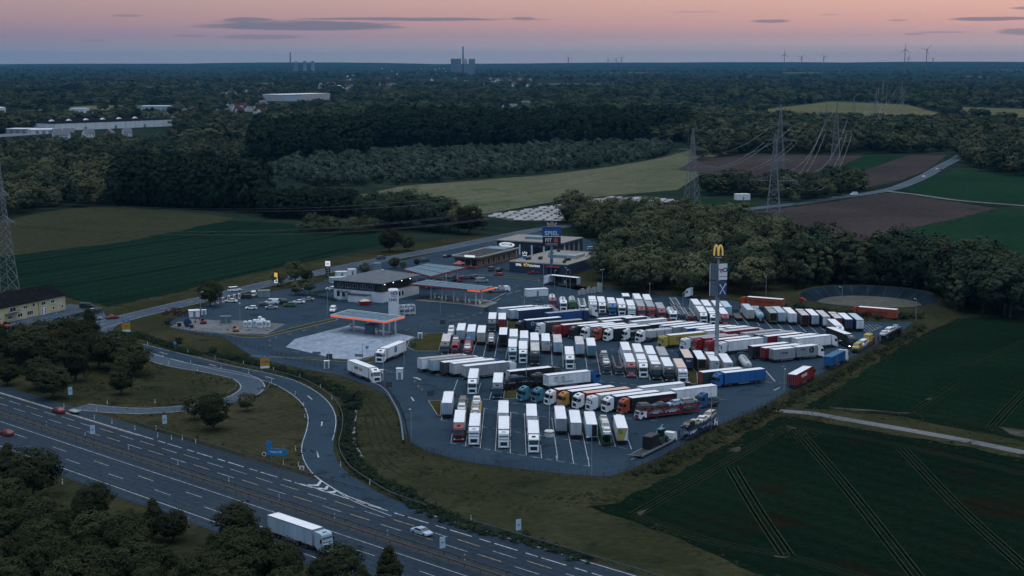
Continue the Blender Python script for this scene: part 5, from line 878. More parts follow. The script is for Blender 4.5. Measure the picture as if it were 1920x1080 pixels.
    under(root, ln)
def under(root, ln):
    h = ln / 2
    long_ = ln > 10
    def g(b):
        for y in (-0.5, 0.5): b.box(-h + 0.2, h - 0.3, y - 0.07, y + 0.07, 0.78, 1.02)
        x = -h + 0.6
        while x < h - 0.5:
            b.box(x, x + 0.1, -1.1, 1.1, 0.94, 1.03); x += 1.4
        if long_:
            for y in (-0.62, 0.62): b.tube((h - 3.6, y, 0.02), (h - 3.6, y, 0.95), 0.08, 6)
            b.bbox(h - 7.2, h - 4.6, -1.2, -0.75, 0.45, 0.92, 0.05); b.bbox(h - 7.2, h - 4.6, 0.75, 1.2, 0.45, 0.92, 0.05)
    put('underframe', shape('underframe_%.1f' % ln, g, CHAS), root)
    def gb(b):
        b.box(-h - 0.02, -h + 0.08, -1.22, 1.22, 0.42, 0.58); b.box(-h, -h + 0.1, -1.24, 1.24, 0.82, 1.0)
        for y in (-0.6, 0.6): b.box(-h + 0.02, -h + 0.1, y - 0.05, y + 0.05, 0.5, 0.9)
    put('rear_bumper', shape('rear_bumper_%.1f' % ln, gb, CHAS), root)
    for s_ in (-1, 1):
        put('tail_light', shape('tail_light_%.1f' % ln, lambda b: b.box(-h - 0.035, -h + 0.02, -0.22, 0.22, 0.84, 0.98), TAIL), root, (0, s_ * 0.95, 0))
        def gs(b):
            for z in (0.55, 0.8): b.box(-h + (5.2 if long_ else 2.4), h - (4.4 if long_ else 0.6), -0.02, 0.02, z, z + 0.1)
        put('side_guard', shape('side_guard_%.1f' % ln, gs, STEEL), root, (0, s_ * 1.22, 0))
        for x in ((1.9, 3.2, 4.5) if long_ else (1.3, 2.6)):
            put('wheel', wheel_mesh(0.48, 0.42), root, (-h + x, s_ * 1.03, 0.48))

def cap_side(root, extra, ln):
    h = ln / 2
    for e in extra.split('|'):
        if e.startswith('txt:'):
            _, s_, ck = e.split(':')
            sz = {'DIS': 1.55, 'WERNERS': 1.1, 'STORK': 0.8}.get(s_, 0.85 if len(s_) < 14 else 0.9)
            xo = {'DIS': 3.2, 'LOGISTICS': -3.6}.get(s_, 0.0)
            for sg in (-1, 1):
                wall_text(s_, sz, LETTER[ck], root, (xo, sg * 1.30, 2.7), 0 if sg < 0 else math.pi)
        if e in ('ring', 'emblem', 'swirl', 'bdisc', 'disc'):
            for sg in (-1, 1):
                b = MB()
                def ringm(cx, r0, r1, mm=0, cz=2.75):
                    n = 20
                    vs = []
                    for i in range(n):
                        a = 2 * math.pi * i / n
                        for r in (r0, r1):
                            for y in (sg * 1.275, sg * 1.30): vs.append((cx + r * math.cos(a), y, cz + r * math.sin(a)))
                    fs = []
                    for i in range(n):
                        j = (i + 1) % n
                        fs += [(4 * i, 4 * j, 4 * j + 1, 4 * i + 1), (4 * i + 1, 4 * j + 1, 4 * j + 3, 4 * i + 3), (4 * i + 3, 4 * j + 3, 4 * j + 2, 4 * i + 2)]
                    b.add(vs, fs, mm)
                if e == 'ring': ringm(4.4, 0.45, 0.62); b.build('emblem', WHITE_L, root); wall_text('HZ', 0.8, WHITE_L, root, (2.9, sg * 1.30, 2.75), 0 if sg < 0 else math.pi)
                if e == 'emblem':
                    ringm(-4.1, 0.55, 0.64); ringm(-2.1, 0.55, 0.64)
                    for cx in (-4.1, -2.1): b.box(cx - 0.05, cx + 0.05, min(sg * 1.275, sg * 1.298), max(sg * 1.275, sg * 1.298), 2.4, 3.1); b.box(cx - 0.3, cx + 0.3, min(sg * 1.275, sg * 1.297), max(sg * 1.275, sg * 1.297), 2.95, 3.04)
                    b.build('emblem', BLACKP, root)
                    b2 = MB(); b2.prism([(-3.8, 0), (0.8, 0.0), (1.6, 0.18), (-2, 0.14)], 0, 0.02); o_ = b2.build('blue_stripe', mat('blue_stripe', (0.03, 0.16, 0.28), 0.6), root, (0, sg * 1.28, 1.75)); o_.rotation_euler = (math.pi / 2, 0, 0)
                if e == 'swirl': ringm(1.6, 0.35, 0.95, 0); ringm(1.9, 0.0, 0.28, 0, 2.9); b.build('emblem', mat('charcoal_emblem', (0.03, 0.03, 0.032), 0.6), root); wall_text('STORK', 0.62, LETTER['DB'], root, (-1.7, sg * 1.30, 3.2), 0 if sg < 0 else math.pi)
                if e == 'bdisc': ringm(0.9, 0.30, 0.95); ringm(0.75, 0.0, 0.18); b.build('emblem', mat('blue_emblem', (0.02, 0.13, 0.34), 0.5), root)
                if e == 'disc':
                    ringm(1.6, 0.0, 0.62); b.build('emblem', mat('golden_disc', (0.52, 0.30, 0.04), 0.5), root)
                    wall_text('LADE', 1.1, LETTER['DB'], root, (-0.9, sg * 1.30, 2.7), 0 if sg < 0 else math.pi); wall_text('X', 1.1, LETTER['DB'], root, (2.8, sg * 1.30, 2.7), 0 if sg < 0 else math.pi)
        if e.startswith('rtxt:'):
            o_ = wall_text(e[5:], 0.75, WHITE_L, root, (-h - 0.09, 0.0, 3.0), -math.pi / 2)
        if e == 'mark':
            b = MB(); b.box(h + 1.55, h + 1.75, -0.35, 0.35, 3.66, 3.72); b.box(h + 1.35, h + 1.95, -0.08, 0.08, 3.68, 3.74)
            b.build('roof_mark', paint('R'), root)

# ------------------------------------------------------------------ buildings
WALLW = mat('white_render', (0.62, 0.64, 0.66), 0.85, var=0.08, vscale=0.4, streak=True)
WALLY = mat('yellow_render', (0.52, 0.45, 0.27), 0.9, var=0.10, vscale=0.4, streak=True)
NAVY = mat('navy_cladding', (0.024, 0.040, 0.072), 0.55, var=0.1, vscale=0.5)
DCLAD = mat('dark_cladding', (0.040, 0.034, 0.032), 0.7, var=0.15)
SLATE = mat('slate_roof', (0.13, 0.14, 0.155), 0.85, spec=0.1, var=0.12, vscale=0.5, bump=0.2, bscale=3)
TILE_D = mat('dark_tile_roof', (0.014, 0.014, 0.016), 0.85, var=0.25, vscale=0.6, bump=0.5, bscale=4, spec=0.0)
TILE_R = mat('red_tile_roof', (0.075, 0.034, 0.03), 0.85, spec=0.0, var=0.2, vscale=0.4)
GRAVROOF = mat('gravel_roof', (0.27, 0.25, 0.23), 0.95, spec=0.0, var=0.14, vscale=0.5)
BITUM = mat('bitumen_roof', (0.060, 0.062, 0.066), 0.9, spec=0.1, var=0.2, vscale=0.5)
WHITEP = mat('white_panel', (0.74, 0.75, 0.76), 0.4, var=0.05)
LITW = mat('lit_white_sign', (0.8, 0.8, 0.8), 0.5, emit=(0.95, 0.98, 1.0, 0.5))
LITLAMP = mat('lit_lamp', (0.8, 0.8, 0.8), 0.5, emit=(1.0, 0.93, 0.8, 4.0))
LITY = mat('lit_yellow_sign', (0.7, 0.42, 0.05), 0.5, emit=(1.0, 0.62, 0.10, 0.55))
LITR = mat('lit_red_band', (0.62, 0.08, 0.03), 0.5, emit=(1.0, 0.16, 0.05, 0.55))
REDB = mat('red_fascia', (0.36, 0.03, 0.03), 0.5)
WARM = mat('lit_canopy_lamp', (0.9, 0.85, 0.7), 0.5, emit=(1.0, 0.82, 0.55, 5.0))
CANOPY = mat('canopy_sheet', (0.05, 0.10, 0.135), 0.5, rgb2=(0.15, 0.23, 0.28), vscale=0.9)
SIGNB = mat('blue_sign', (0.015, 0.07, 0.22), 0.5, var=0.1)
SIGNK = mat('black_sign', (0.012, 0.011, 0.012), 0.5)
SIGNLB = mat('traffic_blue', (0.02, 0.20, 0.45), 0.5)
SIGNY = mat('traffic_yellow', (0.46, 0.24, 0.025), 0.5)
GREYPOLE = mat('grey_pole', (0.20, 0.25, 0.29), 0.5, 0.3, var=0.15)
BLUEPOLE = mat('blue_pole', (0.02, 0.16, 0.34), 0.5)
XRED = mat('orange_red_cross', (0.52, 0.12, 0.08), 0.5)

def window(parent, c, wd, ht, face, frame_m=WHITEP, mull=1):
    """c = sill centre in the building's own axes; face '-x' or '-y'"""
    b = MB()
    t = 0.09
    b.box(-wd / 2, wd / 2, -0.07, 0.05, 0, t); b.box(-wd / 2, wd / 2, -0.07, 0.05, ht - t, ht)
    b.box(-wd / 2, -wd / 2 + t, -0.07, 0.05, t, ht - t); b.box(wd / 2 - t, wd / 2, -0.07, 0.05, t, ht - t)
    for k in range(mull):
        x = -wd / 2 + wd * (k + 1) / (mull + 1); b.box(x - 0.04, x + 0.04, -0.06, 0.04, t, ht - t)
    w_ = b.build('window', frame_m, parent, c, 0 if face == '-y' else -math.pi / 2)
    b = MB(); b.box(-wd / 2 + t, wd / 2 - t, -0.025, 0.02, t, ht - t); b.build('pane', GLASS, w_)
    return w_

A64 = math.radians(64)
# --- filling station shop
lu, lv = 26.0, 21.3
root = thing('station_building', 'white two storey filling station building with grey hipped roof', 'building', (-47.4, 569.4, 0.05), math.radians(62.5))
b = MB(); b.box(0, lu, 0, lv, 0, 3.9); b.build('ground_floor_wall', WALLW, root)
b = MB(); b.box(0.03, lu, 3.2, lv - 0.03, 3.9, 7.0); b.box(0.5, 4, 0.6, 3.2, 3.9, 7.0); b.build('upper_wall', DCLAD, root)
b = MB()
ov = 0.9
b.add([(-ov, -ov + 0.6, 7.0), (lu + ov, -ov + 0.6, 7.0), (lu + ov, lv + ov, 7.0), (-ov, lv + ov, 7.0), (-ov, -ov + 0.6, 7.25), (lu + ov, -ov + 0.6, 7.25), (lu + ov, lv + ov, 7.25), (-ov, lv + ov, 7.25), (lv / 2, lv / 2, 10.0), (lu - lv / 2, lv / 2, 10.0)],
      [(0, 3, 2, 1), (0, 1, 5, 4), (1, 2, 6, 5), (2, 3, 7, 6), (3, 0, 4, 7), (4, 5, 9, 8), (5, 6, 9), (6, 7, 8, 9), (7, 4, 8)])
rf = b.build('roof', SLATE, root)
b = MB(); b.lathe([(0.5, 0), (0.6, 0.1), (0.15, 0.12)], 10, c=(lu * 0.55, lv * 0.42, 9.9)); b.tube((lu * 0.55, lv * 0.42, 9.6), (lu * 0.55, lv * 0.42, 10.2), 0.06, 5); b.build('satellite_dish', WHITEP, rf)
b = MB(); b.box(-0.15, lu + 0.1, -0.15, 3.25, 3.9, 4.02); b.build('terrace', BITUM, root)
for i in range(9): window(root, (4.5 + i * 2.4, 3.2, 4.9), 1.7, 1.5, '-y', DCLAD)
for i in range(4): window(root, (7.5 + i * 2.2, 0, 1.1), 1.1, 1.6, '-y', DCLAD, 0)
for i in range(5): window(root, (0.03, 5.2 + i * 3.3, 4.7), 2.2, 1.6, '-x', mat('grey_frame', (0.35, 0.40, 0.45), 0.5), 1)
for yy in (14.5, 17.0, 19.3): window(root, (0, yy, 1.2), 1.3, 1.6, '-x', DCLAD, 0)
b = MB(); b.box(-0.04, 0.0, 15.0, 20.0, 2.75, 3.45); s_ = b.build('shop_sign', mat('dark_teal_sign', (0.03, 0.10, 0.15), 0.5), root)
wall_text('TOTAL STOP', 0.5, WHITE_L, s_, (-0.06, 17.5, 3.1), -math.pi / 2)
b = MB(); b.box(-3.2, 0, 5.0, 13.0, 0, 2.6); b.build('porch', WALLW, root)
b = MB(); b.box(-3.4, -0.02, 4.8, 13.2, 2.6, 2.75); b.build('porch_roof', BITUM, root)
b = MB()
for i in range(12): b.box(-1.5 - 0.0, -0.2, 13.6 + i * 0.3, 13.9 + i * 0.3, 3.5 - i * 0.3, 3.6 - i * 0.3)
b.bar((-1.5, 13.6, 4.4), (-1.5, 17.4, 0.9), 0.08); b.build('outside_stair', GREYPOLE, root)
for i, x in enumerate((1.0, 7.0, 13.0, 19.0)):
    b = MB(); b.lathe([(0.05, -0.12), (0.22, 0.0), (0.05, 0.12)], 8, c=(x, -0.35, 6.7)); b.build('wall_lamp', LITLAMP, root)

# --- canopies (roof z about 5.5) with their pillars and pumps
def canopy(name, label, poly, pillars, pumps, fascia, band_m, z=5.1, white_edge=False):
    root = thing(name, label, 'canopy', (0, 0, 0))
    cx, cy = sum(p[0] for p in poly) / 4, sum(p[1] for p in poly) / 4
    root.location = (cx, cy, 0)
    P = [(x - cx, y - cy) for x, y in poly]
    b = MB(); b.prism(P, z, z + 0.55); b.build('fascia', fascia, root)
    b = MB()
    k = 0.985
    b.prism([(x * k, y * k) for x, y in P], z + 0.56, z + 0.60); deck = b.build('roof_deck', BITUM, root)
    # corrugated roof sheets laid side by side
    A_, B_, C_, D_ = [Vector((x * 0.97, y * 0.97)) for x, y in P]
    n = 14
    for i in range(n):
        t0, t1 = (i + 0.06) / n, (i + 0.94) / n
        q = [A_.lerp(B_, t0), A_.lerp(B_, t1), D_.lerp(C_, t1), D_.lerp(C_, t0)]
        b = MB()
        for s0, s1 in ((0.0, 0.31), (0.345, 0.655), (0.69, 1.0)):
            qq = [q[0].lerp(q[3], s0), q[1].lerp(q[2], s0), q[1].lerp(q[2], s1), q[0].lerp(q[3], s1)]
            b.prism([(p.x, p.y) for p in qq], z + 0.605, z + 0.66 + 0.03 * (i % 2))
        b.build('roof_sheet', CANOPY, deck)
    for i in range(4):
        p, q = Vector(P[i]), Vector(P[(i + 1) % 4])
        nrm = Vector(((q - p).y, -(q - p).x)).normalized()
        if nrm.dot(p + q) < 0: nrm = -nrm
        o_ = nrm * 0.03
        b = MB(); b.prism([(p.x + o_.x, p.y + o_.y), (q.x + o_.x, q.y + o_.y), (q.x - o_.x, q.y - o_.y), (p.x - o_.x, p.y - o_.y)], z + 0.06, z + 0.50)
        b.build('red_band', band_m, root)
        if white_edge:
            b = MB(); b.prism([(p.x + o_.x * 2, p.y + o_.y * 2), (q.x + o_.x * 2, q.y + o_.y * 2), (q.x - o_.x * 6, q.y - o_.y * 6), (p.x - o_.x * 6, p.y - o_.y * 6)], z + 0.55, z + 0.72); b.build('white_edge', WHITEP, root)
    for x, y in pillars:
        b = MB(); b.box(-0.2, 0.2, -0.2, 0.2, 0.06, z); b.build('pillar', WHITEP, root, (x - cx, y - cy, 0), A64)
    n = 6
    for i in range(n):
        c = A_.lerp(B_, (i + 0.5) / n).lerp(D_.lerp(C_, (i + 0.5) / n), 0.5)
        b = MB(); b.box(-0.5, 0.5, -0.2, 0.2, z - 0.06, z - 0.004); b.build('ceiling_lamp', WARM, root, (c.x, c.y, 0))
    for i, (x, y, rz, lb) in enumerate(pumps):
        pr = thing('fuel_pump', lb, 'fuel pump', (x, y, 0.07), rz, 'fuel pumps under the canopies')
        b = MB(); b.bbox(-1.4, 1.4, -0.6, 0.6, 0, 0.15, 0.05); b.build('plinth', mat('kerb_concrete', (0.26, 0.26, 0.25), 0.85), pr)
        b = MB(); b.bbox(-0.55, 0.55, -0.28, 0.28, 0.15, 2.0, 0.05); b.build('cabinet', WHITEP, pr)
        b = MB(); b.box(-0.42, 0.42, -0.30, 0.30, 1.35, 1.75); b.build('display', GLASS, pr)
        b = MB(); b.box(-0.57, 0.57, -0.30, 0.30, 0.3, 0.5); b.build('red_stripe', REDB, pr)
        b = MB(); b.tube((0.6, 0, 1.7), (0.85, 0, 0.7), 0.035, 6); b.tube((0.85, 0, 0.7), (0.62, 0, 0.35), 0.035, 6); b.build('hose', BLACKP, pr)
    return root
pil = [(-30.1, 578.7), (-25.8, 575.8), (-21.4, 572.1), (-17.0, 568.6), (-13.1, 565.2), (-11.2, 572.9)]
ORDN = ['first', 'second', 'third', 'fourth', 'fifth']
canopy('fuel_canopy', 'main fuel canopy with blue grey roof sheets and dark red fascia', [(-38.3, 579.2), (-11.6, 561.9), (-6.3, 571.5), (-32.4, 591.3)], pil,
       [(x + 1.5, y - 0.4, A64, '%s pump from the station building under the main canopy' % ORDN[i]) for i, (x, y) in enumerate(pil[:5])], BITUM, REDB)
b = MB(); b.prism([(-16.2, 564.82), (-11.55, 561.80), (-11.50, 561.86), (-16.15, 564.9)], 5.1, 5.66); b.prism([(-11.6, 561.85), (-6.25, 571.45), (-6.32, 571.5), (-11.66, 561.9)], 5.1, 5.66)
tag(b.build('canopy_light_band', LITR), 'lit red band wrapped round the near corner of the main canopy', 'light band')
canopy('fuel_canopy', 'rear fuel canopy beside the shrubs with dark red fascia', [(-43.4, 621.0), (-31.2, 599.2), (-18.3, 626.4), (-34.7, 639.1)], [(-33.5, 608), (-26, 615), (-22, 624), (-38, 622), (-31, 630)],
       [(-33.0, 612.0, A64, 'pump nearest the white box under the rear canopy'), (-27.5, 620.0, A64, 'middle pump under the rear canopy'), (-31.5, 627.0, A64, 'farthest pump under the rear canopy')], BITUM, REDB)
canopy('gas_canopy', 'small canopy with lit orange red fascia over the pale concrete apron', [(-59.2, 507.0), (-40.2, 494.3), (-34.8, 504.2), (-54.2, 518.4)], [(-52.0, 509.5), (-47.0, 506.5), (-41.5, 500.5), (-40.0, 505.5), (-37.8, 503.0)],
       [(-53.0, 511.0, A64, 'pump with a white cylinder under the small lit canopy'), (-44.0, 503.0, A64, 'pump beside the dark cabin under the small lit canopy')], WHITEP, LITR, white_edge=True)
root = thing('service_cabin', 'dark grey cabin standing under the small lit canopy', 'cabin', (-45.6, 504.2, 0.07), A64)
b = MB(); b.bbox(-1.8, 1.8, -1.6, 1.6, 0, 3.0, 0.05); b.build('wall', mat('cabin_grey', (0.10, 0.13, 0.15), 0.6), root)
b = MB(); b.box(-1.9, 1.9, -1.7, 1.7, 3.0, 3.1); b.build('roof', BITUM, root)
b = MB(); b.box(-0.5, 0.5, -1.64, -1.6, 0.1, 2.2); b.build('door', GREYPOLE, root)
# --- LNG storage tower
root = thing('gas_storage_tower', 'tall white storage tower with red and blue emblem and gas lettering behind the small canopy', 'storage tower', (-41.0, 538.0, 0.05), math.radians(6))
b = MB(); b.bbox(-1.75, 1.75, -0.9, 2.4, 0, 9.6, 0.25); b.build('body', WHITEP, root)
b = MB(); b.bbox(-1.2, 1.2, -0.5, 2.0, 9.6, 9.75, 0.1); b.build('cap', WHITEP, root)
wall_text('LNG', 1.35, mat('dark_blue_lettering', (0.02, 0.04, 0.09), 0.5), root, (-0.2, -0.96, 6.1))
def total_logo(root, c, s, rz=0.0, faced='-y', dark=False):
    """two interlocking ribbons: red bars on the left, a blue ring on the right"""
    b = MB(); b.box(-1.5 * s, 0.0, -0.03, 0, 0.18 * s, 0.52 * s); b.add([(-1.3 * s, -0.03, 0.1 * s), (-0.7 * s, -0.03, -0.1 * s), (-0.4 * s, -0.03, -0.8 * s), (-0.75 * s, -0.03, -0.8 * s)], [(0, 3, 2, 1)]); b.box(-0.5 * s, 0.1 * s, -0.035, 0, -0.2 * s, 0.2 * s)
    b.build('red_ribbon', mat('emblem_red', (0.50, 0.05, 0.04), 0.5), root, c, rz)
    b = MB()
    n = 20
    vs = []
    for i in range(n):
        a = 2 * math.pi * i / n
        for r in (0.42 * s, 0.78 * s): vs.append((0.65 * s + r * 1.15 * math.cos(a), -0.032, 0.15 * s + r * math.sin(a)))
    b.add(vs, [(2 * i, 2 * i + 1, (2 * i + 3) % (2 * n), (2 * i + 2) % (2 * n)) for i in range(n)])
    b.build('blue_ring', mat('emblem_blue', (0.02, 0.10, 0.30), 0.5), root, c, rz)
total_logo(root, (0.1, -0.94, 8.3), 0.85)
wall_text('TotalEnergies', 0.34, mat('emblem_red', (0.50, 0.05, 0.04), 0.5), root, (0.1, -0.94, 7.3))
root = thing('steel_cage', 'white steel frame cage beside the storage tower', 'cage', (-39.2, 540.5, 0.05), math.radians(20))
b = MB()
for x in (0, 1.9, 3.8, 5.7):
    for y in (0, 2.6):
        b.box(x - 0.1, x + 0.1, y - 0.1, y + 0.1, 0, 3.4)
    b.box(x - 0.09, x + 0.09, 0, 2.6, 3.25, 3.42); b.box(x - 0.09, x + 0.09, 0, 2.6, 0.4, 0.55)
for y in (0, 2.6):
    for z in (0.5, 3.35): b.box(0, 5.7, y - 0.09, y + 0.09, z - 0.09, z + 0.09)
b.build('frame', WHITEP, root)
b = MB(); b.lathe([(0.2, 0.2), (0.8, 0.6), (0.8, 5.1), (0.2, 5.5)], 12, c=(0, 1.3, 1.7), axis='x'); b.build('vessel', GREYPOLE, root)

# --- navy games hall with gravel roof
lu, lv = 44.0, 26.6
root = thing('games_hall', 'low navy hall with pale gravel roof and lit lettering', 'building', (22.8, 643.0, 0.05), A64)
b = MB(); b.box(0, lu, 0, lv, 0, 4.3); b.build('wall', NAVY, root)
b = MB(); b.box(0.3, lu - 0.3, 0.3, lv - 0.3, 4.3, 4.42); rf = b.build('roof', GRAVROOF, root)
for nm, bx in (('parapet', (-0.05, lu + 0.05, -0.05, 0.3)), ('parapet', (-0.05, lu + 0.05, lv - 0.3, lv + 0.05)), ('parapet', (-0.05, 0.3, 0.3, lv - 0.3)), ('parapet', (lu - 0.3, lu + 0.05, 0.3, lv - 0.3))):
    b = MB(); b.box(*bx, 4.3, 4.72); b.build(nm, mat('pale_coping', (0.42, 0.38, 0.31), 0.7), root)
for x, y in ((12, 6), (14, 5.5), (12, 18), (14, 18.5), (27, 20), (29, 20), (36, 5), (38, 5.4), (6, 4), (40, 22), (8, 22), (10, 22)):
    b = MB(); b.bbox(x - 0.6, x + 0.6, y - 0.6, y + 0.6, 4.42, 5.5, 0.08); b.build('roof_fan', BLACKP, rf)
b = MB(); b.bbox(20, 24, 9, 18, 4.42, 5.7, 0.06); b.build('ventilation_unit', mat('teal_grey_unit', (0.16, 0.24, 0.27), 0.5), rf)
b = MB(); b.bbox(19, 23, 4.5, 8.8, 4.42, 6.0, 0.06); b.bbox(23.4, 31, 5.5, 7.5, 4.42, 5.6, 0.06); b.build('ventilation_unit', STEEL, rf)
sg = put('lit_lettering', None, root)
wall_text('SPIEL', 1.25, LITW, root, (-0.06, 22.2, 3.3), -math.pi / 2, name='lit_lettering')
wall_text('STATION', 1.15, LITW, root, (-0.06, 14.9, 3.15), -math.pi / 2, name='lit_lettering')
bpy.data.objects.remove(sg)
def crown(parent, c, s, m_, rz):
    b = MB()
    pts = [(-1, 0), (-1.25, 1.0), (-0.55, 0.5), (0, 1.25), (0.55, 0.5), (1.25, 1.0), (1, 0)]
    for (x0, z0), (x1, z1) in zip(pts, pts[1:] + pts[:1]): b.bar((x0 * s, 0, z0 * s), (x1 * s, 0, z1 * s), 0.16 * s)
    return b.build('crown', m_, parent, c, rz)
crown(root, (-0.08, 18.7, 3.0), 0.95, LITY, -math.pi / 2)
b = MB(); b.box(-1.1, -0.02, 3.2, 9.4, 3.15, 3.5); b.build('entrance_canopy', mat('red_awning', (0.42, 0.04, 0.035), 0.5), root)
for yy in (4.6, 6.4, 8.1): window(root, (-0.02, yy, 0.05), 1.5, 2.9, '-x', BLACKP, 0)
for (x, y, lb) in ((5.4, 663.5, 'blue advertising pillar with a white crown at the far corner of the navy hall'), (42.9, 681.0, 'blue advertising pillar with a white crown at the long end of the navy hall')):
    r2 = thing('advertising_pillar', lb, 'sign', (x, y, 0.05), 0.0)
    b = MB(); b.lathe([(0.75, 0), (0.75, 2.6)], 12); b.build('column', SIGNLB, r2)
    b = MB(); b.lathe([(0.75, 5.0), (0.8, 5.4)], 12) if False else b.lathe([(0.8, 2.6), (0.8, 2.9)], 12); b.build('cap', SIGNB, r2)
    crown(r2, (0, -0.1, 3.1), 0.75, LITW, 0)
    r2.scale = (1, 1, 1.9)

# --- far hall with oval sign and murals
lu, lv = 25.0, 32.5
root = thing('sports_hall', 'dark hall with an oval white sign and painted figures on its flank', 'building', (22.8, 706.4, 0.05), math.radians(66))
b = MB(); b.box(0, lu, 0, lv, 0, 5.8); b.build('wall', mat('blue_black_cladding', (0.030, 0.045, 0.065), 0.55), root)
b = MB(); b.box(-0.8, lu + 0.2, -0.2, lv + 0.2, 5.8, 6.3); b.build('roof', GRAVROOF, root)
b = MB(); b.bbox(8, 11, 12, 22, 6.3, 7.4, 0.06); b.build('ventilation_unit', mat('teal_grey_unit', (0.16, 0.24, 0.27), 0.5), root)
b = MB(); b.lathe([(1, -0.06), (1, 0.0)], 20, axis='x'); o_ = b.build('oval_sign', LITW, root, (-0.06, 27.5, 4.2)); o_.scale = (1, 3.9, 1.15)
wall_text('NOVUM', 1.35, SIGNK, root, (-0.16, 27.5, 4.2), -math.pi / 2, spacing=1.15)
for yy in (9, 15, 21): 
    b = MB(); b.box(-0.35, 0.0, yy - 0.35, yy + 0.35, 0, 4.6); b.build('pilaster', WHITEP, root)
for yy in (4.5, 6.5, 11, 13, 17, 19): window(root, (-0.02, yy, 0.3), 1.8, 3.4, '-x', BLACKP, 1)
for i, (x, cm) in enumerate(((2.5, 'W'), (8, 'BE'), (14, 'BE'), (20, 'LG'))):
    b = MB()
    b.lathe([(0.45, -0.02), (0.45, 0.0)], 10, c=(x, -0.02, 4.9), axis='y'); b.add([(x - 1.3, -0.03, 0.4), (x + 1.2, -0.03, 0.4), (x + 0.9, -0.03, 3.6), (x + 0.3, -0.03, 4.5), (x - 0.3, -0.03, 4.5), (x - 1.0, -0.03, 3.4)], [(0, 1, 2, 3, 4, 5)])
    b.build('mural_figure', mat('mural_' + cm, tuple(c * (0.7 if i else 0.9) for c in COL[cm]), 0.7, var=0.3, vscale=1.0), root)

# --- brick restaurant
lu, lv = 36.5, 12.0
root = thing('brick_restaurant', 'long single storey brick restaurant with dark flat roof', 'building', (-14.0, 669.0, 0.05), A64)
BRICK = mat('red_brick', (0.26, 0.085, 0.06), 0.9, rgb2=(0.19, 0.13, 0.09), vscale=1.2)
b = MB(); b.box(0, lu, 0, lv, 0, 3.7); b.build('wall', BRICK, root)
b = MB(); b.box(-1.2, lu + 0.6, -1.0, lv + 0.8, 3.7, 4.3); b.build('roof_edge', mat('dark_fascia', (0.06, 0.055, 0.05), 0.7), root)
b = MB(); b.box(-0.6, lu, -0.4, lv + 0.2, 4.3, 4.45); rf = b.build('roof', BITUM, root)
for (x0, x1, y0, y1) in ((-1.2, lu + 0.6, -1.0, -0.45), (-1.2, -0.65, -0.4, lv + 0.8), (-0.6, lu + 0.6, lv + 0.3, lv + 0.8)):
    b = MB(); b.box(x0, x1, y0, y1, 4.3, 4.8); b.build('parapet', mat('pale_coping', (0.42, 0.38, 0.31), 0.7), root)
b = MB(); b.box(lu - 11, lu - 1, 1.0, lv - 2, 4.45, 5.1); b.build('roof_unit', mat('teal_grey_unit', (0.16, 0.24, 0.27), 0.5), rf)
for i in range(14): 
    b = MB(); b.box(2.2 + i * 2.5, 2.7 + i * 2.5, -0.12, 0, 0, 3.7); b.build('pilaster', mat('pale_brick', (0.34, 0.24, 0.16), 0.9), root)
for i in range(6): window(root, (3.7 + i * 5.0, -0.02, 1.0), 1.4, 1.7, '-y', BLACKP, 0)
for yy in (2.5, 5.5, 8.5): window(root, (-0.02, yy, 0.6), 2.2, 2.4, '-x', BLACKP, 1)
b = MB(); b.box(-1.28, -1.2, 1.5, 6.5, 4.35, 5.25); b.build('lit_sign', LITW, root)
b = MB(); b.bbox(lu + 0.8, lu + 4.5, 2, 9, 0, 3.0, 0.05); b.build('delivery_annex', WALLW, root)
root = thing('tent_stall', 'red and white tent stall by the end of the brick restaurant', 'stall', (-22.5, 664, 0.05), A64)
b = MB(); b.loft([[(-2, -2, 2.4), (2, -2, 2.4), (2, 2, 2.4), (-2, 2, 2.4)], [(-0.1, -0.1, 3.6), (0.1, -0.1, 3.6), (0.1, 0.1, 3.6), (-0.1, 0.1, 3.6)]]); b.build('tent_roof', paint('R'), root)
b = MB()
for x in (-1.9, 1.9):
    for y in (-1.9, 1.9): b.tube((x, y, 0), (x, y, 2.4), 0.06, 6)
b.build('tent_pole', STEEL, root)

# --- yellow house
a_ = math.atan2(518.4 - 553.58, -174.63 + 159.02)
root = thing('yellow_house', 'long yellow rendered house with a black tiled roof', 'house', (-159.0, 553.6, 0.03), a_)
ln_, dp = 52.0, 11.0          # local x runs from the right corner along the facade, local y points towards the viewer's right
b = MB(); b.box(0, ln_, -dp, 0, 0, 5.4); b.build('wall', WALLY, root)
b = MB(); o_ = 0.5
b.add([(-o_, -dp - o_, 5.3), (ln_ + o_, -dp - o_, 5.3), (ln_ + o_, o_, 5.3), (-o_, o_, 5.3), (2.4, -dp / 2, 9.3), (ln_ - 2.4, -dp / 2, 9.3), (-o_, -dp - o_, 5.15), (ln_ + o_, -dp - o_, 5.15), (ln_ + o_, o_, 5.15), (-o_, o_, 5.15)],
      [(0, 1, 5, 4), (1, 2, 5), (2, 3, 4, 5), (3, 0, 4), (6, 9, 8, 7), (0, 6, 7, 1), (1, 7, 8, 2), (2, 8, 9, 3), (3, 9, 6, 0)])
b.build('roof', TILE_D, root)
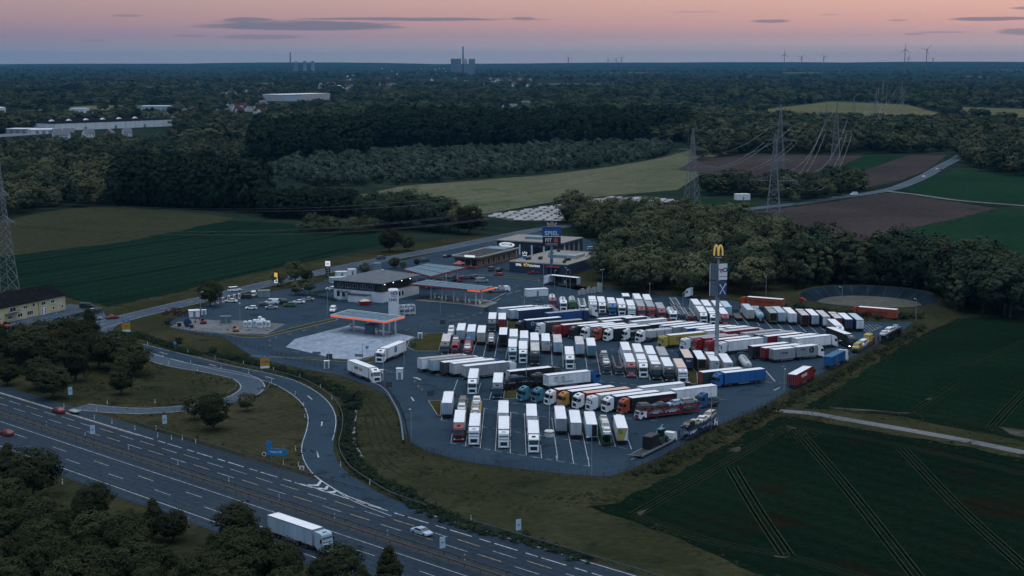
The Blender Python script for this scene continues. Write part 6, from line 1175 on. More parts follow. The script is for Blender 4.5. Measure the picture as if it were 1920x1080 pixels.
def hwin(x, z, wd, ht, mull=1):
    b = MB(); t = 0.1
    b.box(-wd / 2, wd / 2, -0.05, 0.08, 0, t); b.box(-wd / 2, wd / 2, -0.05, 0.08, ht - t, ht); b.box(-wd / 2, -wd / 2 + t, -0.05, 0.08, t, ht - t); b.box(wd / 2 - t, wd / 2, -0.05, 0.08, t, ht - t)
    for k in range(mull): xx = -wd / 2 + wd * (k + 1) / (mull + 1); b.box(xx - 0.05, xx + 0.05, -0.05, 0.07, t, ht - t)
    b.box(-wd / 2 - 0.1, wd / 2 + 0.1, 0, 0.2, -0.08, -0.002)
    w_ = b.build('window', WHITEP, root, (x, 0, z)); b = MB(); b.box(-wd / 2 + t, wd / 2 - t, -0.02, 0.03, t, ht - t); b.build('pane', GLASS, w_)
for x, z, wd, ht, m_ in ((1.8, 0.9, 0.9, 1.3, 0), (6.5, 1.0, 1.0, 1.2, 0), (4.2, 2.8, 0.5, 2.0, 0), (6.8, 3.4, 2.0, 1.1, 1), (11.5, 3.3, 2.3, 1.3, 1), (16.5, 3.4, 1.2, 1.4, 0), (20.8, 3.3, 2.0, 1.2, 1), (27, 3.2, 3.0, 1.5, 1), (18.5, 0.8, 3.0, 1.6, 2), (23.5, 0.8, 2.4, 1.5, 1), (28.5, 0.9, 2.0, 1.3, 1), (34, 1.0, 2.0, 1.3, 1)): hwin(x, z, wd, ht, m_)
b = MB(); b.box(10.4, 12.6, 0, 0.10, 0, 2.5); dr = b.build('door', WHITEP, root)
b = MB()
for k in range(4): b.box(10.6, 11.0, 0.10, 0.14, 0.2 + k * 0.55, 0.6 + k * 0.55); b.box(12.0, 12.4, 0.10, 0.14, 0.2 + k * 0.55, 0.6 + k * 0.55)
b.build('pane', GLASS, dr)
b = MB(); b.tube((14.2, 0.15, 0), (14.2, 0.15, 5.2), 0.09, 6); b.build('downpipe', GREYPOLE, root)
b = MB(); b.box(25, 31, 0, 1.6, 2.75, 2.9); 
for k in range(13): b.box(25 + k * 0.5 - 0.03, 25.03 + k * 0.5, 1.52, 1.58, 2.9, 3.8)
b.box(25, 31, 1.5, 1.6, 3.8, 3.9); b.build('balcony', mat('dark_balcony', (0.06, 0.055, 0.05), 0.7), root)

# --- sign tower with golden arches and four panels
(tx, ty, th) = D['sign_tower']
root = thing('sign_tower', 'tall grey sign tower with yellow double arch and four panels among the lorries', 'sign tower', (tx, ty, 0.05), 0.0)
b = MB(); b.tube((0, 0, 0), (0, 0, 26.5), 0.62, 16, r2=0.55); b.tube((0, 0, 26.5), (0, 0, 33.0), 0.40, 14, r2=0.36); b.lathe([(1.1, 0), (1.1, 0.35), (0.65, 0.5)], 16); b.build('pole', mat('sign_tower_steel', (0.26, 0.30, 0.34), 0.5, 0.3, var=0.15, vscale=0.4), root)
b = MB()
for cx in (-0.62, 0.62):
    n = 14
    pts = [(cx + 0.62 * math.cos(math.pi * (1 - i / n)) * 0.95, -0.0, 33.0 + 3.0 * math.sin(math.pi * i / n)) for i in range(n + 1)]
    for p, q in zip(pts, pts[1:]):
        b.tube((p[0], -0.35, p[2]), (q[0], -0.35, q[2]), 0.19, 6); b.tube((p[0], 0.35, p[2]), (q[0], 0.35, q[2]), 0.19, 6)
        b.add([(p[0], -0.35, p[2]), (q[0], -0.35, q[2]), (q[0], 0.35, q[2]), (p[0], 0.35, p[2])], [(0, 1, 2, 3)])
b.build('double_arch', mat('arch_yellow', (0.74, 0.50, 0.14), 0.5, emit=(1.0, 0.62, 0.18, 0.18)), root)
b = MB(); b.box(-1.15, 1.15, -0.5, 0.5, 32.1, 32.85); ns = b.build('name_board', SIGNK, root)
wall_text("McDonald's", 0.40, WHITE_L, ns, (0, -0.53, 32.48))
# panels: a V of two faces, the right pair faces the viewer, the left pair shows its steel back
def tower_panel(x0, x1, yaw, z0, z1, face_m, logo):
    pr = put('sign_panel', None, root, ((x0 + x1) / 2, -0.55, 0), yaw)
    wd = x1 - x0
    b = MB(); b.box(-wd / 2, wd / 2, -0.12, 0.12, z0, z1); b.build('panel_box', face_m, pr)
    if logo == 'ribbon':
        total_logo(pr, (0.05, -0.15, z1 - 1.9), 0.85); wall_text('TotalEnergies', 0.40, mat('emblem_red', (0.50, 0.05, 0.04), 0.5), pr, (0.05, -0.15, z0 + 1.0))
    elif logo == 'cutlery':
        for sgn in (-1, 1):
            b = MB(); b.bar((-0.85 * sgn, -0.14, z0 + 0.9), (0.85 * sgn, -0.14, z1 - 0.9), 0.22)
            if sgn < 0:
                b.bar((-0.85, -0.14, z1 - 0.9), (-0.6, -0.14, z1 - 1.5), 0.34)
            else:
                for k in (-0.16, 0.0, 0.16): b.bar((0.72 + k, -0.145, z1 - 1.3 - k), (1.0 + k, -0.145, z1 - 0.7 - k), 0.10)
            b.build('cutlery', WHITE_L, pr)
    else:
        b = MB()
        for k in range(3): x = -wd / 2 + 0.25 + k * (wd - 0.5) / 2; b.box(x - 0.06, x + 0.06, -0.2, -0.12, z0 + 0.1, z1 - 0.1)
        for k in range(4): z = z0 + 0.3 + k * (z1 - z0 - 0.6) / 3; b.box(-wd / 2 + 0.05, wd / 2 - 0.05, -0.26, -0.2, z - 0.06, z + 0.06)
        b.build('steel_back_frame', GREYPOLE, pr)
        b = MB(); b.box(-wd / 2 - 0.05, -wd / 2 + 0.08, -0.3, 0.13, z0, z1); b.build('white_edge', WHITEP, pr)
tower_panel(0.05, 2.55, math.radians(12), 26.1, 30.7, WHITEP, 'ribbon')
tower_panel(0.05, 2.45, math.radians(12), 21.1, 25.8, mat('navy_sign', (0.025, 0.06, 0.16), 0.5), 'cutlery')
tower_panel(-2.35, -0.35, math.radians(-28), 26.1, 30.7, mat('panel_back', (0.10, 0.14, 0.17), 0.6), 'back')
tower_panel(-2.35, -0.35, math.radians(-28), 21.4, 25.8, mat('panel_back', (0.10, 0.14, 0.17), 0.6), 'back')

# --- blue and black sign mast with crown
(tx, ty, th) = D['spiel']
root = thing('sign_mast', 'sign mast with blue panel, crown on top and black panel with a red cross', 'sign', (tx, ty, 0.05), math.radians(-4))
b = MB(); b.tube((0, 0, 0), (0, 0, 12.0), 0.62, 14, r2=0.55); b.build('pole', BLUEPOLE if False else mat('mast_grey', (0.16, 0.22, 0.27), 0.5), root)
b = MB(); b.tube((-0.02, -0.03, 0.0), (-0.02, -0.03, 6.5), 0.64, 14); b.build('pole_sleeve', BLUEPOLE, root)
b = MB(); b.box(-3.9, 3.9, -0.5, 0.5, 16.0, 20.0); pn = b.build('upper_panel', SIGNB, root)
wall_text('SPIEL', 2.5, mat('pale_lettering', (0.55, 0.68, 0.76), 0.5), pn, (0, -0.54, 17.2), spacing=1.05)
b = MB(); b.box(-3.75, 3.75, -0.45, 0.45, 11.8, 15.7); pn = b.build('lower_panel', SIGNK, root)
wall_text('FIT', 2.1, WHITE_L, pn, (-1.3, -0.49, 14.3))
b = MB()
for k in range(6):
    a = math.pi * k / 3 + math.pi / 6
    b.bar((1.75, -0.49, 14.3), (1.75 + 1.15 * math.cos(a) * 0.9, -0.49, 14.3 + 1.15 * math.sin(a)), 0.55)
b.build('cross', XRED, pn)
b = MB(); b.box(-2.6, 2.6, -0.48, -0.45, 12.75, 12.95); b.build('white_line', WHITE_L, pn)
b = MB(); b.box(-2.6, 2.6, -0.48, -0.45, 12.15, 12.4); b.build('red_line', XRED, pn)
crown(root, (0, -0.2, 19.4), 1.35, mat('crown_gold', (0.62, 0.44, 0.16), 0.4, 0.3), 0)
crown(root, (0, 0.3, 20.0), 1.55, mat('crown_silver', (0.50, 0.52, 0.55), 0.4, 0.3), 0)
# --- price pylon
root = thing('price_sign', 'slim white and black price pylon beside the country road', 'sign', (-75.4, 638.5, 0.05), math.radians(-6))
b = MB(); b.box(-0.9, 0.9, -0.25, 0.25, 0.2, 4.6); b.build('price_board', SIGNK, root)
b = MB(); b.box(-0.95, 0.95, -0.3, 0.3, 4.6, 6.6); tp = b.build('top_box', LITW, root)
total_logo(tp, (0, -0.32, 5.5), 0.42)
for k in range(4): wall_text(('1.79', '1.85', '1.99', '0.99')[k], 0.6, WHITE_L, root, (0, -0.28, 0.8 + k * 1.0))
root = thing('restaurant_banner', 'tall yellow and white roadside banner sign at the car park edge', 'sign', (-92.5, 610.5, 0.05), math.radians(-6))
b = MB(); b.box(-0.7, 0.7, -0.1, 0.1, 1.6, 3.4); b.build('white_board', LITW, root)
b = MB(); b.box(-0.6, 0.6, -0.1, 0.1, 3.4, 5.6); b.build('yellow_board', LITY, root)
b = MB(); b.tube((0, 0, 0), (0, 0, 1.6), 0.09, 6); b.build('post', GREYPOLE, root)

# --- small white huts, containers, charging posts, tanks in the work yard
def hut(name, label, cat, p, rz, l_, w_, h_, m_, rm=None, z0=0.06):
    root = thing(name, label, cat, (*p, z0), rz)
    b = MB(); b.bbox(-l_ / 2, l_ / 2, -w_ / 2, w_ / 2, 0, h_, 0.05); b.build('wall', m_, root)
    b = MB(); b.box(-l_ / 2 - 0.1, l_ / 2 + 0.1, -w_ / 2 - 0.1, w_ / 2 + 0.1, h_, h_ + 0.12); b.build('roof', rm or m_, root)
    b = MB(); b.box(-0.4, 0.4, -w_ / 2 - 0.03, -w_ / 2, 0.1, min(h_ - 0.2, 2.0)); b.build('door', GREYPOLE, root)
    return root
for nm, lb, cat, p, rz, l_, w_, h_, m_ in D_HUTS:
    hut(nm, lb, cat, p, math.radians(rz), l_, w_, h_, {'W': WHITEP, 'G': mat('container_grey', (0.22, 0.24, 0.25), 0.6), 'B': mat('teal_grey_unit', (0.16, 0.24, 0.27), 0.5), 'DG': mat('cabin_grey', (0.10, 0.13, 0.15), 0.6), 'LB': mat('pale_blue_hut', (0.40, 0.50, 0.56), 0.6)}[m_])
for i, p in enumerate(D['chargers']):
    root = thing('charging_post', '%s white charging post from the road tree, at the car park edge' % ['first', 'second', 'third', 'fourth', 'fifth', 'sixth'][i], 'charging post', (*p, 0.06), math.radians(20), 'charging posts along the car park')
    b = MB(); b.bbox(-0.4, 0.4, -0.3, 0.3, 0, 2.0, 0.1); b.build('cabinet', WHITEP, root)
    b = MB(); b.box(-0.22, 0.22, -0.33, -0.3, 0.7, 1.7); b.build('red_panel', REDB, root)
for i, p in enumerate(D['silos']):
    root = thing('white_tank', 'white upright cylinder in the cluster on the work yard', 'tank', (*p, 0.07), 0, 'white cylinders stored on the work yard')
    s_ = 0.85 + 0.25 * ((i * 7) % 5) / 4
    b = MB(); b.lathe([(0.62, 0), (0.68, 0.1), (0.68, 2.1 * s_), (0.55, 2.3 * s_), (0.1, 2.4 * s_)], 14); b.build('shell', mat('pale_tank', (0.66, 0.70, 0.73), 0.4, var=0.08), root, smooth=False)
    b = MB(); b.box(-0.3, 0.3, -0.71, -0.6, 1.0 * s_, 1.6 * s_); b.build('plate', GREYPOLE, root)
for i, p in enumerate(D['bollards']):
    root = thing('concrete_column', 'pale concrete column in the row stored beyond the top row of lorries', 'column', (*p, 0.06), 0, 'pale columns stored beyond the top row')
    s_ = 1.6 + 1.1 * (i > 9) + 0.3 * (i % 3)
    b = MB(); b.lathe([(0.42, 0), (0.45, 0.1), (0.45, s_), (0.38, s_ + 0.08)], 12); b.build('shaft', mat('pale_concrete', (0.42, 0.43, 0.42), 0.8), root)
    b = MB(); b.lathe([(0.48, s_ + 0.08), (0.48, s_ + 0.2)], 12); b.build('cap', mat('kerb_concrete', (0.26, 0.26, 0.25), 0.85), root)
# cable drums, digger, skip
for i, (p, k, r) in enumerate(D['drums']):
    root = thing('cable_drum', ['brown wooden cable drum lying by the fence', 'large blue cable drum standing on the work yard', 'small brown cable drum beside the blue one'][i], 'cable drum', (*p, 0.07), math.radians(15))
    mm = paint(k)
    if i == 1:
        b = MB(); b.lathe([(r, -0.55), (r, -0.45)], 18, c=(0, 0, r), axis='y'); b.lathe([(r, 0.45), (r, 0.55)], 18, c=(0, 0, r), axis='y'); b.build('flange', mm, root)
        b = MB(); b.lathe([(r * 0.6, -0.45), (r * 0.6, 0.45)], 16, c=(0, 0, r), axis='y'); b.build('cable', BLACKP, root)
    else:
        b = MB(); b.lathe([(r, 0), (r, 0.12)], 16); b.lathe([(r, 1.2), (r, 1.32)], 16); b.build('flange', mm, root)
        b = MB(); b.lathe([(r * 0.6, 0.12), (r * 0.6, 1.2)], 14); b.build('cable', BLACKP, root)
def digger(p, rz, k, label, z0=0.07):
    root = thing('excavator', label, 'excavator', (*p, z0), rz); root.scale = (0.75, 0.75, 0.75) if k != 'OR' else (1, 1, 1)
    mm = paint(k)
    b = MB()
    for y in (-0.75, 0.75): b.bbox(-1.3, 1.3, y - 0.22, y + 0.22, 0, 0.6, 0.12)
    b.build('track', CHAS, root)
    b = MB(); b.bbox(-1.3, 1.0, -0.9, 0.9, 0.65, 1.45, 0.1); b.build('body', mm, root)
    b = MB(); b.bbox(-0.1, 0.95, -0.85, 0.0, 1.45, 2.5, 0.08); b.build('cab', GLASS, root)
    b = MB(); b.bar((0.9, 0.3, 1.3), (2.6, 0.3, 3.0), 0.28); b.bar((2.6, 0.3, 3.0), (3.7, 0.3, 1.5), 0.22); b.build('boom', mm, root)
    b = MB(); b.box(3.4, 3.9, 0.0, 0.6, 0.7, 1.4); b.build('bucket', CHAS, root)
for p, rz, k, lb in D['diggers']: digger(p, math.radians(rz), k, lb)
# skip of red material at the shop
root = thing('red_skip', 'red skip with pale heap beside the station building', 'skip', (*D['skip'], 0.06), math.radians(20))
b = MB(); b.loft([[(-1.6, -1.0, 0), (1.6, -1.0, 0), (1.6, 1.0, 0), (-1.6, 1.0, 0)], [(-2.2, -1.3, 1.5), (2.2, -1.3, 1.5), (2.2, 1.3, 1.5), (-2.2, 1.3, 1.5)]]); b.build('hull', paint('R'), root)
b = MB(); b.loft([[(-2.0, -1.15, 1.45), (2.0, -1.15, 1.45), (2.0, 1.15, 1.45), (-2.0, 1.15, 1.45)], [(-0.5, -0.3, 2.1), (0.6, -0.3, 2.2), (0.6, 0.4, 2.1), (-0.5, 0.4, 2.2)]]); b.build('heap', paint('BE'), root)

TRUCK_GROUP = 'lorries in the lorry park'
CARS_ON = []
for (kind, x, y, a, ln, sk, rk, ck, rear, extra, label) in D['trucks']:
    nm = {'semi': 'articulated_lorry', 'trailer': 'parked_trailer', 'box': 'box_lorry', 'container': 'container_lorry', 'curtain': 'curtainside_lorry'}[kind]
    if ck is None and kind == 'semi': kind = 'trailer'
    root = thing(nm, label, 'lorry' if ck else 'trailer', (x, y, 0.05), math.radians(a), TRUCK_GROUP)
    h = ln / 2
    if kind == 'container':
        def g(b):
            b.box(-h, h, -1.2, 1.2, 1.25, 3.82)
            k = 40
            for i in range(k):
                xx = -h + 0.15 + (ln - 0.3) * (i + 0.5) / k
                for s_ in (-1, 1): b.box(xx - 0.07, xx + 0.07, s_ * 1.215 - 0.02, s_ * 1.215 + 0.02, 1.4, 3.7)
            for i in range(8): b.box(-h - 0.03, -h, -1.1 + i * 0.29, -0.95 + i * 0.29, 1.4, 3.7)
        put('container_body', shape('container_body', g, paint(sk)), root)
        def g(b):
            k = 30
            for i in range(k):
                xx = -h + (ln) * (i + 0.5) / k
                b.box(xx - 0.09, xx + 0.09, -1.12, 1.12, 3.82, 3.85)
            b.box(-h, h, -1.22, -1.12, 3.82, 3.88); b.box(-h, h, 1.12, 1.22, 3.82, 3.88)
        put('container_roof', shape('container_roof', g, ROOF['cb']), root)
        under(root, ln)
        tractor(root, h + 0.65, ck)
    elif kind == 'curtain':
        b = MB(); b.box(-h, h, -1.25, 1.25, 1.05, 1.25); b.build('load_floor', CHAS, root)
        b = MB()
        for xx in (-h + 0.05, 0, h - 0.05):
            for s_ in (-1, 1): b.box(xx - 0.06, xx + 0.06, s_ * 1.2 - 0.06, s_ * 1.2 + 0.06, 1.25, 3.95)
        b.build('stanchion', STEEL, root)
        b = MB(); b.box(-h, h, -1.27, -0.05, 3.95, 4.03); b.box(-h, h, 0.05, 1.27, 3.95, 4.03); b.build('roof', ROOF['w'], root)
        b = MB(); b.box(-h, -h + 0.08, -1.25, 1.25, 1.25, 3.95); b.build('rear_door', paint('LB', True), root)
        b = MB(); b.box(h - 0.08, h, -1.25, 1.25, 1.25, 3.95); b.build('front_wall', paint('W', True), root)
        b = MB(); b.box(-h + 0.3, h - 0.3, -1.18, -1.12, 1.3, 3.9); b.build('far_curtain', paint('K', True), root)
        b = MB(); b.box(-1.2, -0.7, 1.22, 1.30, 1.1, 2.6); b.build('folded_curtain', paint('LB', True), root)
        under(root, ln); tractor(root, h + 0.65, ck)
    else:
        trailer_body(root, ln, sk, rk, rear, extra, 4.0)
        if extra: cap_side(root, extra, ln)
        if kind == 'semi' and ck: tractor(root, h + 0.65, ck, extra)
        if kind == 'box': tractor(root, h + 0.35, ck, extra)

# --- tank and silo lorries
for (p, a, tk, ck, label) in D['tanks']:
    root = thing('tank_lorry', label, 'tank lorry', (*p, 0.05), math.radians(a), TRUCK_GROUP)
    def g(b):
        b.lathe([(0.35, -5.9), (0.95, -5.75), (1.2, -5.3), (1.2, 5.3), (0.95, 5.75), (0.35, 5.9)], 16, c=(0, 0, 2.35), axis='x')
    put('tank', shape('tank', g, paint(tk), True), root)
    def g(b):
        b.box(-4.6, 4.6, -0.28, 0.28, 3.50, 3.58)
        for xx in (-3.6, -1.2, 1.2, 3.6): b.lathe([(0.34, 3.5), (0.34, 3.75), (0.1, 3.82)], 8, c=(xx, 0, 0))
        for xx in (-5.2, 0, 5.2): b.lathe([(1.22, xx - 0.06), (1.24, xx), (1.22, xx + 0.06)], 16, c=(0, 0, 2.35), axis='x')
    put('catwalk', shape('tank_catwalk', g, STEEL), root)
    b = MB(); b.box(-6.0, -5.7, -0.3, 0.3, 0.7, 1.4); b.tube((-5.95, 0, 1.2), (-5.95, 0, 3.2), 0.05, 6); b.build('rear_valve', STEEL, root)
    under(root, 11.8); tractor(root, 6.5, ck)

# --- tractor units on their own
BOB = {}
for (p, a, ck, label) in D['bobtails']:
    root = thing('tractor_unit', label, 'lorry cab', (*p, 0.05), math.radians(a), 'tractor units without a closed trailer')
    tractor(root, -1.1, ck)
    BOB[label] = (p, a)

# --- cars
def g_body(kind):
    ln, hh, hw = {'hatch': (4.2, 0.93, 0.88), 'sedan': (4.6, 0.90, 0.89), 'suv': (4.6, 1.05, 0.93), 'van': (5.2, 1.15, 0.98)}[kind]
    l2 = ln / 2
    def fn(b):
        prof = {'hatch': [(-l2, 0.30), (l2 - 0.1, 0.28), (l2, 0.48), (l2 - 0.05, 0.72), (l2 - 0.95, hh), (-l2 + 0.2, hh + 0.04), (-l2, 0.70)],
                'sedan': [(-l2, 0.30), (l2 - 0.1, 0.28), (l2, 0.48), (l2 - 0.08, 0.70), (l2 - 1.1, hh), (-l2 + 0.9, hh + 0.02), (-l2 + 0.05, hh - 0.02), (-l2, 0.6)],
                'suv': [(-l2, 0.36), (l2 - 0.1, 0.34), (l2, 0.6), (l2 - 0.05, 0.92), (l2 - 1.0, hh), (-l2 + 0.1, hh + 0.04), (-l2, 0.8)],
                'van': [(-l2, 0.34), (l2 - 0.1, 0.32), (l2, 0.6), (l2 - 0.1, 0.95), (l2 - 0.8, hh + 0.02), (-l2 + 0.04, hh + 0.05), (-l2, 0.8)]}[kind]
        # three lofted slices across the width give rounded flanks
        n = len(prof)
        rings = []
        for y, k, dz in ((-hw, 0.94, 0.05), (-hw * 0.93, 1.0, 0), (hw * 0.93, 1.0, 0), (hw, 0.94, 0.05)):
            rings.append([(x * k, y, z if z < 0.4 else z - dz) for x, z in prof])
        b.loft(rings)
    return fn
def g_cabin(kind):
    ln, hh, hw = {'hatch': (4.2, 0.93, 0.88), 'sedan': (4.6, 0.90, 0.89), 'suv': (4.6, 1.05, 0.93), 'van': (5.2, 1.15, 0.98)}[kind]
    l2 = ln / 2
    x0, x1, t0, t1, zt = {'hatch': (-l2 + 0.12, l2 - 1.0, -l2 + 0.55, l2 - 1.9, 1.40), 'sedan': (-l2 + 0.75, l2 - 1.15, -l2 + 1.45, l2 - 2.0, 1.38), 'suv': (-l2 + 0.06, l2 - 1.05, -l2 + 0.4, l2 - 1.75, 1.62), 'van': (-l2 + 0.03, l2 - 0.8, -l2 + 0.10, l2 - 1.55, 1.92)}[kind]
    return l2, hh, hw, x0, x1, t0, t1, zt
def car_parts(kind):
    l2, hh, hw, x0, x1, t0, t1, zt = g_cabin(kind)
    i = 0.16
    def glass(b):
        b.loft([[(x0, -hw + 0.04, hh), (x1, -hw + 0.04, hh), (x1, hw - 0.04, hh), (x0, hw - 0.04, hh)], [(t0, -hw + i, zt - 0.05), (t1, -hw + i, zt - 0.05), (t1, hw - i, zt - 0.05), (t0, hw - i, zt - 0.05)]])
    def roof(b):
        b.loft([[(t0 - 0.06, -hw + i - 0.02, zt - 0.06), (t1 + 0.10, -hw + i - 0.02, zt - 0.06), (t1 + 0.10, hw - i + 0.02, zt - 0.06), (t0 - 0.06, hw - i + 0.02, zt - 0.06)], [(t0 + 0.1, -hw + i + 0.12, zt + 0.02), (t1 - 0.15, -hw + i + 0.12, zt + 0.02), (t1 - 0.15, hw - i - 0.12, zt + 0.02), (t0 + 0.1, hw - i - 0.12, zt + 0.02)]])
        for s_ in (-1, 1):      # pillars; a van has panelled flanks behind the doors
            y0, y1 = s_ * (hw - 0.035), s_ * (hw - i + 0.008)
            ps = [(x0 + 0.02, t0, 0.14), ((x0 + x1) / 2, (t0 + t1) / 2 - 0.1, 0.10), (x1 - 0.04, t1 + 0.02, 0.09)]
            if kind == 'van': ps = [(x0 + 0.01, t0, (x1 - x0) * 0.55), (x1 - 0.04, t1 + 0.02, 0.10)]
            for xb, xt, wd in ps:
                b.add([(xb, y0, hh), (xb + wd, y0, hh), (xt + wd, y1, zt - 0.05), (xt, y1, zt - 0.05), (xb, y0 - s_ * .05, hh), (xb + wd, y0 - s_ * .05, hh), (xt + wd, y1 - s_ * .05, zt - 0.05), (xt, y1 - s_ * .05, zt - 0.05)], [(0, 1, 2, 3), (3, 2, 1, 0), (1, 5, 6, 2), (4, 0, 3, 7)])
    return glass, roof, l2, hh, hw
def car(kind, ck, label, loc, rz, cat='car', group=None, pitch=0.0, lights=False, name=None):
    glass, roof, l2, hh, hw = car_parts(kind)
    root = thing(name or {'hatch': 'hatchback_car', 'sedan': 'saloon_car', 'suv': 'estate_car', 'van': 'van'}[kind], label, 'van' if kind == 'van' else cat, loc, rz, group)
    if pitch: root.rotation_euler = (0, pitch, rz)
    pm = paint(ck)
    put('body', shape('car_body_' + kind, g_body(kind), pm), root)
    put('window_glass', shape('car_glass_' + kind, glass, GLASS), root)
    put('roof', shape('car_roof_' + kind, roof, pm), root)
    for s_ in (-1, 1):
        put('headlight', shape('car_headlight', lambda b: b.box(-0.10, 0.04, -0.17, 0.17, -0.07, 0.07), LAMP_ON if lights else LAMP), root, (l2 - 0.06, s_ * (hw - 0.24), 0.66 if kind != 'suv' else 0.82))
        put('tail_light', shape('car_tail_light', lambda b: b.box(-0.03, 0.10, -0.12, 0.12, -0.09, 0.09), TAIL), root, (-l2 + 0.02, s_ * (hw - 0.2), 0.78))
        for xx in (-l2 + 0.85, l2 - 0.85):
            put('wheel', wheel_mesh(0.33, 0.22), root, (xx, s_ * (hw - 0.10), 0.33))
    return root
def pcar(p): return 0.06

for (p, a, kind, ck, label) in D['cars']:
    z = 0.06 if p[1] < 900 else 0.06
    car(kind, ck, label, (*p, z), math.radians(a), group='cars and vans around the services', lights='far bend' in label and 'white' in label or 'far stretch' in label)

# --- car transporters with their cars (each car a thing of its own)
for ci, (p, a, fk, ck, up, low, label) in enumerate(D['carriers']):
    root = thing('car_transporter', label, 'car transporter', (*p, 0.05), math.radians(a), 'car transporters')
    fm = paint(fk)
    up_n, low_n = len(up), len(low)
    ln = 18.0 if up_n >= 3 or not up_n else 15.0
    h = ln / 2
    zu = 2.35
    b = MB()
    for s_ in (-1, 1):
        b.box(-h, h - 2.6, s_ * 0.98 - 0.22, s_ * 0.98 + 0.22, 0.72, 0.84)
        b.box(-h, h - 2.6, s_ * 1.22 - 0.04, s_ * 1.22 + 0.04, 0.66, 0.92)
    for i in range(9): b.box(-h + i * (ln - 3) / 8, -h + i * (ln - 3) / 8 + 0.1, -1.2, 1.2, 0.70, 0.80)
    b.build('lower_deck', fm, root)
    b = MB()
    for s_ in (-1, 1):
        b.box(-h + 0.2, h - 0.3, s_ * 0.98 - 0.22, s_ * 0.98 + 0.22, zu, zu + 0.09)
        b.box(-h + 0.2, h - 0.3, s_ * 1.22 - 0.035, s_ * 1.22 + 0.035, zu - 0.06, zu + 0.16)
    for i in range(12): b.box(-h + 0.3 + i * (ln - 1) / 11, -h + 0.38 + i * (ln - 1) / 11, -1.2, 1.2, zu - 0.02, zu + 0.06)
    b.build('upper_deck', fm, root)
    for xx in (-h + 0.6, -h + ln * 0.33, -h + ln * 0.60, h - 2.75):
        for s_ in (-1, 1):
            b = MB(); b.box(xx - 0.14, xx + 0.14, s_ * 1.24 - 0.06, s_ * 1.24 + 0.06, 0.7, zu + 0.3)
            b.bar((xx, s_ * 1.24, 1.0), (xx - 1.3, s_ * 1.24, zu), 0.09)
            b.build('post', fm, root)
    def g(b):
        for y in (-0.5, 0.5): b.box(-h + 0.2, h - 0.8, y - 0.08, y + 0.08, 0.48, 0.72)
        b.box(-h - 0.1, -h, -1.2, 1.2, 0.45, 0.65)
    put('chassis', shape('transporter_chassis_%.0f' % ln, g, CHAS), root)
    for s_ in (-1, 1):
        put('tail_light', shape('tail_light_t', lambda b: b.box(-0.05, 0.02, -0.2, 0.2, 0.5, 0.62), TAIL), root, (-h - 0.1, s_ * 0.95, 0))
        for xx in (-h + 2.2, -h + 3.3, h - 5.2): put('wheel', wheel_mesh(0.42, 0.4), root, (xx, s_ * 0.98, 0.42))
    # low cab under the front of the upper deck
    def g(b):
        b.side([(0.02, 0.6), (0.45, 0.6), (0.55, 0.9), (1.3, 0.9), (1.45, 0.35), (2.15, 0.32), (2.2, 0.6), (2.2, 1.35), (1.98, 2.15), (1.75, 2.28), (0.02, 2.28)], -1.22, 1.22, inset=0.08)
    cab = put('cab', shape('low_cab', g, paint(ck)), root, (h - 2.35, 0, 0))
    put('windscreen', shape('low_screen', lambda b: b.add([(2.215, -1.05, 1.40), (2.215, 1.05, 1.40), (2.02, 1.0, 2.1), (2.02, -1.0, 2.1), (2.16, -1.05, 1.40), (2.16, 1.05, 1.40), (1.96, 1.0, 2.1), (1.96, -1.0, 2.1)], [(0, 1, 2, 3), (0, 4, 5, 1), (3, 2, 6, 7), (1, 5, 6, 2), (4, 0, 3, 7)]), GLASS), cab)
    put('side_window', shape('low_swin', lambda b: b.box(1.0, 1.85, 1.18, 1.22, 1.45, 2.0), GLASS), cab)
    put('side_window', _mesh_cache[('low_swin', ('dark_glass',))], cab, scale=(1, -1, 1))
    put('grille', shape('low_grille', lambda b: b.box(2.19, 2.24, -0.75, 0.75, 0.62, 1.2), BLACKP), cab)
    put('front_bumper', shape('low_bumper', lambda b: b.bbox(2.0, 2.3, -1.22, 1.22, 0.28, 0.58, 0.05), paint(fk if fk in ('R', 'DB') else ck)), cab)
    for s_ in (-1, 1):
        put('headlight', shape('headlight_low', lambda b: b.box(2.17, 2.27, -0.18, 0.18, 0.62, 0.82), LAMP), cab, (0, s_ * 0.98, 0))
        put('wheel', wheel_mesh(0.48, 0.32), root, (h - 1.3, s_ * 1.05, 0.48))
    ca, sa = math.cos(math.radians(a)), math.sin(math.radians(a))
    CN = {'W': 'white', 'DG': 'dark grey', 'BR': 'brown', 'BE': 'beige', 'LG': 'light grey', 'G': 'grey', 'LB': 'pale blue', 'K': 'black', 'DB': 'dark blue', 'B': 'bright blue', 'R': 'red'}
    ORD = ['rearmost', 'second from the rear', 'third from the rear', 'foremost']
    for deck, lst, z in (('upper', up, zu + 0.12), ('lower', low, 0.86)):
        n = len(lst)
        for i, k in enumerate(lst):
            room = ln - (1.0 if deck == 'upper' else 3.2)
            xx = -h + 0.5 + room * (i + 0.5) / max(n, 1)
            kind = ('suv', 'hatch', 'sedan')[(i + ci) % 3] if deck == 'upper' else ('hatch', 'sedan', 'suv')[(i + ci) % 3]
            if deck == 'lower' and kind == 'suv': kind = 'hatch'
            pit = (0.05 if i % 2 else -0.04) if deck == 'upper' else 0.0
            lb = label.split(' beside')[0].split(' behind')[0].split(', ')[0]
            desc = '%s car, %s on the %s deck of the %s' % (CN[k], ORD[min(i, 3)] if n > 1 else 'only one', deck, label)
            wds = desc.split()
            car(kind, k, ' '.join(wds[:16]), (p[0] + ca * xx, p[1] + sa * xx, 0.05 + z), math.radians(a) + (math.pi if (i + ci) % 3 == 0 else 0), group='cars loaded on transporters', pitch=pit)

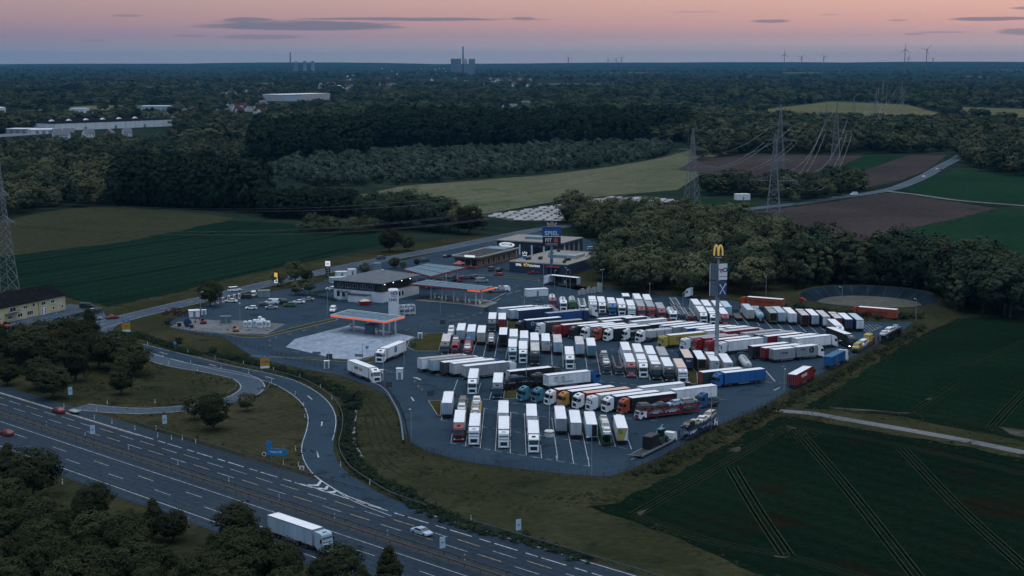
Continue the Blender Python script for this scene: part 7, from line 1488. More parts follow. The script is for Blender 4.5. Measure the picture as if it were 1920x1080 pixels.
# --- special loads
def flatbed(label, p, a, ln=11.0, fm=None):
    root = thing('flatbed_trailer', label, 'trailer', (*p, 0.05), math.radians(a), 'open trailers')
    h = ln / 2
    b = MB(); b.box(-h, h, -1.2, 1.2, 1.02, 1.14); b.build('load_floor', mat('plank_floor', (0.10, 0.09, 0.08), 0.8, var=0.2), root)
    b = MB()
    for s_ in (-1, 1): b.box(-h, h, s_ * 1.23 - 0.04, s_ * 1.23 + 0.04, 0.98, 1.18)
    b.build('side_rail', fm or STEEL, root)
    b = MB(); b.box(h - 0.1, h, -1.2, 1.2, 1.14, 2.5); b.build('head_board', fm or STEEL, root)
    under(root, ln)
    return root
M2 = D['misc']
flatbed('empty flatbed coupled behind the second teal tractor unit', M2['flatbed'][0], 28, 11.5, paint('DR'))
flatbed('empty flatbed between the pale blue container trailer and the silver trailer', M2['flat2'], 90, 11.0, paint('DG'))
root = thing('silo_trailer', 'trailer with three grey silo containers behind a white tractor unit', 'trailer', (*M2['containers'][0], 0.05), math.radians(28), 'open trailers')
for i in range(3):
    b = MB(); b.bbox(-4.6 + i * 3.1, -1.75 + i * 3.1, -1.2, 1.2, 1.2, 3.6, 0.25)
    for k in range(5): b.box(-4.4 + i * 3.1 + k * 0.58, -4.34 + i * 3.1 + k * 0.58, -1.23, 1.23, 1.3, 3.5)
    b.build('silo_container', paint('LG'), root)
under(root, 10.5)
for i, (p, lb) in enumerate(zip(M2['scrap'], ('open trailer heaped with pale scrap beside the blue trailer with silver doors', 'open trailer heaped with pale scrap pulled by a white cab'))):
    root = thing('scrap_trailer', lb, 'trailer', (*p, 0.05), math.radians(29), 'open trailers')
    b = MB()
    for s_ in (-1, 1): b.box(-5.5, 5.5, s_ * 1.22 - 0.04, s_ * 1.22 + 0.04, 1.1, 2.9)
    b.box(-5.5, -5.42, -1.2, 1.2, 1.1, 2.9); b.box(5.42, 5.5, -1.2, 1.2, 1.1, 2.9); b.box(-5.5, 5.5, -1.2, 1.2, 1.05, 1.15)
    b.build('tipper_body', paint('G'), root)
    r_ = random.Random(i)
    b = MB()
    for k in range(420):
        x_, y_ = r_.uniform(-5.2, 5.2), r_.uniform(-1.05, 1.05)
        z_ = 2.6 + r_.uniform(0, 0.75) * (1 - abs(y_)) ; T = Matrix.Translation((x_, y_, z_)) @ Matrix.Rotation(r_.uniform(0, 6.28), 4, Vector((r_.random(), r_.random(), r_.random())).normalized())
        s = r_.uniform(0.12, 0.4); b.box(-s, s, -s * 0.6, s * 0.6, -0.03, 0.03, k % 2, T)
    o = b.build('scrap_load', [paint('LG'), paint('W')], root); o['kind'] = 'stuff'
    under(root, 11.0)
    if i == 1: tractor(root, 6.2, 'W')
# recovery lorry at the canopy
root = thing('recovery_lorry', 'flat recovery lorry with red yellow rear by the main canopy', 'lorry', (*M2['recovery'][0], 0.06), math.radians(M2['recovery'][1]))
b = MB(); b.box(-4.5, 2.6, -1.2, 1.2, 0.85, 1.0); b.build('load_floor', STEEL, root)
b = MB(); b.box(-4.6, -4.5, -1.2, 1.2, 0.5, 1.0); b.build('tail_board', paint('OY'), root)
def g(b): b.side([(0.02, 0.6), (0.45, 0.6), (0.55, 0.9), (1.3, 0.9), (1.45, 0.35), (2.15, 0.32), (2.2, 0.6), (2.2, 1.35), (1.98, 2.15), (1.75, 2.28), (0.02, 2.28)], -1.1, 1.1, inset=0.08)
cab = put('cab', shape('low_cab', g, paint('W')), root, (2.7, 0, 0))
put('windscreen', _mesh_cache[('low_screen', ('dark_glass',))], cab)
for s_ in (-1, 1):
    for xx in (-2.8, 3.8): put('wheel', wheel_mesh(0.42, 0.4), root, (xx, s_ * 0.98, 0.42))
a_ = math.radians(M2['recovery'][1]); p_ = M2['recovery'][0]
for i, (k, lb) in enumerate((('W', 'white car at the rear of the recovery lorry deck'), ('LG', 'pale grey car at the front of the recovery lorry deck'))):
    car('sedan' if i else 'hatch', k, lb, (p_[0] + math.cos(a_) * (-2.4 + i * 3.9), p_[1] + math.sin(a_) * (-2.4 + i * 3.9), 1.06), a_, group='cars loaded on transporters')
# low loader with two yellow and one white ambulance van
pa = [Vector(q) for q in M2['ambulances']]
mid = sum(pa, Vector((0, 0))) / 3
ang = math.atan2(pa[2].y - pa[0].y, pa[2].x - pa[0].x)
root = thing('low_loader', 'low loader by the fence carrying yellow and white vans', 'lorry', (mid.x, mid.y, 0.05), ang, 'open trailers')
b = MB(); b.box(-9.5, 7.5, -1.25, 1.25, 0.72, 0.86); b.build('load_floor', CHAS, root)
b = MB()
for s_ in (-1, 1): b.box(-9.5, 7.5, s_ * 1.25 - 0.05, s_ * 1.25 + 0.05, 0.5, 0.95)
b.build('side_rail', paint('DG'), root)
cab = put('cab', shape('low_cab', g, paint('R')), root, (7.8, 0, 0)); put('windscreen', _mesh_cache[('low_screen', ('dark_glass',))], cab)
for s_ in (-1, 1):
    for xx in (-8, -6.8, 5.0, 9.0): put('wheel', wheel_mesh(0.42, 0.4), root, (xx, s_ * 1.0, 0.42))
for i, (k, lb) in enumerate((('Y', 'yellow ambulance van at the rear end of the low loader'), ('W', 'white ambulance van in the middle of the low loader'), ('Y', 'yellow boxy ambulance behind the cab of the low loader'))):
    xx = -6.5 + i * 5.8
    r2 = car('van', k, lb, (mid.x + math.cos(ang) * xx, mid.y + math.sin(ang) * xx, 0.92), ang + math.pi, group='vans on the low loader')
    if i == 2:
        b = MB(); b.bbox(-2.55, 0.9, -1.05, 1.05, 0.6, 2.75, 0.1); b.build('box_body', paint('Y'), r2)
    else:
        b = MB(); b.box(-2.2, 1.2, -0.99, 0.99, 0.72, 0.86); b.build('red_band', paint('R'), r2)
# low loader with a black container and a green machine, along the fence
p_ = Vector(M2['lowload'][0]); ang = math.radians(60)
root = thing('low_loader', 'long low loader by the bottom fence with a black box and green machine', 'trailer', (p_.x, p_.y, 0.05), ang, 'open trailers')
b = MB(); b.box(-9, 8, -1.25, 1.25, 0.70, 0.84); b.build('load_floor', CHAS, root)
for k in range(5):
    b = MB(); b.bar((-9.3, -1.1 + k * 0.55, 0.75), (-11.2, -1.1 + k * 0.55, 1.2), 0.16); b.build('loading_ramp', STEEL, root)
for s_ in (-1, 1):
    b = MB(); b.box(-9, 8, s_ * 1.26 - 0.05, s_ * 1.26 + 0.05, 0.45, 0.95); b.build('side_rail', STEEL, root)
    for xx in (-7.5, -6.2, -4.9, 6.0): put('wheel', wheel_mesh(0.42, 0.4), root, (xx, s_ * 1.0, 0.42))
cab = put('cab', shape('low_cab', g, paint('W')), root, (8.2, 0, 0)); put('windscreen', _mesh_cache[('low_screen', ('dark_glass',))], cab)
for s_ in (-1, 1): put('wheel', wheel_mesh(0.48, 0.32), root, (9.3, s_ * 1.05, 0.48))
def at_(x, y=0.0): return (p_.x + math.cos(ang) * x - math.sin(ang) * y, p_.y + math.sin(ang) * x + math.cos(ang) * y)
root = thing('site_container', 'black ribbed steel box standing on the low loader by the bottom fence', 'container', (*at_(-1.5), 0.90), ang)
root.scale = (1.25, 1.0, 1.25)
b = MB(); b.bbox(-1.7, 1.7, -1.15, 1.15, 0, 2.4, 0.06); b.build('box_body', paint('K'), root)
b = MB()
for k in range(9): b.box(-1.6 + k * 0.4, -1.45 + k * 0.4, -1.18, 1.18, 0.1, 2.3)
b.build('wall_rib', BLACKP, root)
root = thing('telehandler', 'green machine with raised boom on the low loader', 'machine', (*at_(3.2), 0.90), ang)
root.scale = (1.35, 1.3, 1.35)
b = MB(); b.bbox(-1.9, 1.6, -0.7, 0.7, 0.5, 1.3, 0.1); b.build('body', paint('GN2'), root)
b = MB(); b.bbox(-0.8, 0.6, -0.75, 0.1, 1.3, 2.5, 0.1); b.build('cab', GLASS, root)
b = MB(); b.bar((-1.9, 0.4, 1.2), (2.2, 0.4, 2.6), 0.34); b.bar((2.2, 0.4, 2.6), (3.2, 0.4, 1.6), 0.26); b.build('boom', paint('GN2'), root)
b = MB(); b.box(-0.9, 0.7, -0.8, 0.15, 2.5, 2.62); b.build('cab_roof', paint('T'), root)
for s_ in (-1, 1):
    for xx in (-1.2, 1.1): put('wheel', wheel_mesh(0.55, 0.4), root, (xx, s_ * 0.85, 0.55))
# moving lorry and the little trailer on the motorway
p_ = M2['motor_lorry']
root = thing('articulated_lorry', 'pale blue lorry driving along the near carriageway of the motorway', 'lorry', (*p_, 0.06), math.radians(-44.8))
trailer_body(root, 13.4, 'LB', 'w', 'd', '', 4.0); tractor(root, 7.35, 'LB')
p_ = M2['mtrailer']
root = thing('car_trailer', 'small flat trailer behind the red motorway car', 'trailer', (*p_, 0.06), math.radians(135))
b = MB(); b.box(-1.6, 1.6, -0.85, 0.85, 0.5, 0.75); b.bar((1.6, 0, 0.5), (2.6, 0, 0.5), 0.1); b.build('bed', STEEL, root)
for s_ in (-1, 1): put('wheel', wheel_mesh(0.33, 0.22), root, (0, s_ * 0.95, 0.33))

# ------------------------------------------------------------------ street furniture, fences, rails, masts, pylons
def mast(p, h, label, arms=1, drum=False, rz=0.6):
    root = thing('lamp_mast', label, 'lamp mast', (*p, 0.06), rz, 'lamp masts around the services')
    z0 = 1.6 if drum else 0
    b = MB(); b.tube((0, 0, z0), (0, 0, h), 0.10, 8, r2=0.055); b.build('pole', STEEL, root)
    for k in range(arms):
        s_ = 1 if k == 0 else -1
        b = MB(); b.bar((0, 0, h - 0.1), (s_ * 0.9, 0, h + 0.05), 0.07); b.build('arm', STEEL, root)
        b = MB(); b.bbox(0.55, 1.25, -0.16, 0.16, h, h + 0.14, 0.03)
        o_ = b.build('lamp_head', mat('lamp_housing', (0.55, 0.57, 0.58), 0.4), root)
        if s_ < 0: o_.rotation_euler = (0, 0, math.pi)
    if drum:
        b = MB(); b.lathe([(1.15, 0), (1.2, 0.1), (1.2, 1.35), (1.05, 1.5)], 20); b.build('concrete_drum', mat('white_concrete', (0.62, 0.63, 0.63), 0.8, var=0.1), root)
        b = MB(); b.lathe([(1.215, 1.0), (1.215, 1.18)], 20); b.build('dark_band', BLACKP, root)
    return root
near_words = D['mast_words']
for i, (p, h) in enumerate(D['masts']):
    mast(p, h, 'slim steel lamp mast ' + near_words[i], 2 if i in (2, 10, 11) else 1, rz=0.3 + i)
mast(D['drum_mast'][0], D['drum_mast'][1], 'lamp mast standing in a white concrete drum between the front rows', 2, True, 0.2)

# wire mesh fences: posts one by one, wires joined
def fence(name, label, pts, h=1.6, step=2.6):
    root = thing(name, label, 'fence', (0, 0, 0))
    s_ = smooth_line(pts, 1.3)
    root.location = (*s_[0], 0)
    ox, oy = s_[0]
    post_m = shape('fence_post', lambda b: b.box(-0.04, 0.04, -0.04, 0.04, 0, 1.75), mat('fence_grey', (0.030, 0.036, 0.036), 0.6))
    d = 1e9; last = None; posts = []
    for p in s_:
        if last is None or math.dist(p, last) >= step:
            posts.append(p); last = p
    for p in posts: put('post', post_m, root, (p[0] - ox, p[1] - oy, 0))
    b = MB()
    for z in (0.15, 0.5, 0.85, 1.2, 1.55):
        for p, q in zip(posts, posts[1:]):
            b.tube((p[0] - ox, p[1] - oy, z), (q[0] - ox, q[1] - oy, z), 0.014, 3, cap=False)
    for p, q in zip(posts, posts[1:]):
        for k in range(1, 9):
            x, y = p[0] + (q[0] - p[0]) * k / 9 - ox, p[1] + (q[1] - p[1]) * k / 9 - oy
            b.tube((x, y, 0.1), (x, y, 1.6), 0.010, 3, cap=False)
    o = b.build('wire_mesh', mat('fence_grey', (0.030, 0.036, 0.036), 0.6), root); o['kind'] = 'stuff'
fence('wire_fence', 'long dark wire fence round the lower edge of the lorry park', D['fence'])
fence('wire_fence', 'dark wire fence along the work yard and fuel apron above the slip road', D['fence_b'])

# crash barriers: beam and posts
def rail(name, label, pts, posts_every=4.0, double=False):
    root = thing(name, label, 'crash barrier', (*pts[0], 0))
    ox, oy = pts[0]
    b = MB()
    L_, R_ = strip(pts, 0.08, 0)
    n = len(pts)
    for zz0, zz1 in ((0.50, 0.60), (0.62, 0.66), (0.68, 0.78)):
        vs = []
        for l_, r_ in zip(L_, R_):
            vs += [(l_.x - ox, l_.y - oy, zz0), (r_.x - ox, r_.y - oy, zz0), (r_.x - ox, r_.y - oy, zz1), (l_.x - ox, l_.y - oy, zz1)]
        b.add(vs, [(4 * i + k, 4 * i + (k + 1) % 4, 4 * i + 4 + (k + 1) % 4, 4 * i + 4 + k) for i in range(n - 1) for k in range(4)])
    b.build('beam', mat('barrier_steel', (0.15, 0.16, 0.17), 0.5, 0.5, var=0.2), root)
    pm = shape('barrier_post', lambda b: b.box(-0.05, 0.05, -0.06, 0.06, 0, 0.66), mat('barrier_post_steel', (0.035, 0.037, 0.04), 0.6, 0.3))
    last = None
    for p in pts:
        if last is None or math.dist(p, last) >= posts_every - 0.05:
            put('post', pm, root, (p[0] - ox, p[1] - oy, 0)); last = p
def mline(a, b_, off, st=2.0):
    n = int((b_ - a) / st)
    return [mw(a + (b_ - a) * i / n, off) for i in range(n + 1)]
rail('crash_barrier', 'steel crash barrier on the far side of the central reservation', mline(-130, 110, 1.25))
rail('crash_barrier', 'steel crash barrier on the near side of the central reservation', mline(-130, 110, -1.2))
rail('crash_barrier', 'steel crash barrier along the motorway below the triangular meadow', mline(-62, 24, 17.6))
rail('crash_barrier', 'steel crash barrier along the motorway beside the ditch and field', mline(56, 130, 18.0))
rail('crash_barrier', 'steel crash barrier on the near verge of the motorway by the trees', mline(-80, -48, -20.6))
ent = smooth_line(D['roads']['slip_road_entry'][0], 2.0)
l_, r_ = strip(ent, 10.2, 0)
rail('crash_barrier', 'curving crash barrier on the outer side of the entry slip road', [(p.x, p.y) for p in l_[24:]])
ext = smooth_line(D['roads']['slip_road_exit'][0], 2.0)
l_, r_ = strip(ext, 8.8, 0)
rail('crash_barrier', 'crash barrier round the outside of the tight exit loop', [(p.x, p.y) for p in r_[14:48]])
rail('crash_barrier', 'short crash barrier inside the bend of the exit loop', [(p.x, p.y) for p in l_[22:34]])

# concrete blocks and delineators
bm_ = mat('block_concrete', (0.12, 0.135, 0.15), 0.9, var=0.2)
for i, p in enumerate(D['blocks']):
    root = thing('concrete_block', 'weathered concrete barrier block lying along the lorry lane edges', 'block', (*p, 0.06), D['block_rot'][i], 'concrete blocks along the lanes')
    b = MB(); b.loft([[(-1.25, -0.3, 0), (1.25, -0.3, 0), (1.25, 0.3, 0), (-1.25, 0.3, 0)], [(-1.25, -0.26, 0.25), (1.25, -0.26, 0.25), (1.25, 0.26, 0.25), (-1.25, 0.26, 0.25)], [(-1.25, -0.13, 0.75), (1.25, -0.13, 0.75), (1.25, 0.13, 0.75), (-1.25, 0.13, 0.75)]]); b.build('body', bm_, root)
    b = MB(); b.tube((-0.6, 0, 0.72), (-0.6, 0, 0.82), 0.05, 6); b.tube((0.6, 0, 0.72), (0.6, 0, 0.82), 0.05, 6); b.build('lifting_eye', CHAS, root)
for i, p in enumerate(D['delin']):
    root = thing('marker_post', 'white roadside marker post with a black band', 'marker post', (*p, 0.02), 0, 'white marker posts along the roads')
    b = MB(); b.bbox(-0.09, 0.09, -0.06, 0.06, 0, 1.05, 0.02); b.build('post', WHITEP, root)
    b = MB(); b.box(-0.095, 0.095, -0.065, 0.065, 0.72, 0.92); b.build('black_band', BLACKP, root)

# retaining wall by the exit lane, dark screen wall behind the pond
def low_wall(name, label, pts, h, wd, mm):
    root = thing(name, label, 'wall', (*pts[0], 0))
    l_, r_ = strip(pts, wd, 0)
    b = MB(); vs = []
    for a, c in zip(l_, r_):
        for q, z in ((a, 0), (c, 0), (c, h), (a, h)): vs.append((q.x - pts[0][0], q.y - pts[0][1], z))
    b.add(vs, [(4 * i + k, 4 * i + (k + 1) % 4, 4 * i + 4 + (k + 1) % 4, 4 * i + 4 + k) for i in range(len(pts) - 1) for k in range(4)] + [(3, 2, 1, 0)])
    b.build('wall_body', mm, root)
    b = MB()
    l_, r_ = strip(pts, wd + 0.08, 0); vs = []
    for a, c in zip(l_, r_):
        for q, z in ((a, h + 0.002), (c, h + 0.002), (c, h + 0.07), (a, h + 0.07)): vs.append((q.x - pts[0][0], q.y - pts[0][1], z))
    b.add(vs, [(4 * i + k, 4 * i + (k + 1) % 4, 4 * i + 4 + (k + 1) % 4, 4 * i + 4 + k) for i in range(len(pts) - 1) for k in range(4)])
    b.build('coping', mm, root)
low_wall('retaining_wall', 'low curved grey retaining wall beside the exit lane below the gate lorry', smooth_line(D['ret_wall'], 2), 0.9, 0.3, mat('blue_grey_concrete', (0.10, 0.13, 0.16), 0.85))
low_wall('screen_wall', 'dark screen wall behind the second orange red lorry', smooth_line(D['dark_wall'], 3), 2.2, 0.2, mat('black_screen', (0.012, 0.013, 0.014), 0.9))
# road signs
def sign(label, p, rz, h, boards, posts=1, name='road_sign'):
    root = thing(name, label, 'road sign', (*p, 0.02), rz)
    for k in range(posts):
        x = 0 if posts == 1 else (-0.8 + 1.6 * k)
        b = MB(); b.tube((x, 0.06, 0), (x, 0.06, h), 0.05, 6); b.build('post', GREYPOLE, root)
    for (nm, x0, x1, z0, z1, mm, txt, ts, tm) in boards:
        b = MB(); b.box(x0, x1, -0.05, 0.0, z0, z1); o_ = b.build(nm, mm, root)
        if txt: wall_text(txt, ts, tm, o_, ((x0 + x1) / 2, -0.07, (z0 + z1) / 2))
for i, (p, lb) in enumerate(D['yellow_signs']):
    sign(lb, p, 0.25, 5.2, [('yellow_board', -1.3, 1.3, 1.7, 4.0, SIGNY, '227' if i else 'HAMM', 0.62, REDB), ('white_board', -1.3, 1.3, 1.0, 1.66, WHITEP, None, 0, None), ('blue_panel', -1.1, -0.4, 4.1, 4.95, SIGNLB, None, 0, None), ('blue_panel', 0.4, 1.1, 4.1, 4.95, SIGNLB, None, 0, None)], 2)
(p, lb) = D['arrow_sign']
root = thing('road_sign', lb, 'road sign', (*p, 0.02), -0.15)
for x in (-1.4, 1.4):
    b = MB(); b.tube((x, 0.08, 0), (x, 0.08, 3.6), 0.07, 6); b.build('post', GREYPOLE, root)
b = MB(); o_ = MB(); o_.prism([(-2.4, 1.7), (1.7, 1.7), (2.6, 2.45), (1.7, 3.2), (-2.4, 3.2)], 0, 0.08)
q = o_.build('arrow_board', SIGNLB, root); q.rotation_euler = (math.pi / 2, 0, 0)
wall_text('Hamm 227', 0.62, WHITE_L, root, (-0.2, -0.10, 2.45))
b = MB(); b.box(-2.4, -1.2, -0.06, 0.0, 3.4, 4.9); b.build('number_board', SIGNLB, root)
b = MB(); b.lathe([(0.5, -0.1), (0.5, -0.05)], 16, c=(-3.0, 0, 1.9), axis='y'); b.build('round_board', WHITEP, root)
b = MB(); b.lathe([(0.36, -0.115), (0.36, -0.101)], 16, c=(-3.0, 0, 1.9), axis='y'); b.build('red_disc', paint('R'), root)
for p, lb, bl in D['white_signs']:
    sign(lb, p, 0.5, 3.4, [('white_board', -0.55, 0.55, 1.2, 3.3, mat('sign_white_blue', (0.42, 0.56, 0.66), 0.5), bl, 0.42, LETTER['DB'])], 1)
for p, lb, bl in D['small_signs']:
    sign(lb, p, 0.4, 2.6, [('blue_board', -0.45, 0.45, 1.7, 2.6, SIGNLB, bl, 0.6, WHITE_L)], 1)
for p, lb in D['info_posts']:
    root = thing('barrier_sign', lb, 'sign', (*p, 0.06), 0.3)
    b = MB(); b.tube((0, 0, 0), (0, 0, 2.6), 0.05, 6); b.build('post', GREYPOLE, root)
    b = MB(); b.box(-0.9, 0.9, -0.06, 0, 0.9, 2.4); b.build('dark_panel', mat('dark_board', (0.05, 0.055, 0.06), 0.6), root)
root = thing('red_white_board', 'red and white chevron board at the nose of the slip road', 'road sign', (*D['chevron_board'], 0.02), 0.1)
b = MB(); b.box(-0.5, 0.5, -0.05, 0, 0.4, 1.5); b.build('white_board', WHITEP, root)
b = MB()
for x in (-0.3, 0.3): b.bar((x, -0.07, 0.45), (0, -0.07, 1.4), 0.16)
b.build('red_chevron', paint('R'), root)
b = MB(); b.tube((0, 0.03, 0), (0, 0.03, 0.5), 0.05, 6); b.build('post', GREYPOLE, root)

# --- high voltage pylons: lattice of angle bars
PYM = mat('pylon_steel', (0.20, 0.22, 0.24), 0.6, 0.3, var=0.1)
def pylon_geo(h, span):
    W0, W1 = 4.2, 0.8            # half width at the foot and at the top
    def hw(z):
        t = z / h
        return W0 * (1 - t) ** 1.15 * 0.92 + 0.35
    legs = MB(); lat = MB(); armL = []
    zs = [0]
    while zs[-1] < h * 0.94: zs.append(zs[-1] + max(1.9, hw(zs[-1]) * 1.35))
    zs[-1] = h
    for (sx, sy) in ((1, 1), (1, -1), (-1, 1), (-1, -1)):
        for z0, z1 in zip(zs, zs[1:]):
            legs.bar((sx * hw(z0), sy * hw(z0), z0), (sx * hw(z1), sy * hw(z1), z1), 0.24 if z0 < h * .5 else 0.17)
    for z0, z1 in zip(zs, zs[1:]):
        a, c = hw(z0), hw(z1)
        for s_ in (1, -1):
            lat.bar((-a, s_ * a, z0), (c, s_ * c, z1), 0.11); lat.bar((a, s_ * a, z0), (-c, s_ * c, z1), 0.11)
            lat.bar((s_ * a, -a, z0), (s_ * c, c, z1), 0.11); lat.bar((s_ * a, a, z0), (s_ * c, -c, z1), 0.11)
            lat.bar((-c, s_ * c, z1), (c, s_ * c, z1), 0.10)
    tips = []
    for zf, k in ((0.54, 1.0), (0.74, 0.66)):
        z = h * zf; L_ = span * k / 2; c = hw(z)
        for s_ in (1, -1):
            arms = MB(); armL.append(arms)
            tip = (s_ * L_, 0, z + 0.25)
            arms.bar((s_ * c, c, z), tip, 0.14); arms.bar((s_ * c, -c, z), tip, 0.14); arms.bar((s_ * c, 0, z + 2.4), tip, 0.14)
            for k2 in range(1, 7):
                t = k2 / 7
                q = lambda y0, z0: (s_ * (c + (L_ - c) * t), y0 * (1 - t), z + (z0 - z) * (1 - t) + 0.25 * t)
                arms.bar(q(c, z), q(0, z + 2.4), 0.08); arms.bar(q(-c, z), q(0, z + 2.4), 0.08); arms.bar(q(c, z), q(-c, z), 0.08)
            for fx in ((1.0, 0.62) if zf < .6 else (1.0,)):
                x = s_ * (c + (L_ - c) * fx)
                tips.append((x, 0, z - 1.6))
                arms.tube((x, 0, z + 0.2), (x, 0, z - 1.6), 0.10, 6)
    tips.append((0, 0, h))
    return legs, lat, armL, tips
PYL = []
PW = ['lattice pylon standing on the edge of the film covered field', 'lattice pylon in front of the ploughed field beside the road', 'lattice pylon behind the hedge trees of the farm', 'lattice pylon at the far end of the ploughed field', 'distant pylon on the pale meadow, nearer the big dark tree', 'distant pylon in the middle of the pale meadow', 'distant pylon at the near edge of the pale meadow', 'lattice pylon at the frame edge behind the yellow house', 'remote pylon above the woods behind the pale meadow', 'most remote pylon above the far woods']
for i, (x, y, h, span) in enumerate(D['pylons']):
    root = thing('power_pylon', PW[i], 'pylon', (x, y, 0), D['pylon_rot'][i], 'power pylons')
    lg, lt, am, tips = pylon_geo(h, span)
    lg.build('leg_frame', PYM, root); lt.build('lattice', PYM, root); [q.build('cross_arm', PYM, root) for q in am]
    c_, s_ = math.cos(D['pylon_rot'][i]), math.sin(D['pylon_rot'][i])
    PYL.append([(x + c_ * t[0], y + s_ * t[0], t[2]) for t in tips])
WIRE = mat('conductor_aluminium', (0.34, 0.33, 0.33), 0.35, 0.7)
def wires(i, j, label, sag=0.035, skip=0):
    for k, (p, q) in enumerate(zip(PYL[i], PYL[j])):
        p, q = Vector(p), Vector(q)
        n = 22
        dist = (q - p).length
        pts = [p.lerp(q, t / n) - Vector((0, 0, 4 * sag * dist * (t / n) * (1 - t / n))) for t in range(n + 1)]
        b = MB()
        d = (q - p).normalized(); sd = Vector((-d.y, d.x, 0)).normalized()
        r = 0.055 if k < 6 else 0.035
        for off in ((-0.2, 0.2) if k < 6 else (0,)):
            rings = []
            for u in pts:
                c = u + sd * off
                rings.append([tuple(c + sd * (r * math.cos(a)) + Vector((0, 0, r * math.sin(a)))) for a in (0.5, 2.6, 4.7)])
            b.loft(rings)
        o = b.build('power_cable', WIRE)
        tag(o, label + ', ' + ['outer end of the lower arm, road side', 'inner end of the lower arm, road side', 'outer end of the lower arm, wood side', 'inner end of the lower arm, wood side', 'upper arm, road side', 'upper arm, wood side', 'topmost'][k], 'power cable', 'power cables between pylons')
for i, j, lb in D['spans']: wires(i, j, lb)

# ------------------------------------------------------------------ far buildings
def block_house(label, p, rz, l_, w_, h_, rh, wall_m, roof_m, group=None, name='village_house', chimney=False, wins=True):
    root = thing(name, label, 'house', (*p, 0.0), rz, group)
    put('wall', shape('hw_%.1f_%.1f_%.1f' % (l_, w_, h_), lambda b: b.add([(-l_ / 2, -w_ / 2, 0), (l_ / 2, -w_ / 2, 0), (l_ / 2, w_ / 2, 0), (-l_ / 2, w_ / 2, 0), (-l_ / 2, -w_ / 2, h_), (l_ / 2, -w_ / 2, h_), (l_ / 2, w_ / 2, h_), (-l_ / 2, w_ / 2, h_), (-l_ / 2, 0, h_ + rh), (l_ / 2, 0, h_ + rh)],
        [(0, 1, 5, 4), (1, 2, 6, 9, 5), (2, 3, 7, 6), (3, 0, 4, 8, 7)]), wall_m), root)
    put('roof', shape('hr_%.1f_%.1f_%.1f_%.1f' % (l_, w_, h_, rh), lambda b: b.add([(-l_ / 2 - .4, -w_ / 2 - .5, h_ - .3), (l_ / 2 + .4, -w_ / 2 - .5, h_ - .3), (l_ / 2 + .4, w_ / 2 + .5, h_ - .3), (-l_ / 2 - .4, w_ / 2 + .5, h_ - .3), (-l_ / 2 - .4, 0, h_ + rh + .15), (l_ / 2 + .4, 0, h_ + rh + .15), (-l_ / 2 - .4, -w_ / 2 - .5, h_ - .05), (l_ / 2 + .4, -w_ / 2 - .5, h_ - .05), (l_ / 2 + .4, w_ / 2 + .5, h_ - .05), (-l_ / 2 - .4, w_ / 2 + .5, h_ - .05), (-l_ / 2 - .4, 0, h_ + rh + .4), (l_ / 2 + .4, 0, h_ + rh + .4)],
        [(6, 7, 11, 10), (8, 9, 10, 11), (0, 1, 7, 6), (2, 3, 9, 8), (1, 5, 11, 7), (5, 2, 8, 11), (3, 4, 10, 9), (4, 0, 6, 10), (1, 0, 4, 5), (3, 2, 5, 4)]), roof_m), root)
    if wins:
        for k in range(3):
            put('window', shape('fw', lambda b: b.box(-0.6, 0.6, -0.06, 0.02, 0, 1.3), GLASS), root, (-l_ / 3 + k * l_ / 3, -w_ / 2 - 0.02, h_ * 0.45))
    return root
def hall(label, p, rz, l_, w_, h_, wall_m, roof_m, lights=0, name='industrial_hall', gate=True, panels=0):
    root = thing(name, label, 'hall', (*p, 0.0), rz)
    b = MB(); b.box(-l_ / 2, l_ / 2, -w_ / 2, w_ / 2, 0, h_); b.build('wall', wall_m, root)
    b = MB(); b.box(-l_ / 2 - .3, l_ / 2 + .3, -w_ / 2 - .3, w_ / 2 + .3, h_, h_ + 0.7); rf = b.build('roof', roof_m, root)
    for k in range(lights):
        x = -l_ / 2 + l_ * (k + 0.5) / lights
        b = MB(); b.loft([[(x - 3.2, -w_ * .2, h_ + .7), (x + 3.2, -w_ * .2, h_ + .7), (x + 3.2, -w_ * .2 + 5, h_ + .7), (x - 3.2, -w_ * .2 + 5, h_ + .7)], [(x - .2, -w_ * .2 + .6, h_ + 2.6), (x + .2, -w_ * .2 + .6, h_ + 2.6), (x + .2, -w_ * .2 + 4, h_ + 2.6), (x - .2, -w_ * .2 + 4, h_ + 2.6)]]); b.build('roof_light', WALLW, rf)
    for k in range(panels):
        x = -l_ / 2 + l_ * k / panels
        b = MB(); b.box(x - 0.15, x + 0.15, -w_ / 2 - 0.1, -w_ / 2, 0, h_); b.build('wall_joint', GREYPOLE, root)
    if gate:
        for k in range(3):
            b = MB(); b.box(-l_ / 4 + k * l_ / 4 - 2, -l_ / 4 + k * l_ / 4 + 2, -w_ / 2 - 0.12, -w_ / 2, 0, min(4, h_ - 1)); b.build('gate', GREYPOLE, root)
for a in D['halls']:
    lb, p, rz, l_, w_, h_, wm, rm, li, pn = a
    mm = {'W': WALLW, 'LB': mat('pale_blue_wall', (0.34, 0.42, 0.48), 0.7), 'P': mat('pinkish_cladding', (0.44, 0.40, 0.41), 0.7), 'D': mat('dark_wall', (0.08, 0.09, 0.10), 0.8), 'DR': TILE_D, 'G': SLATE, 'R': TILE_R}
    hall(lb, p, math.radians(rz), l_, w_, h_, mm[wm], mm[rm], li, panels=pn)
hr = random.Random(3)
wm = [WALLW, mat('cream_render', (0.52, 0.47, 0.40), 0.9), mat('red_brick', (0.26, 0.085, 0.06), 0.9)]
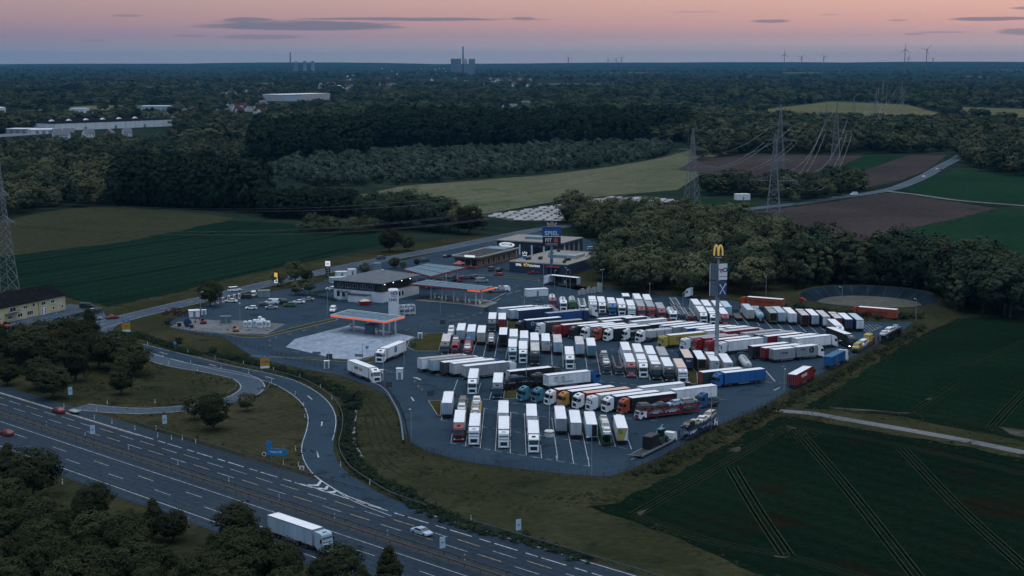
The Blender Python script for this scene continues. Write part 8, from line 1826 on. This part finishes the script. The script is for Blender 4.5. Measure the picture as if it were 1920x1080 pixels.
for i, (x, y) in enumerate(D['houses']):
    big = 1 + (y > 3000) * 0.15
    sz = hr.choice((10, 12, 14)) * big
    k = hr.randrange(3); r_ = hr.randrange(3)
    lb = {0: 'white', 1: 'cream', 2: 'brick'}[k] + ' gabled house with ' + {0: 'a black', 1: 'a red', 2: 'a grey'}[r_] + ' roof in the far village'
    block_house(lb, (x, y), hr.uniform(0, 3.14), sz, 9 * big, 5.5 * big, 4.2 * big, wm[k if hr.random() < .7 else 0] if k else wm[0], [TILE_D, TILE_R, SLATE][r_], 'far village houses: ' + lb, wins=y < 2600)
root = thing('storage_tank', 'pale round storage tank at the frame edge beyond the trees', 'tank', (*D['round_tank'], 0))
b = MB(); b.lathe([(9, 0), (9, 13), (8.6, 14), (1, 15)], 20); b.build('shell', WALLW, root)
b = MB(); b.lathe([(9.1, 12.6), (9.1, 13.1)], 20); b.build('rim', GREYPOLE, root)
# film strips on the field
F_ = D['fields']['film_covered_field']
FILMW = mat('white_film', (0.34, 0.34, 0.35), 0.5, rgb2=(0.16, 0.16, 0.155), vscale=0.12)
b = MB()
fx0, fx1 = min(p[0] for p in F_), max(p[0] for p in F_); fy0, fy1 = min(p[1] for p in F_), max(p[1] for p in F_)
fr = random.Random(5)
ang = math.radians(24); du = Vector((math.cos(ang), math.sin(ang))); dv = Vector((-du.y, du.x))
c0 = Vector(((fx0 + fx1) / 2, (fy0 + fy1) / 2))
for v in range(-60, 61):
    for u in range(-45, 46):
        p = c0 + du * (u * 7.2 + (v % 3) * 1.8) + dv * (v * 3.3)
        q = p + du * 5.2
        if inside(p.x, p.y, F_) and inside(q.x, q.y, F_) and fr.random() < 0.93:
            n_ = dv * 0.95
            b.add([(p.x - n_.x, p.y - n_.y, 0.05), (q.x - n_.x, q.y - n_.y, 0.05), (q.x, q.y, 0.55), (p.x, p.y, 0.55), (q.x + n_.x, q.y + n_.y, 0.05), (p.x + n_.x, p.y + n_.y, 0.05)], [(0, 1, 2, 3), (3, 2, 4, 5), (0, 3, 5), (1, 4, 2)])
o = b.build('film_tunnels', FILMW); tag(o, kind='stuff')

# wind turbines
TUR = mat('turbine_grey', (0.10, 0.11, 0.13), 0.6)
for i, (x, y, z) in enumerate(D['turbines']):
    z = max(z, 90)
    root = thing('wind_turbine', ['tallest wind turbine of the pair on the skyline', 'second'][0] if False else D['turbine_words'][i], 'wind turbine', (x, y, 0), 0, 'wind turbines on the skyline')
    b = MB(); b.tube((0, 0, 0), (0, 0, z), 3.2, 8, r2=2.0); b.build('tower', TUR, root)
    b = MB(); b.bbox(-3, 3, -8, 5, z - 2, z + 3, 0.5); b.build('nacelle', TUR, root)
    R_ = 46 if i in (3, 4, 0) else 36
    for k in range(3):
        a = 2.1 * k + i * 0.7
        b = MB(); b.tube((0, -9, z), (R_ * math.sin(a), -9, z + R_ * math.cos(a)), 2.2, 4, r2=0.7); b.build('blade', TUR, root)
# power station on the skyline
STN = mat('power_station_wall', (0.16, 0.20, 0.24), 0.8, var=0.1, vscale=0.01)
def tower_block(root, x0, x1, y0, y1, h, nm): b = MB(); b.box(x0, x1, y0, y1, 0, h); b.build(nm, STN, root)
(cx, cy, cz) = D['chimneys'][0]
root = thing('power_station', 'power station with one tall chimney and two blocks on the skyline', 'power station', (cx, cy, 0))
b = MB(); b.tube((0, 0, 0), (0, 0, cz), 5.2, 12, r2=3.8); b.build('chimney', mat('chimney_dark', (0.06, 0.065, 0.07), 0.8), root)
tower_block(root, -78, -14, 20, 90, 98, 'boiler_house'); tower_block(root, 35, 74, 20, 80, 97, 'boiler_house'); tower_block(root, 8, 16, 10, 30, 98, 'stair_tower'); tower_block(root, 20, 26, 10, 30, 92, 'stair_tower'); tower_block(root, -40, 60, 0, 20, 55, 'turbine_hall')
(cx, cy, cz) = D['chimneys'][1]
root = thing('power_station', 'power station with a thin chimney and cooling towers on the skyline', 'power station', (cx, cy, 0))
b = MB(); b.tube((0, 0, 0), (0, 0, cz), 5.5, 12, r2=4.2); b.build('chimney', mat('chimney_dark', (0.06, 0.065, 0.07), 0.8), root)
b = MB(); b.loft([[(22, 0, 0), (54, 0, 0), (54, 40, 0), (22, 40, 0)], [(34, 0, 78), (54, 0, 78), (54, 40, 78), (34, 40, 78)]]); b.build('boiler_house', STN, root)
for x in (113, 178):
    b = MB(); b.lathe([(17, 0), (13.5, 40), (12.5, 62), (13.5, 82)], 18, c=(x, 30, 0)); b.build('cooling_tower', STN, root)
# low hills along the horizon
for k, (x, y, rx, ry, hh) in enumerate(D['hills']):
    b = MB()
    n = 40
    prof = []
    rings = []
    for j in range(7):
        t = j / 6
        r = math.cos(t * math.pi / 2)
        rings.append([(x + rx * max(r, 0.02) * math.cos(2 * math.pi * i / n), y + ry * max(r, 0.02) * math.sin(2 * math.pi * i / n), -1 + hh * math.sin(t * math.pi / 2) * (1 + 0.12 * math.sin(5.3 * i + k) * (1 - t))) for i in range(n)])
    b.loft(rings)
    o = b.build('hill', LAND, smooth=True); o['kind'] = 'structure'

# ------------------------------------------------------------------ trees and other plants
def leaf_mat(name, a, b_, vobj=0.28):
    m = mat(name, a, 0.85, rgb2=b_, vscale=0.9, spec=0.0, vobj=vobj)
    return m
LEAF = leaf_mat('foliage_olive', (0.080, 0.088, 0.048), (0.044, 0.056, 0.030))
LEAF_D = leaf_mat('foliage_dark', (0.036, 0.050, 0.030), (0.020, 0.032, 0.020))
LEAF_S = leaf_mat('foliage_silver', (0.066, 0.088, 0.066), (0.040, 0.058, 0.042))
LEAF_Y = leaf_mat('foliage_yellowish', (0.100, 0.098, 0.050), (0.058, 0.066, 0.034))
LEAF_R = leaf_mat('foliage_red', (0.11, 0.030, 0.040), (0.045, 0.028, 0.020), 0.15)
LEAF_N = leaf_mat('foliage_near', (0.040, 0.044, 0.022), (0.019, 0.024, 0.012))
BARK = mat('bark', (0.050, 0.042, 0.034), 0.95, var=0.3, vscale=3.0)
WEED = leaf_mat('weeds', (0.058, 0.056, 0.030), (0.032, 0.036, 0.018))

def crown_mesh(seed, kind, n_cl, per, leaf, m_):
    """unit-height tree crown: leaf faces gathered in clumps through the volume"""
    r = np.random.default_rng(seed)
    if kind == 'round':   z0, z1, rad, pw = 0.16, 1.0, 0.40, 1.0
    elif kind == 'tall':  z0, z1, rad, pw = 0.02, 1.0, 0.24, 1.0
    elif kind == 'cone':  z0, z1, rad, pw = 0.10, 1.0, 0.30, 1.0
    else:                 z0, z1, rad, pw = 0.0, 1.0, 0.62, 1.0      # bush
    zc, hz = (z0 + z1) / 2, (z1 - z0) / 2
    cl = []
    while len(cl) < n_cl:
        d = r.normal(size=3); d /= np.linalg.norm(d)
        k = r.uniform(0.45, 1.0) ** 0.5
        x, y, z = d * k
        prof = 1.0
        if kind == 'cone': prof = max(0.12, 1.0 - 0.75 * (z + 1) / 2)
        if kind == 'tall': prof = 1.0 - 0.25 * max(0, z)
        wob = 1 + 0.22 * math.sin(3 * math.atan2(y, x) + seed) + r.uniform(-0.12, 0.12)
        cl.append((x * rad * prof * wob, y * rad * prof * wob, zc + z * hz * (0.93 + r.uniform(-0.06, 0.07)), 0.30 * rad * r.uniform(0.7, 1.25) * (0.8 if kind == 'tall' else 1)))
    cl = np.array(cl)
    c = np.repeat(cl, per, axis=0)
    n = len(c)
    d = r.normal(size=(n, 3)); d /= np.linalg.norm(d, axis=1, keepdims=True)
    pos = c[:, :3] + d * (c[:, 3:4] * r.uniform(0.55, 1.0, (n, 1))) * np.array([1, 1, 0.75])
    pos[:, 2] = np.maximum(pos[:, 2], 0.005 if kind == 'bush' else 0.05)
    o_ = (pos - np.array([0, 0, zc - 0.15 * hz])) / np.array([rad, rad, hz]); o_ /= np.linalg.norm(o_, axis=1, keepdims=True) + 1e-6
    nrm = 0.8 * o_ + 0.42 * d + np.array([0, 0, 0.28]) + r.normal(scale=0.13, size=(n, 3)); nrm /= np.linalg.norm(nrm, axis=1, keepdims=True)
    u = np.cross(nrm, r.normal(size=(n, 3))); u /= np.linalg.norm(u, axis=1, keepdims=True)
    v = np.cross(nrm, u)
    s = leaf * r.uniform(0.6, 1.35, (n, 1))
    V = np.empty((n, 4, 3))
    V[:, 0] = pos - u * s; V[:, 1] = pos - v * s * 0.55; V[:, 2] = pos + u * s; V[:, 3] = pos + v * s * 0.55
    me = bpy.data.meshes.new('crown')
    me.vertices.add(n * 4); me.vertices.foreach_set('co', V.reshape(-1))
    me.loops.add(n * 4); me.loops.foreach_set('vertex_index', np.arange(n * 4, dtype=np.int32))
    me.polygons.add(n); me.polygons.foreach_set('loop_start', np.arange(0, n * 4, 4, dtype=np.int32))
    me.materials.append(m_); me.update(); me.validate()
    return me
def trunk_mesh(seed, kind):
    r = random.Random(seed)
    b = MB()
    top = 0.55 if kind != 'tall' else 0.75
    w0 = 0.022
    b.tube((0, 0, -0.01), (0.01, 0.0, 0.22), w0, 7, r2=w0 * 0.8); b.tube((0.01, 0, 0.22), (0.0, 0.01, top), w0 * 0.8, 6, r2=w0 * 0.3)
    for k in range(6):
        a = k * 1.05 + r.random(); z = 0.2 + 0.06 * k
        R_ = (0.26 if kind == 'round' else 0.14) * r.uniform(0.7, 1.1)
        b.tube((0, 0, z), (R_ * math.cos(a), R_ * math.sin(a), z + r.uniform(0.14, 0.26)), w0 * 0.45, 5, r2=w0 * 0.12)
    return b.mesh('trunk', BARK)
VAR = {}
def variants(key, kind, m_, n, n_cl, per, leaf):
    VAR[key] = [(crown_mesh(100 * len(VAR) + i, kind, n_cl, per, leaf, m_), trunk_mesh(i, kind)) for i in range(n)]
variants('near', 'round', LEAF_N, 5, 150, 46, 0.027)
variants('near_tall', 'cone', LEAF_N, 3, 130, 46, 0.025)
variants('grove', 'round', LEAF, 4, 70, 36, 0.034)
variants('grove_y', 'round', LEAF_Y, 3, 70, 36, 0.034)
variants('row', 'tall', LEAF, 3, 80, 36, 0.028)
variants('row_d', 'round', LEAF_D, 3, 75, 36, 0.031)
variants('bush', 'bush', LEAF_D, 3, 34, 26, 0.055)
variants('bush_r', 'bush', LEAF_R, 1, 30, 24, 0.055)

def tree(key, i, x, y, h, label, group=None, name='deciduous_tree', rz=None, wide=1.0):
    cr, tk = VAR[key][i % len(VAR[key])]
    root = thing(name, label, 'tree' if 'bush' not in key else 'bush', (x, y, 0.0), rz if rz is not None else (i * 2.4) % 6.28, group)
    root.scale = (h * wide, h * wide, h)
    if 'bush' not in key: put('trunk', tk, root)
    put('crown', cr, root)
    return root

tr = random.Random(11)
# single trees, each with its own words
for i, ((x, y, h), lb) in enumerate(zip(D['roundabout_trees'], D['roundabout_words'])):
    tree('near' if i % 4 else 'near_tall', i, x, y, max(h, 5) * 1.22, lb, 'trees between the motorway and the junction', wide=1.2)
for i, ((x, y, h), lb) in enumerate(zip(D['single_trees'], D['single_words'])):
    if h > 2: tree(('near', 'grove', 'grove_y')[i % 3], i, x, y, h * 1.05, lb, 'single trees around the services', wide=1.1)
for i, (x, y, h) in enumerate(D['fg_trees']):
    tree('near' if i % 3 else 'near_tall', i, x, y, h * 1.1, D['fg_words'][i], 'trees along the near side of the motorway', wide=1.15)

def scatter(poly, step, seed, jit=0.45):
    r = random.Random(seed)
    x0, x1 = min(p[0] for p in poly), max(p[0] for p in poly); y0, y1 = min(p[1] for p in poly), max(p[1] for p in poly)
    out = []
    y = y0; row = 0
    while y <= y1:
        x = x0 + (step / 2 if row % 2 else 0)
        while x <= x1:
            px_, py_ = x + r.uniform(-jit, jit) * step, y + r.uniform(-jit, jit) * step
            if inside(px_, py_, poly): out.append((px_, py_))
            x += step
        y += step * 0.87; row += 1
    return out
FO = D['forest']
n_ind = 0
for (x, y) in scatter(FO['fg'][0], 7.0, 1):
    if y > 292: continue
    tree('near' if tr.random() < .75 else 'near_tall', n_ind, x, y, tr.uniform(5.0, 8.5), 'dark leafy tree in the dense strip along the bottom edge', 'trees in the dark strip along the bottom edge', wide=1.2); n_ind += 1
GR = sorted(scatter(FO['grove'][0], 9.6, 2), key=lambda p: p[1])
grove_rest = []
for q, (x, y) in enumerate(GR):
    k = tr.random(); h = tr.uniform(8.5, 17); wd = tr.uniform(0.9, 1.2)
    if q > 110:
        grove_rest.append((x, y, 0, h * wd, h, tr.uniform(0, 6.28))); continue
    j = 0 if k < .5 else 1 if k < .8 else 2
    tree(('grove', 'grove_y', 'row_d')[j], n_ind, x, y, h, ('olive green', 'yellowish green', 'dark green')[j] + ' round tree in the front of the grove behind the lorry park', 'trees of the grove behind the lorry park, ' + ('olive', 'yellowish', 'dark')[j], wide=wd); n_ind += 1
for (x, y) in scatter(FO['row'][0], 8.2, 3):
    k = tr.random()
    tree('row' if k < .55 else 'row_d', n_ind, x, y, tr.uniform(17, 24), 'tall dark tree in the belt between pond and fields', 'trees of the tall belt behind the dry pond', wide=tr.uniform(0.9, 1.25)); n_ind += 1
road_rest = [(x, y, 0, h * 1.2, h, tr.uniform(0, 6.28)) for poly in FO['roadside'] for (x, y) in scatter(poly, 7.0, 4) for h in (tr.uniform(4, 9),)]
for poly in FO['clump']:
    for (x, y) in scatter(poly, 8.0, 5):
        tree('row_d', n_ind, x, y, tr.uniform(16, 20), 'dense dark tree in the clump beside the crop field', 'trees of the dark clump beside the crop field', wide=1.0); n_ind += 1

# woods farther off: one object each, instances of a few crowns
def gn_instances(name, pts, meshes, label=None):
    """pts: rows x, y, z, scale xy, scale z, rotation"""
    col = bpy.data.collections.new(name + '_source')
    for i, me in enumerate(meshes):
        o = bpy.data.objects.new('%s_source' % name, me); col.objects.link(o)
    P = np.array(pts, dtype=np.float32)
    me = bpy.data.meshes.new(name)
    me.vertices.add(len(P)); me.vertices.foreach_set('co', P[:, :3].reshape(-1))
    a = me.attributes.new('scl', 'FLOAT_VECTOR', 'POINT'); a.data.foreach_set('vector', np.stack([P[:, 3], P[:, 3], P[:, 4]], 1).reshape(-1))
    a = me.attributes.new('rot', 'FLOAT_VECTOR', 'POINT'); a.data.foreach_set('vector', np.stack([0 * P[:, 5], 0 * P[:, 5], P[:, 5]], 1).reshape(-1))
    a = me.attributes.new('pick', 'INT', 'POINT'); a.data.foreach_set('value', (np.arange(len(P)) * 7919 % len(meshes)).astype(np.int32))
    o = put(name, me)
    ng = bpy.data.node_groups.new(name, 'GeometryNodeTree')
    ng.interface.new_socket('Geometry', in_out='INPUT', socket_type='NodeSocketGeometry'); ng.interface.new_socket('Geometry', in_out='OUTPUT', socket_type='NodeSocketGeometry')
    A = ng.nodes.new
    gi, go, ip, ci = A('NodeGroupInput'), A('NodeGroupOutput'), A('GeometryNodeInstanceOnPoints'), A('GeometryNodeCollectionInfo')
    ci.inputs[0].default_value = col; ci.inputs[1].default_value = True; ci.inputs[2].default_value = True
    def attr(n, t):
        q = A('GeometryNodeInputNamedAttribute'); q.data_type = t; q.inputs[0].default_value = n
        return q.outputs[0]
    lk = ng.links.new
    lk(gi.outputs[0], ip.inputs['Points']); lk(ci.outputs[0], ip.inputs['Instance']); ip.inputs['Pick Instance'].default_value = True
    lk(attr('pick', 'INT'), ip.inputs['Instance Index']); lk(attr('rot', 'FLOAT_VECTOR'), ip.inputs['Rotation']); lk(attr('scl', 'FLOAT_VECTOR'), ip.inputs['Scale'])
    lk(ip.outputs[0], go.inputs[0])
    md = o.modifiers.new('scatter', 'NODES'); md.node_group = ng
    tag(o, label, None, None, 'stuff')
    return o
def far_variants(kind, m_, n, n_cl, per, leaf, s0):
    return [crown_mesh(s0 + i, kind, n_cl, per, leaf, m_) for i in range(n)]
LEAF_P = leaf_mat('foliage_poplar', (0.022, 0.036, 0.022), (0.012, 0.022, 0.014), 0.15)
FV_D = far_variants('tall', LEAF_P, 4, 60, 24, 0.036, 900) 
FV_M = far_variants('round', LEAF, 4, 46, 22, 0.050, 930) + far_variants('round', LEAF_D, 3, 46, 22, 0.050, 960)
FV_S = far_variants('bush', LEAF_S, 4, 34, 22, 0.075, 990)
FV_Y = far_variants('round', LEAF_Y, 2, 46, 22, 0.050, 1020)
def wood(name, polys, step, h0, h1, meshes, seed, wide=1.2):
    wide *= 0.82
    pts = []
    r = random.Random(seed)
    for poly in polys:
        for (x, y) in scatter(poly, step, seed):
            h = r.uniform(h0, h1); pts.append((x, y, 0, h * wide * r.uniform(0.85, 1.15), h, r.uniform(0, 6.28)))
    return gn_instances(name, pts, meshes)
gn_instances('grove_trees', grove_rest, [v[0] for v in VAR['grove'] + VAR['grove_y'] + VAR['row_d'][:1]])
gn_instances('roadside_trees', road_rest, [v[0] for v in VAR['grove']])
wood('poplar_wood', FO['poplar'], 6.0, 26, 33, FV_D, 21, 1.0)
wood('poplar_wood', FO['poplar_low'], 6.0, 14, 18, FV_D, 22, 1.2)
wood('mixed_wood', FO['left'], 10.5, 8, 17, FV_M + FV_Y, 23, 1.2)
wood('mixed_wood', FO['belt'][:1], 12.0, 8, 14, FV_M, 24, 1.2)
wood('tall_wood', FO['belt'][1:], 12.0, 22, 37, FV_D, 25, 1.25)
wood('willow_thicket', FO['willow'], 13.0, 5, 12, FV_S, 26, 1.0)
wood('mixed_wood', FO['right'], 14.0, 10, 23, FV_M, 27, 1.25)
wood('farm_hedge_wood', FO['yard'], 10.0, 6, 15, FV_M, 28, 1.3)
# the wooded plain out to the horizon
r = np.random.default_rng(5)
pts = []
far_fields = []
rf_ = random.Random(9)
for k_ in range(46):
    y_ = 1700 * 1.055 ** k_ * rf_.uniform(0.9, 1.1); x_ = rf_.uniform(-0.33, 0.33) * y_
    if y_ > 17000 or (abs(x_ / y_) < 0.13 and y_ < 2200): continue
    a_, b_ = rf_.uniform(60, 190) * (y_ / 4000) ** 0.4, rf_.uniform(90, 260) * (y_ / 4000) ** 0.7
    pl_ = [(x_ - a_, y_ - b_), (x_ + a_ * 0.9, y_ - b_ * rf_.uniform(.6, 1)), (x_ + a_, y_ + b_), (x_ - a_ * 0.8, y_ + b_ * rf_.uniform(.7, 1))]
    far_fields.append(pl_); sheet('far_field', pl_, 0.10 + 0.004 * k_, (MEAD, STUB, MEAD2, SOILM, GREEN)[k_ % 5])
keep_out = far_fields + [D['fields'][k] for k in ('far_meadow', 'far_meadow_b', 'pale_strip', 'pale_strip_b', 'ploughed_field_far')] + D['clearings']
lim = [(1450.0, 0.020)]
N_ = 15000
for _ in range(N_):
    v = r.uniform(9.5, 150.0)
    Yd = 88 * 2950 / v * 0.985
    if Yd < 1450 or Yd > 24000: continue
    xx = (r.uniform(-1010, 1010)) / 2950 * Yd
    if any(inside(xx, Yd, q) for q in keep_out): continue
    # clearings and thicker woods from a slow noise
    if any(abs(hx - xx) < 11 and -70 < Yd - hy < 14 for hx, hy in D['houses']): continue
    nn = mnoise.noise((xx / 700.0, Yd / 1500.0, 0.3)) + 0.5 * mnoise.noise((xx / 230.0, Yd / 500.0, 1.7))
    if nn < -0.30 and r.random() < 0.85: continue
    h = 10 + 10 * max(0, nn + 0.2) + r.uniform(-3, 5)
    k = 1.0 + 0.9 * min(1.0, Yd / 9000.0)
    pts.append((xx, Yd, 0, h * k * r.uniform(0.9, 1.5), h, r.uniform(0, 6.28)))
gn_instances('far_woods', pts, FV_M + FV_D[:2])
# bushes beside the fence, on the bank and in the ditch
pts = []
for line in D['fence_shrubs']:
    for (x, y) in smooth_line(line, 1.1):
        for _ in range(2):
            h = tr.uniform(0.5, 1.5); pts.append((x + tr.uniform(-1.6, 2.6), y + tr.uniform(-3.2, 0.2), 0, h * tr.uniform(1.0, 1.6), h, tr.uniform(0, 6.28)))
pts_d = []
for line in D['bank_shrubs']:
    for (x, y) in smooth_line(line, 0.8):
        for _ in range(4):
            h = tr.uniform(0.35, 0.95); pts_d.append((x + tr.uniform(-2.0, 2.0), y + tr.uniform(-2.4, 2.4), 0, h * tr.uniform(1.1, 1.9), h, tr.uniform(0, 6.28)))
for (x, y) in smooth_line(D['pond_front'], 1.2):
    for _ in range(3):
        h = tr.uniform(0.8, 2.4); pts_d.append((x + tr.uniform(-2, 2), y + tr.uniform(-3.5, 3.5), 0.6, h * 1.2, h, tr.uniform(0, 6.28)))
FV_B = far_variants('bush', LEAF_D, 3, 20, 14, 0.085, 1050)
FV_W = far_variants('bush', WEED, 4, 14, 10, 0.10, 1080)
gn_instances('undergrowth', pts, FV_B[:2] + FV_W[:3])
gn_instances('ditch_growth', pts_d, FV_B)
# weeds and tufts on the verges, thicker by the fence
pts = []
roads_ = [(smooth_line(p, 6), w_ / 2 + 0.8) for k, (p, w_) in D['roads'].items() if k in ('slip_road_entry', 'slip_road_exit', 'country_road', 'exit_lane', 'yard_lane')]
lot = D['areas']['lot']
def on_hard(x, y):
    q = (Vector((x, y)) - M0); off = q.dot(NN)
    if -21.5 < off < 18.5: return True
    if inside(x, y, lot) or inside(x, y, D['areas']['yellow_house_yard']) : return True
    for pts_, hw in roads_:
        for (a, b2) in pts_:
            if abs(a - x) < hw and abs(b2 - y) < hw and (a - x) ** 2 + (b2 - y) ** 2 < hw * hw: return True
    return False
vx = D['weed_zone']
for k_ in ('wheat_field_near', 'wheat_field', 'verge_meadow', 'crop_field'):
    pp = D['fields'][k_]
    for (x1, y1), (x2, y2) in zip(pp, pp[1:] + pp[:1]):
        n_ = int(math.hypot(x2 - x1, y2 - y1) / 0.9)
        for i_ in range(n_):
            x, y = x1 + (x2 - x1) * i_ / n_ + tr.gauss(0, 1.3), y1 + (y2 - y1) * i_ / n_ + tr.gauss(0, 2.2)
            if y > 620 or on_hard(x, y): continue
            h = tr.uniform(0.15, 0.5); pts.append((x, y, 0, h * tr.uniform(1.4, 2.6), h, tr.uniform(0, 6.28)))
for (x, y) in scatter(vx, 1.75, 31, 0.5):
    if on_hard(x, y): continue
    nn = mnoise.noise((x / 9.0, y / 9.0, 2.0))
    if nn < 0.05 or inside(x, y, D['fields']['verge_meadow']) or y < 300: continue
    h = tr.uniform(0.15, 0.38) * (1 + max(0, nn)); pts.append((x, y, 0, h * tr.uniform(1.2, 2.2), h, tr.uniform(0, 6.28)))
gn_instances('verge_weeds', pts, FV_W)
# tidy hedges, red bushes
for i, (p, q, h, wd, lb) in enumerate(D['hedges']):
    root = thing('clipped_hedge', lb, 'hedge', (*p, 0.06))
    d = Vector(q) - Vector(p); L_ = d.length
    r = np.random.default_rng(60 + i)
    n = int(L_ * wd * h * 26)
    b = MB()
    for _ in range(n):
        t = r.uniform(0, L_); s_ = r.uniform(-wd / 2, wd / 2); z = h * r.uniform(0.05, 1) ** 0.6
        c = Vector((d.x / L_ * t - d.y / L_ * s_, d.y / L_ * t + d.x / L_ * s_, z))
        u = Vector(r.normal(size=3)).normalized() * 0.16; v = u.orthogonal().normalized() * 0.11
        b.quad(c - u, c - v, c + u, c + v)
    b.build('foliage', LEAF_D, root)
for i, (x, y) in enumerate(D['red_bushes']):
    tree('bush_r', i, x, y, 1.5 + 0.3 * (i % 3), 'red leaved bush along the work yard boundary', 'red bushes by the work yard', name='red_bush')
for i, (x, y, h) in enumerate(D['bushes']):
    tree('bush', i, x, y, h, 'dark rounded bush at the verge edges', 'dark bushes on the verges', name='bush')

# ------------------------------------------------------------------ the air between here and the horizon
m = bpy.data.materials.new('haze')
m.use_nodes = True
t = m.node_tree
t.nodes.clear()
pv = t.nodes.new('ShaderNodeVolumePrincipled')
pv.inputs['Color'].default_value = HAZE_COL
pv.inputs['Density'].default_value = HAZE_DEN
pv.inputs['Anisotropy'].default_value = 0.0
mo = t.nodes.new('ShaderNodeOutputMaterial')
t.links.new(pv.outputs[0], mo.inputs['Volume'])
b = MB(); b.box(-17500, 17500, -600, 26500, -3.0, 205.0)
o = b.build('haze', m); tag(o, kind='stuff')
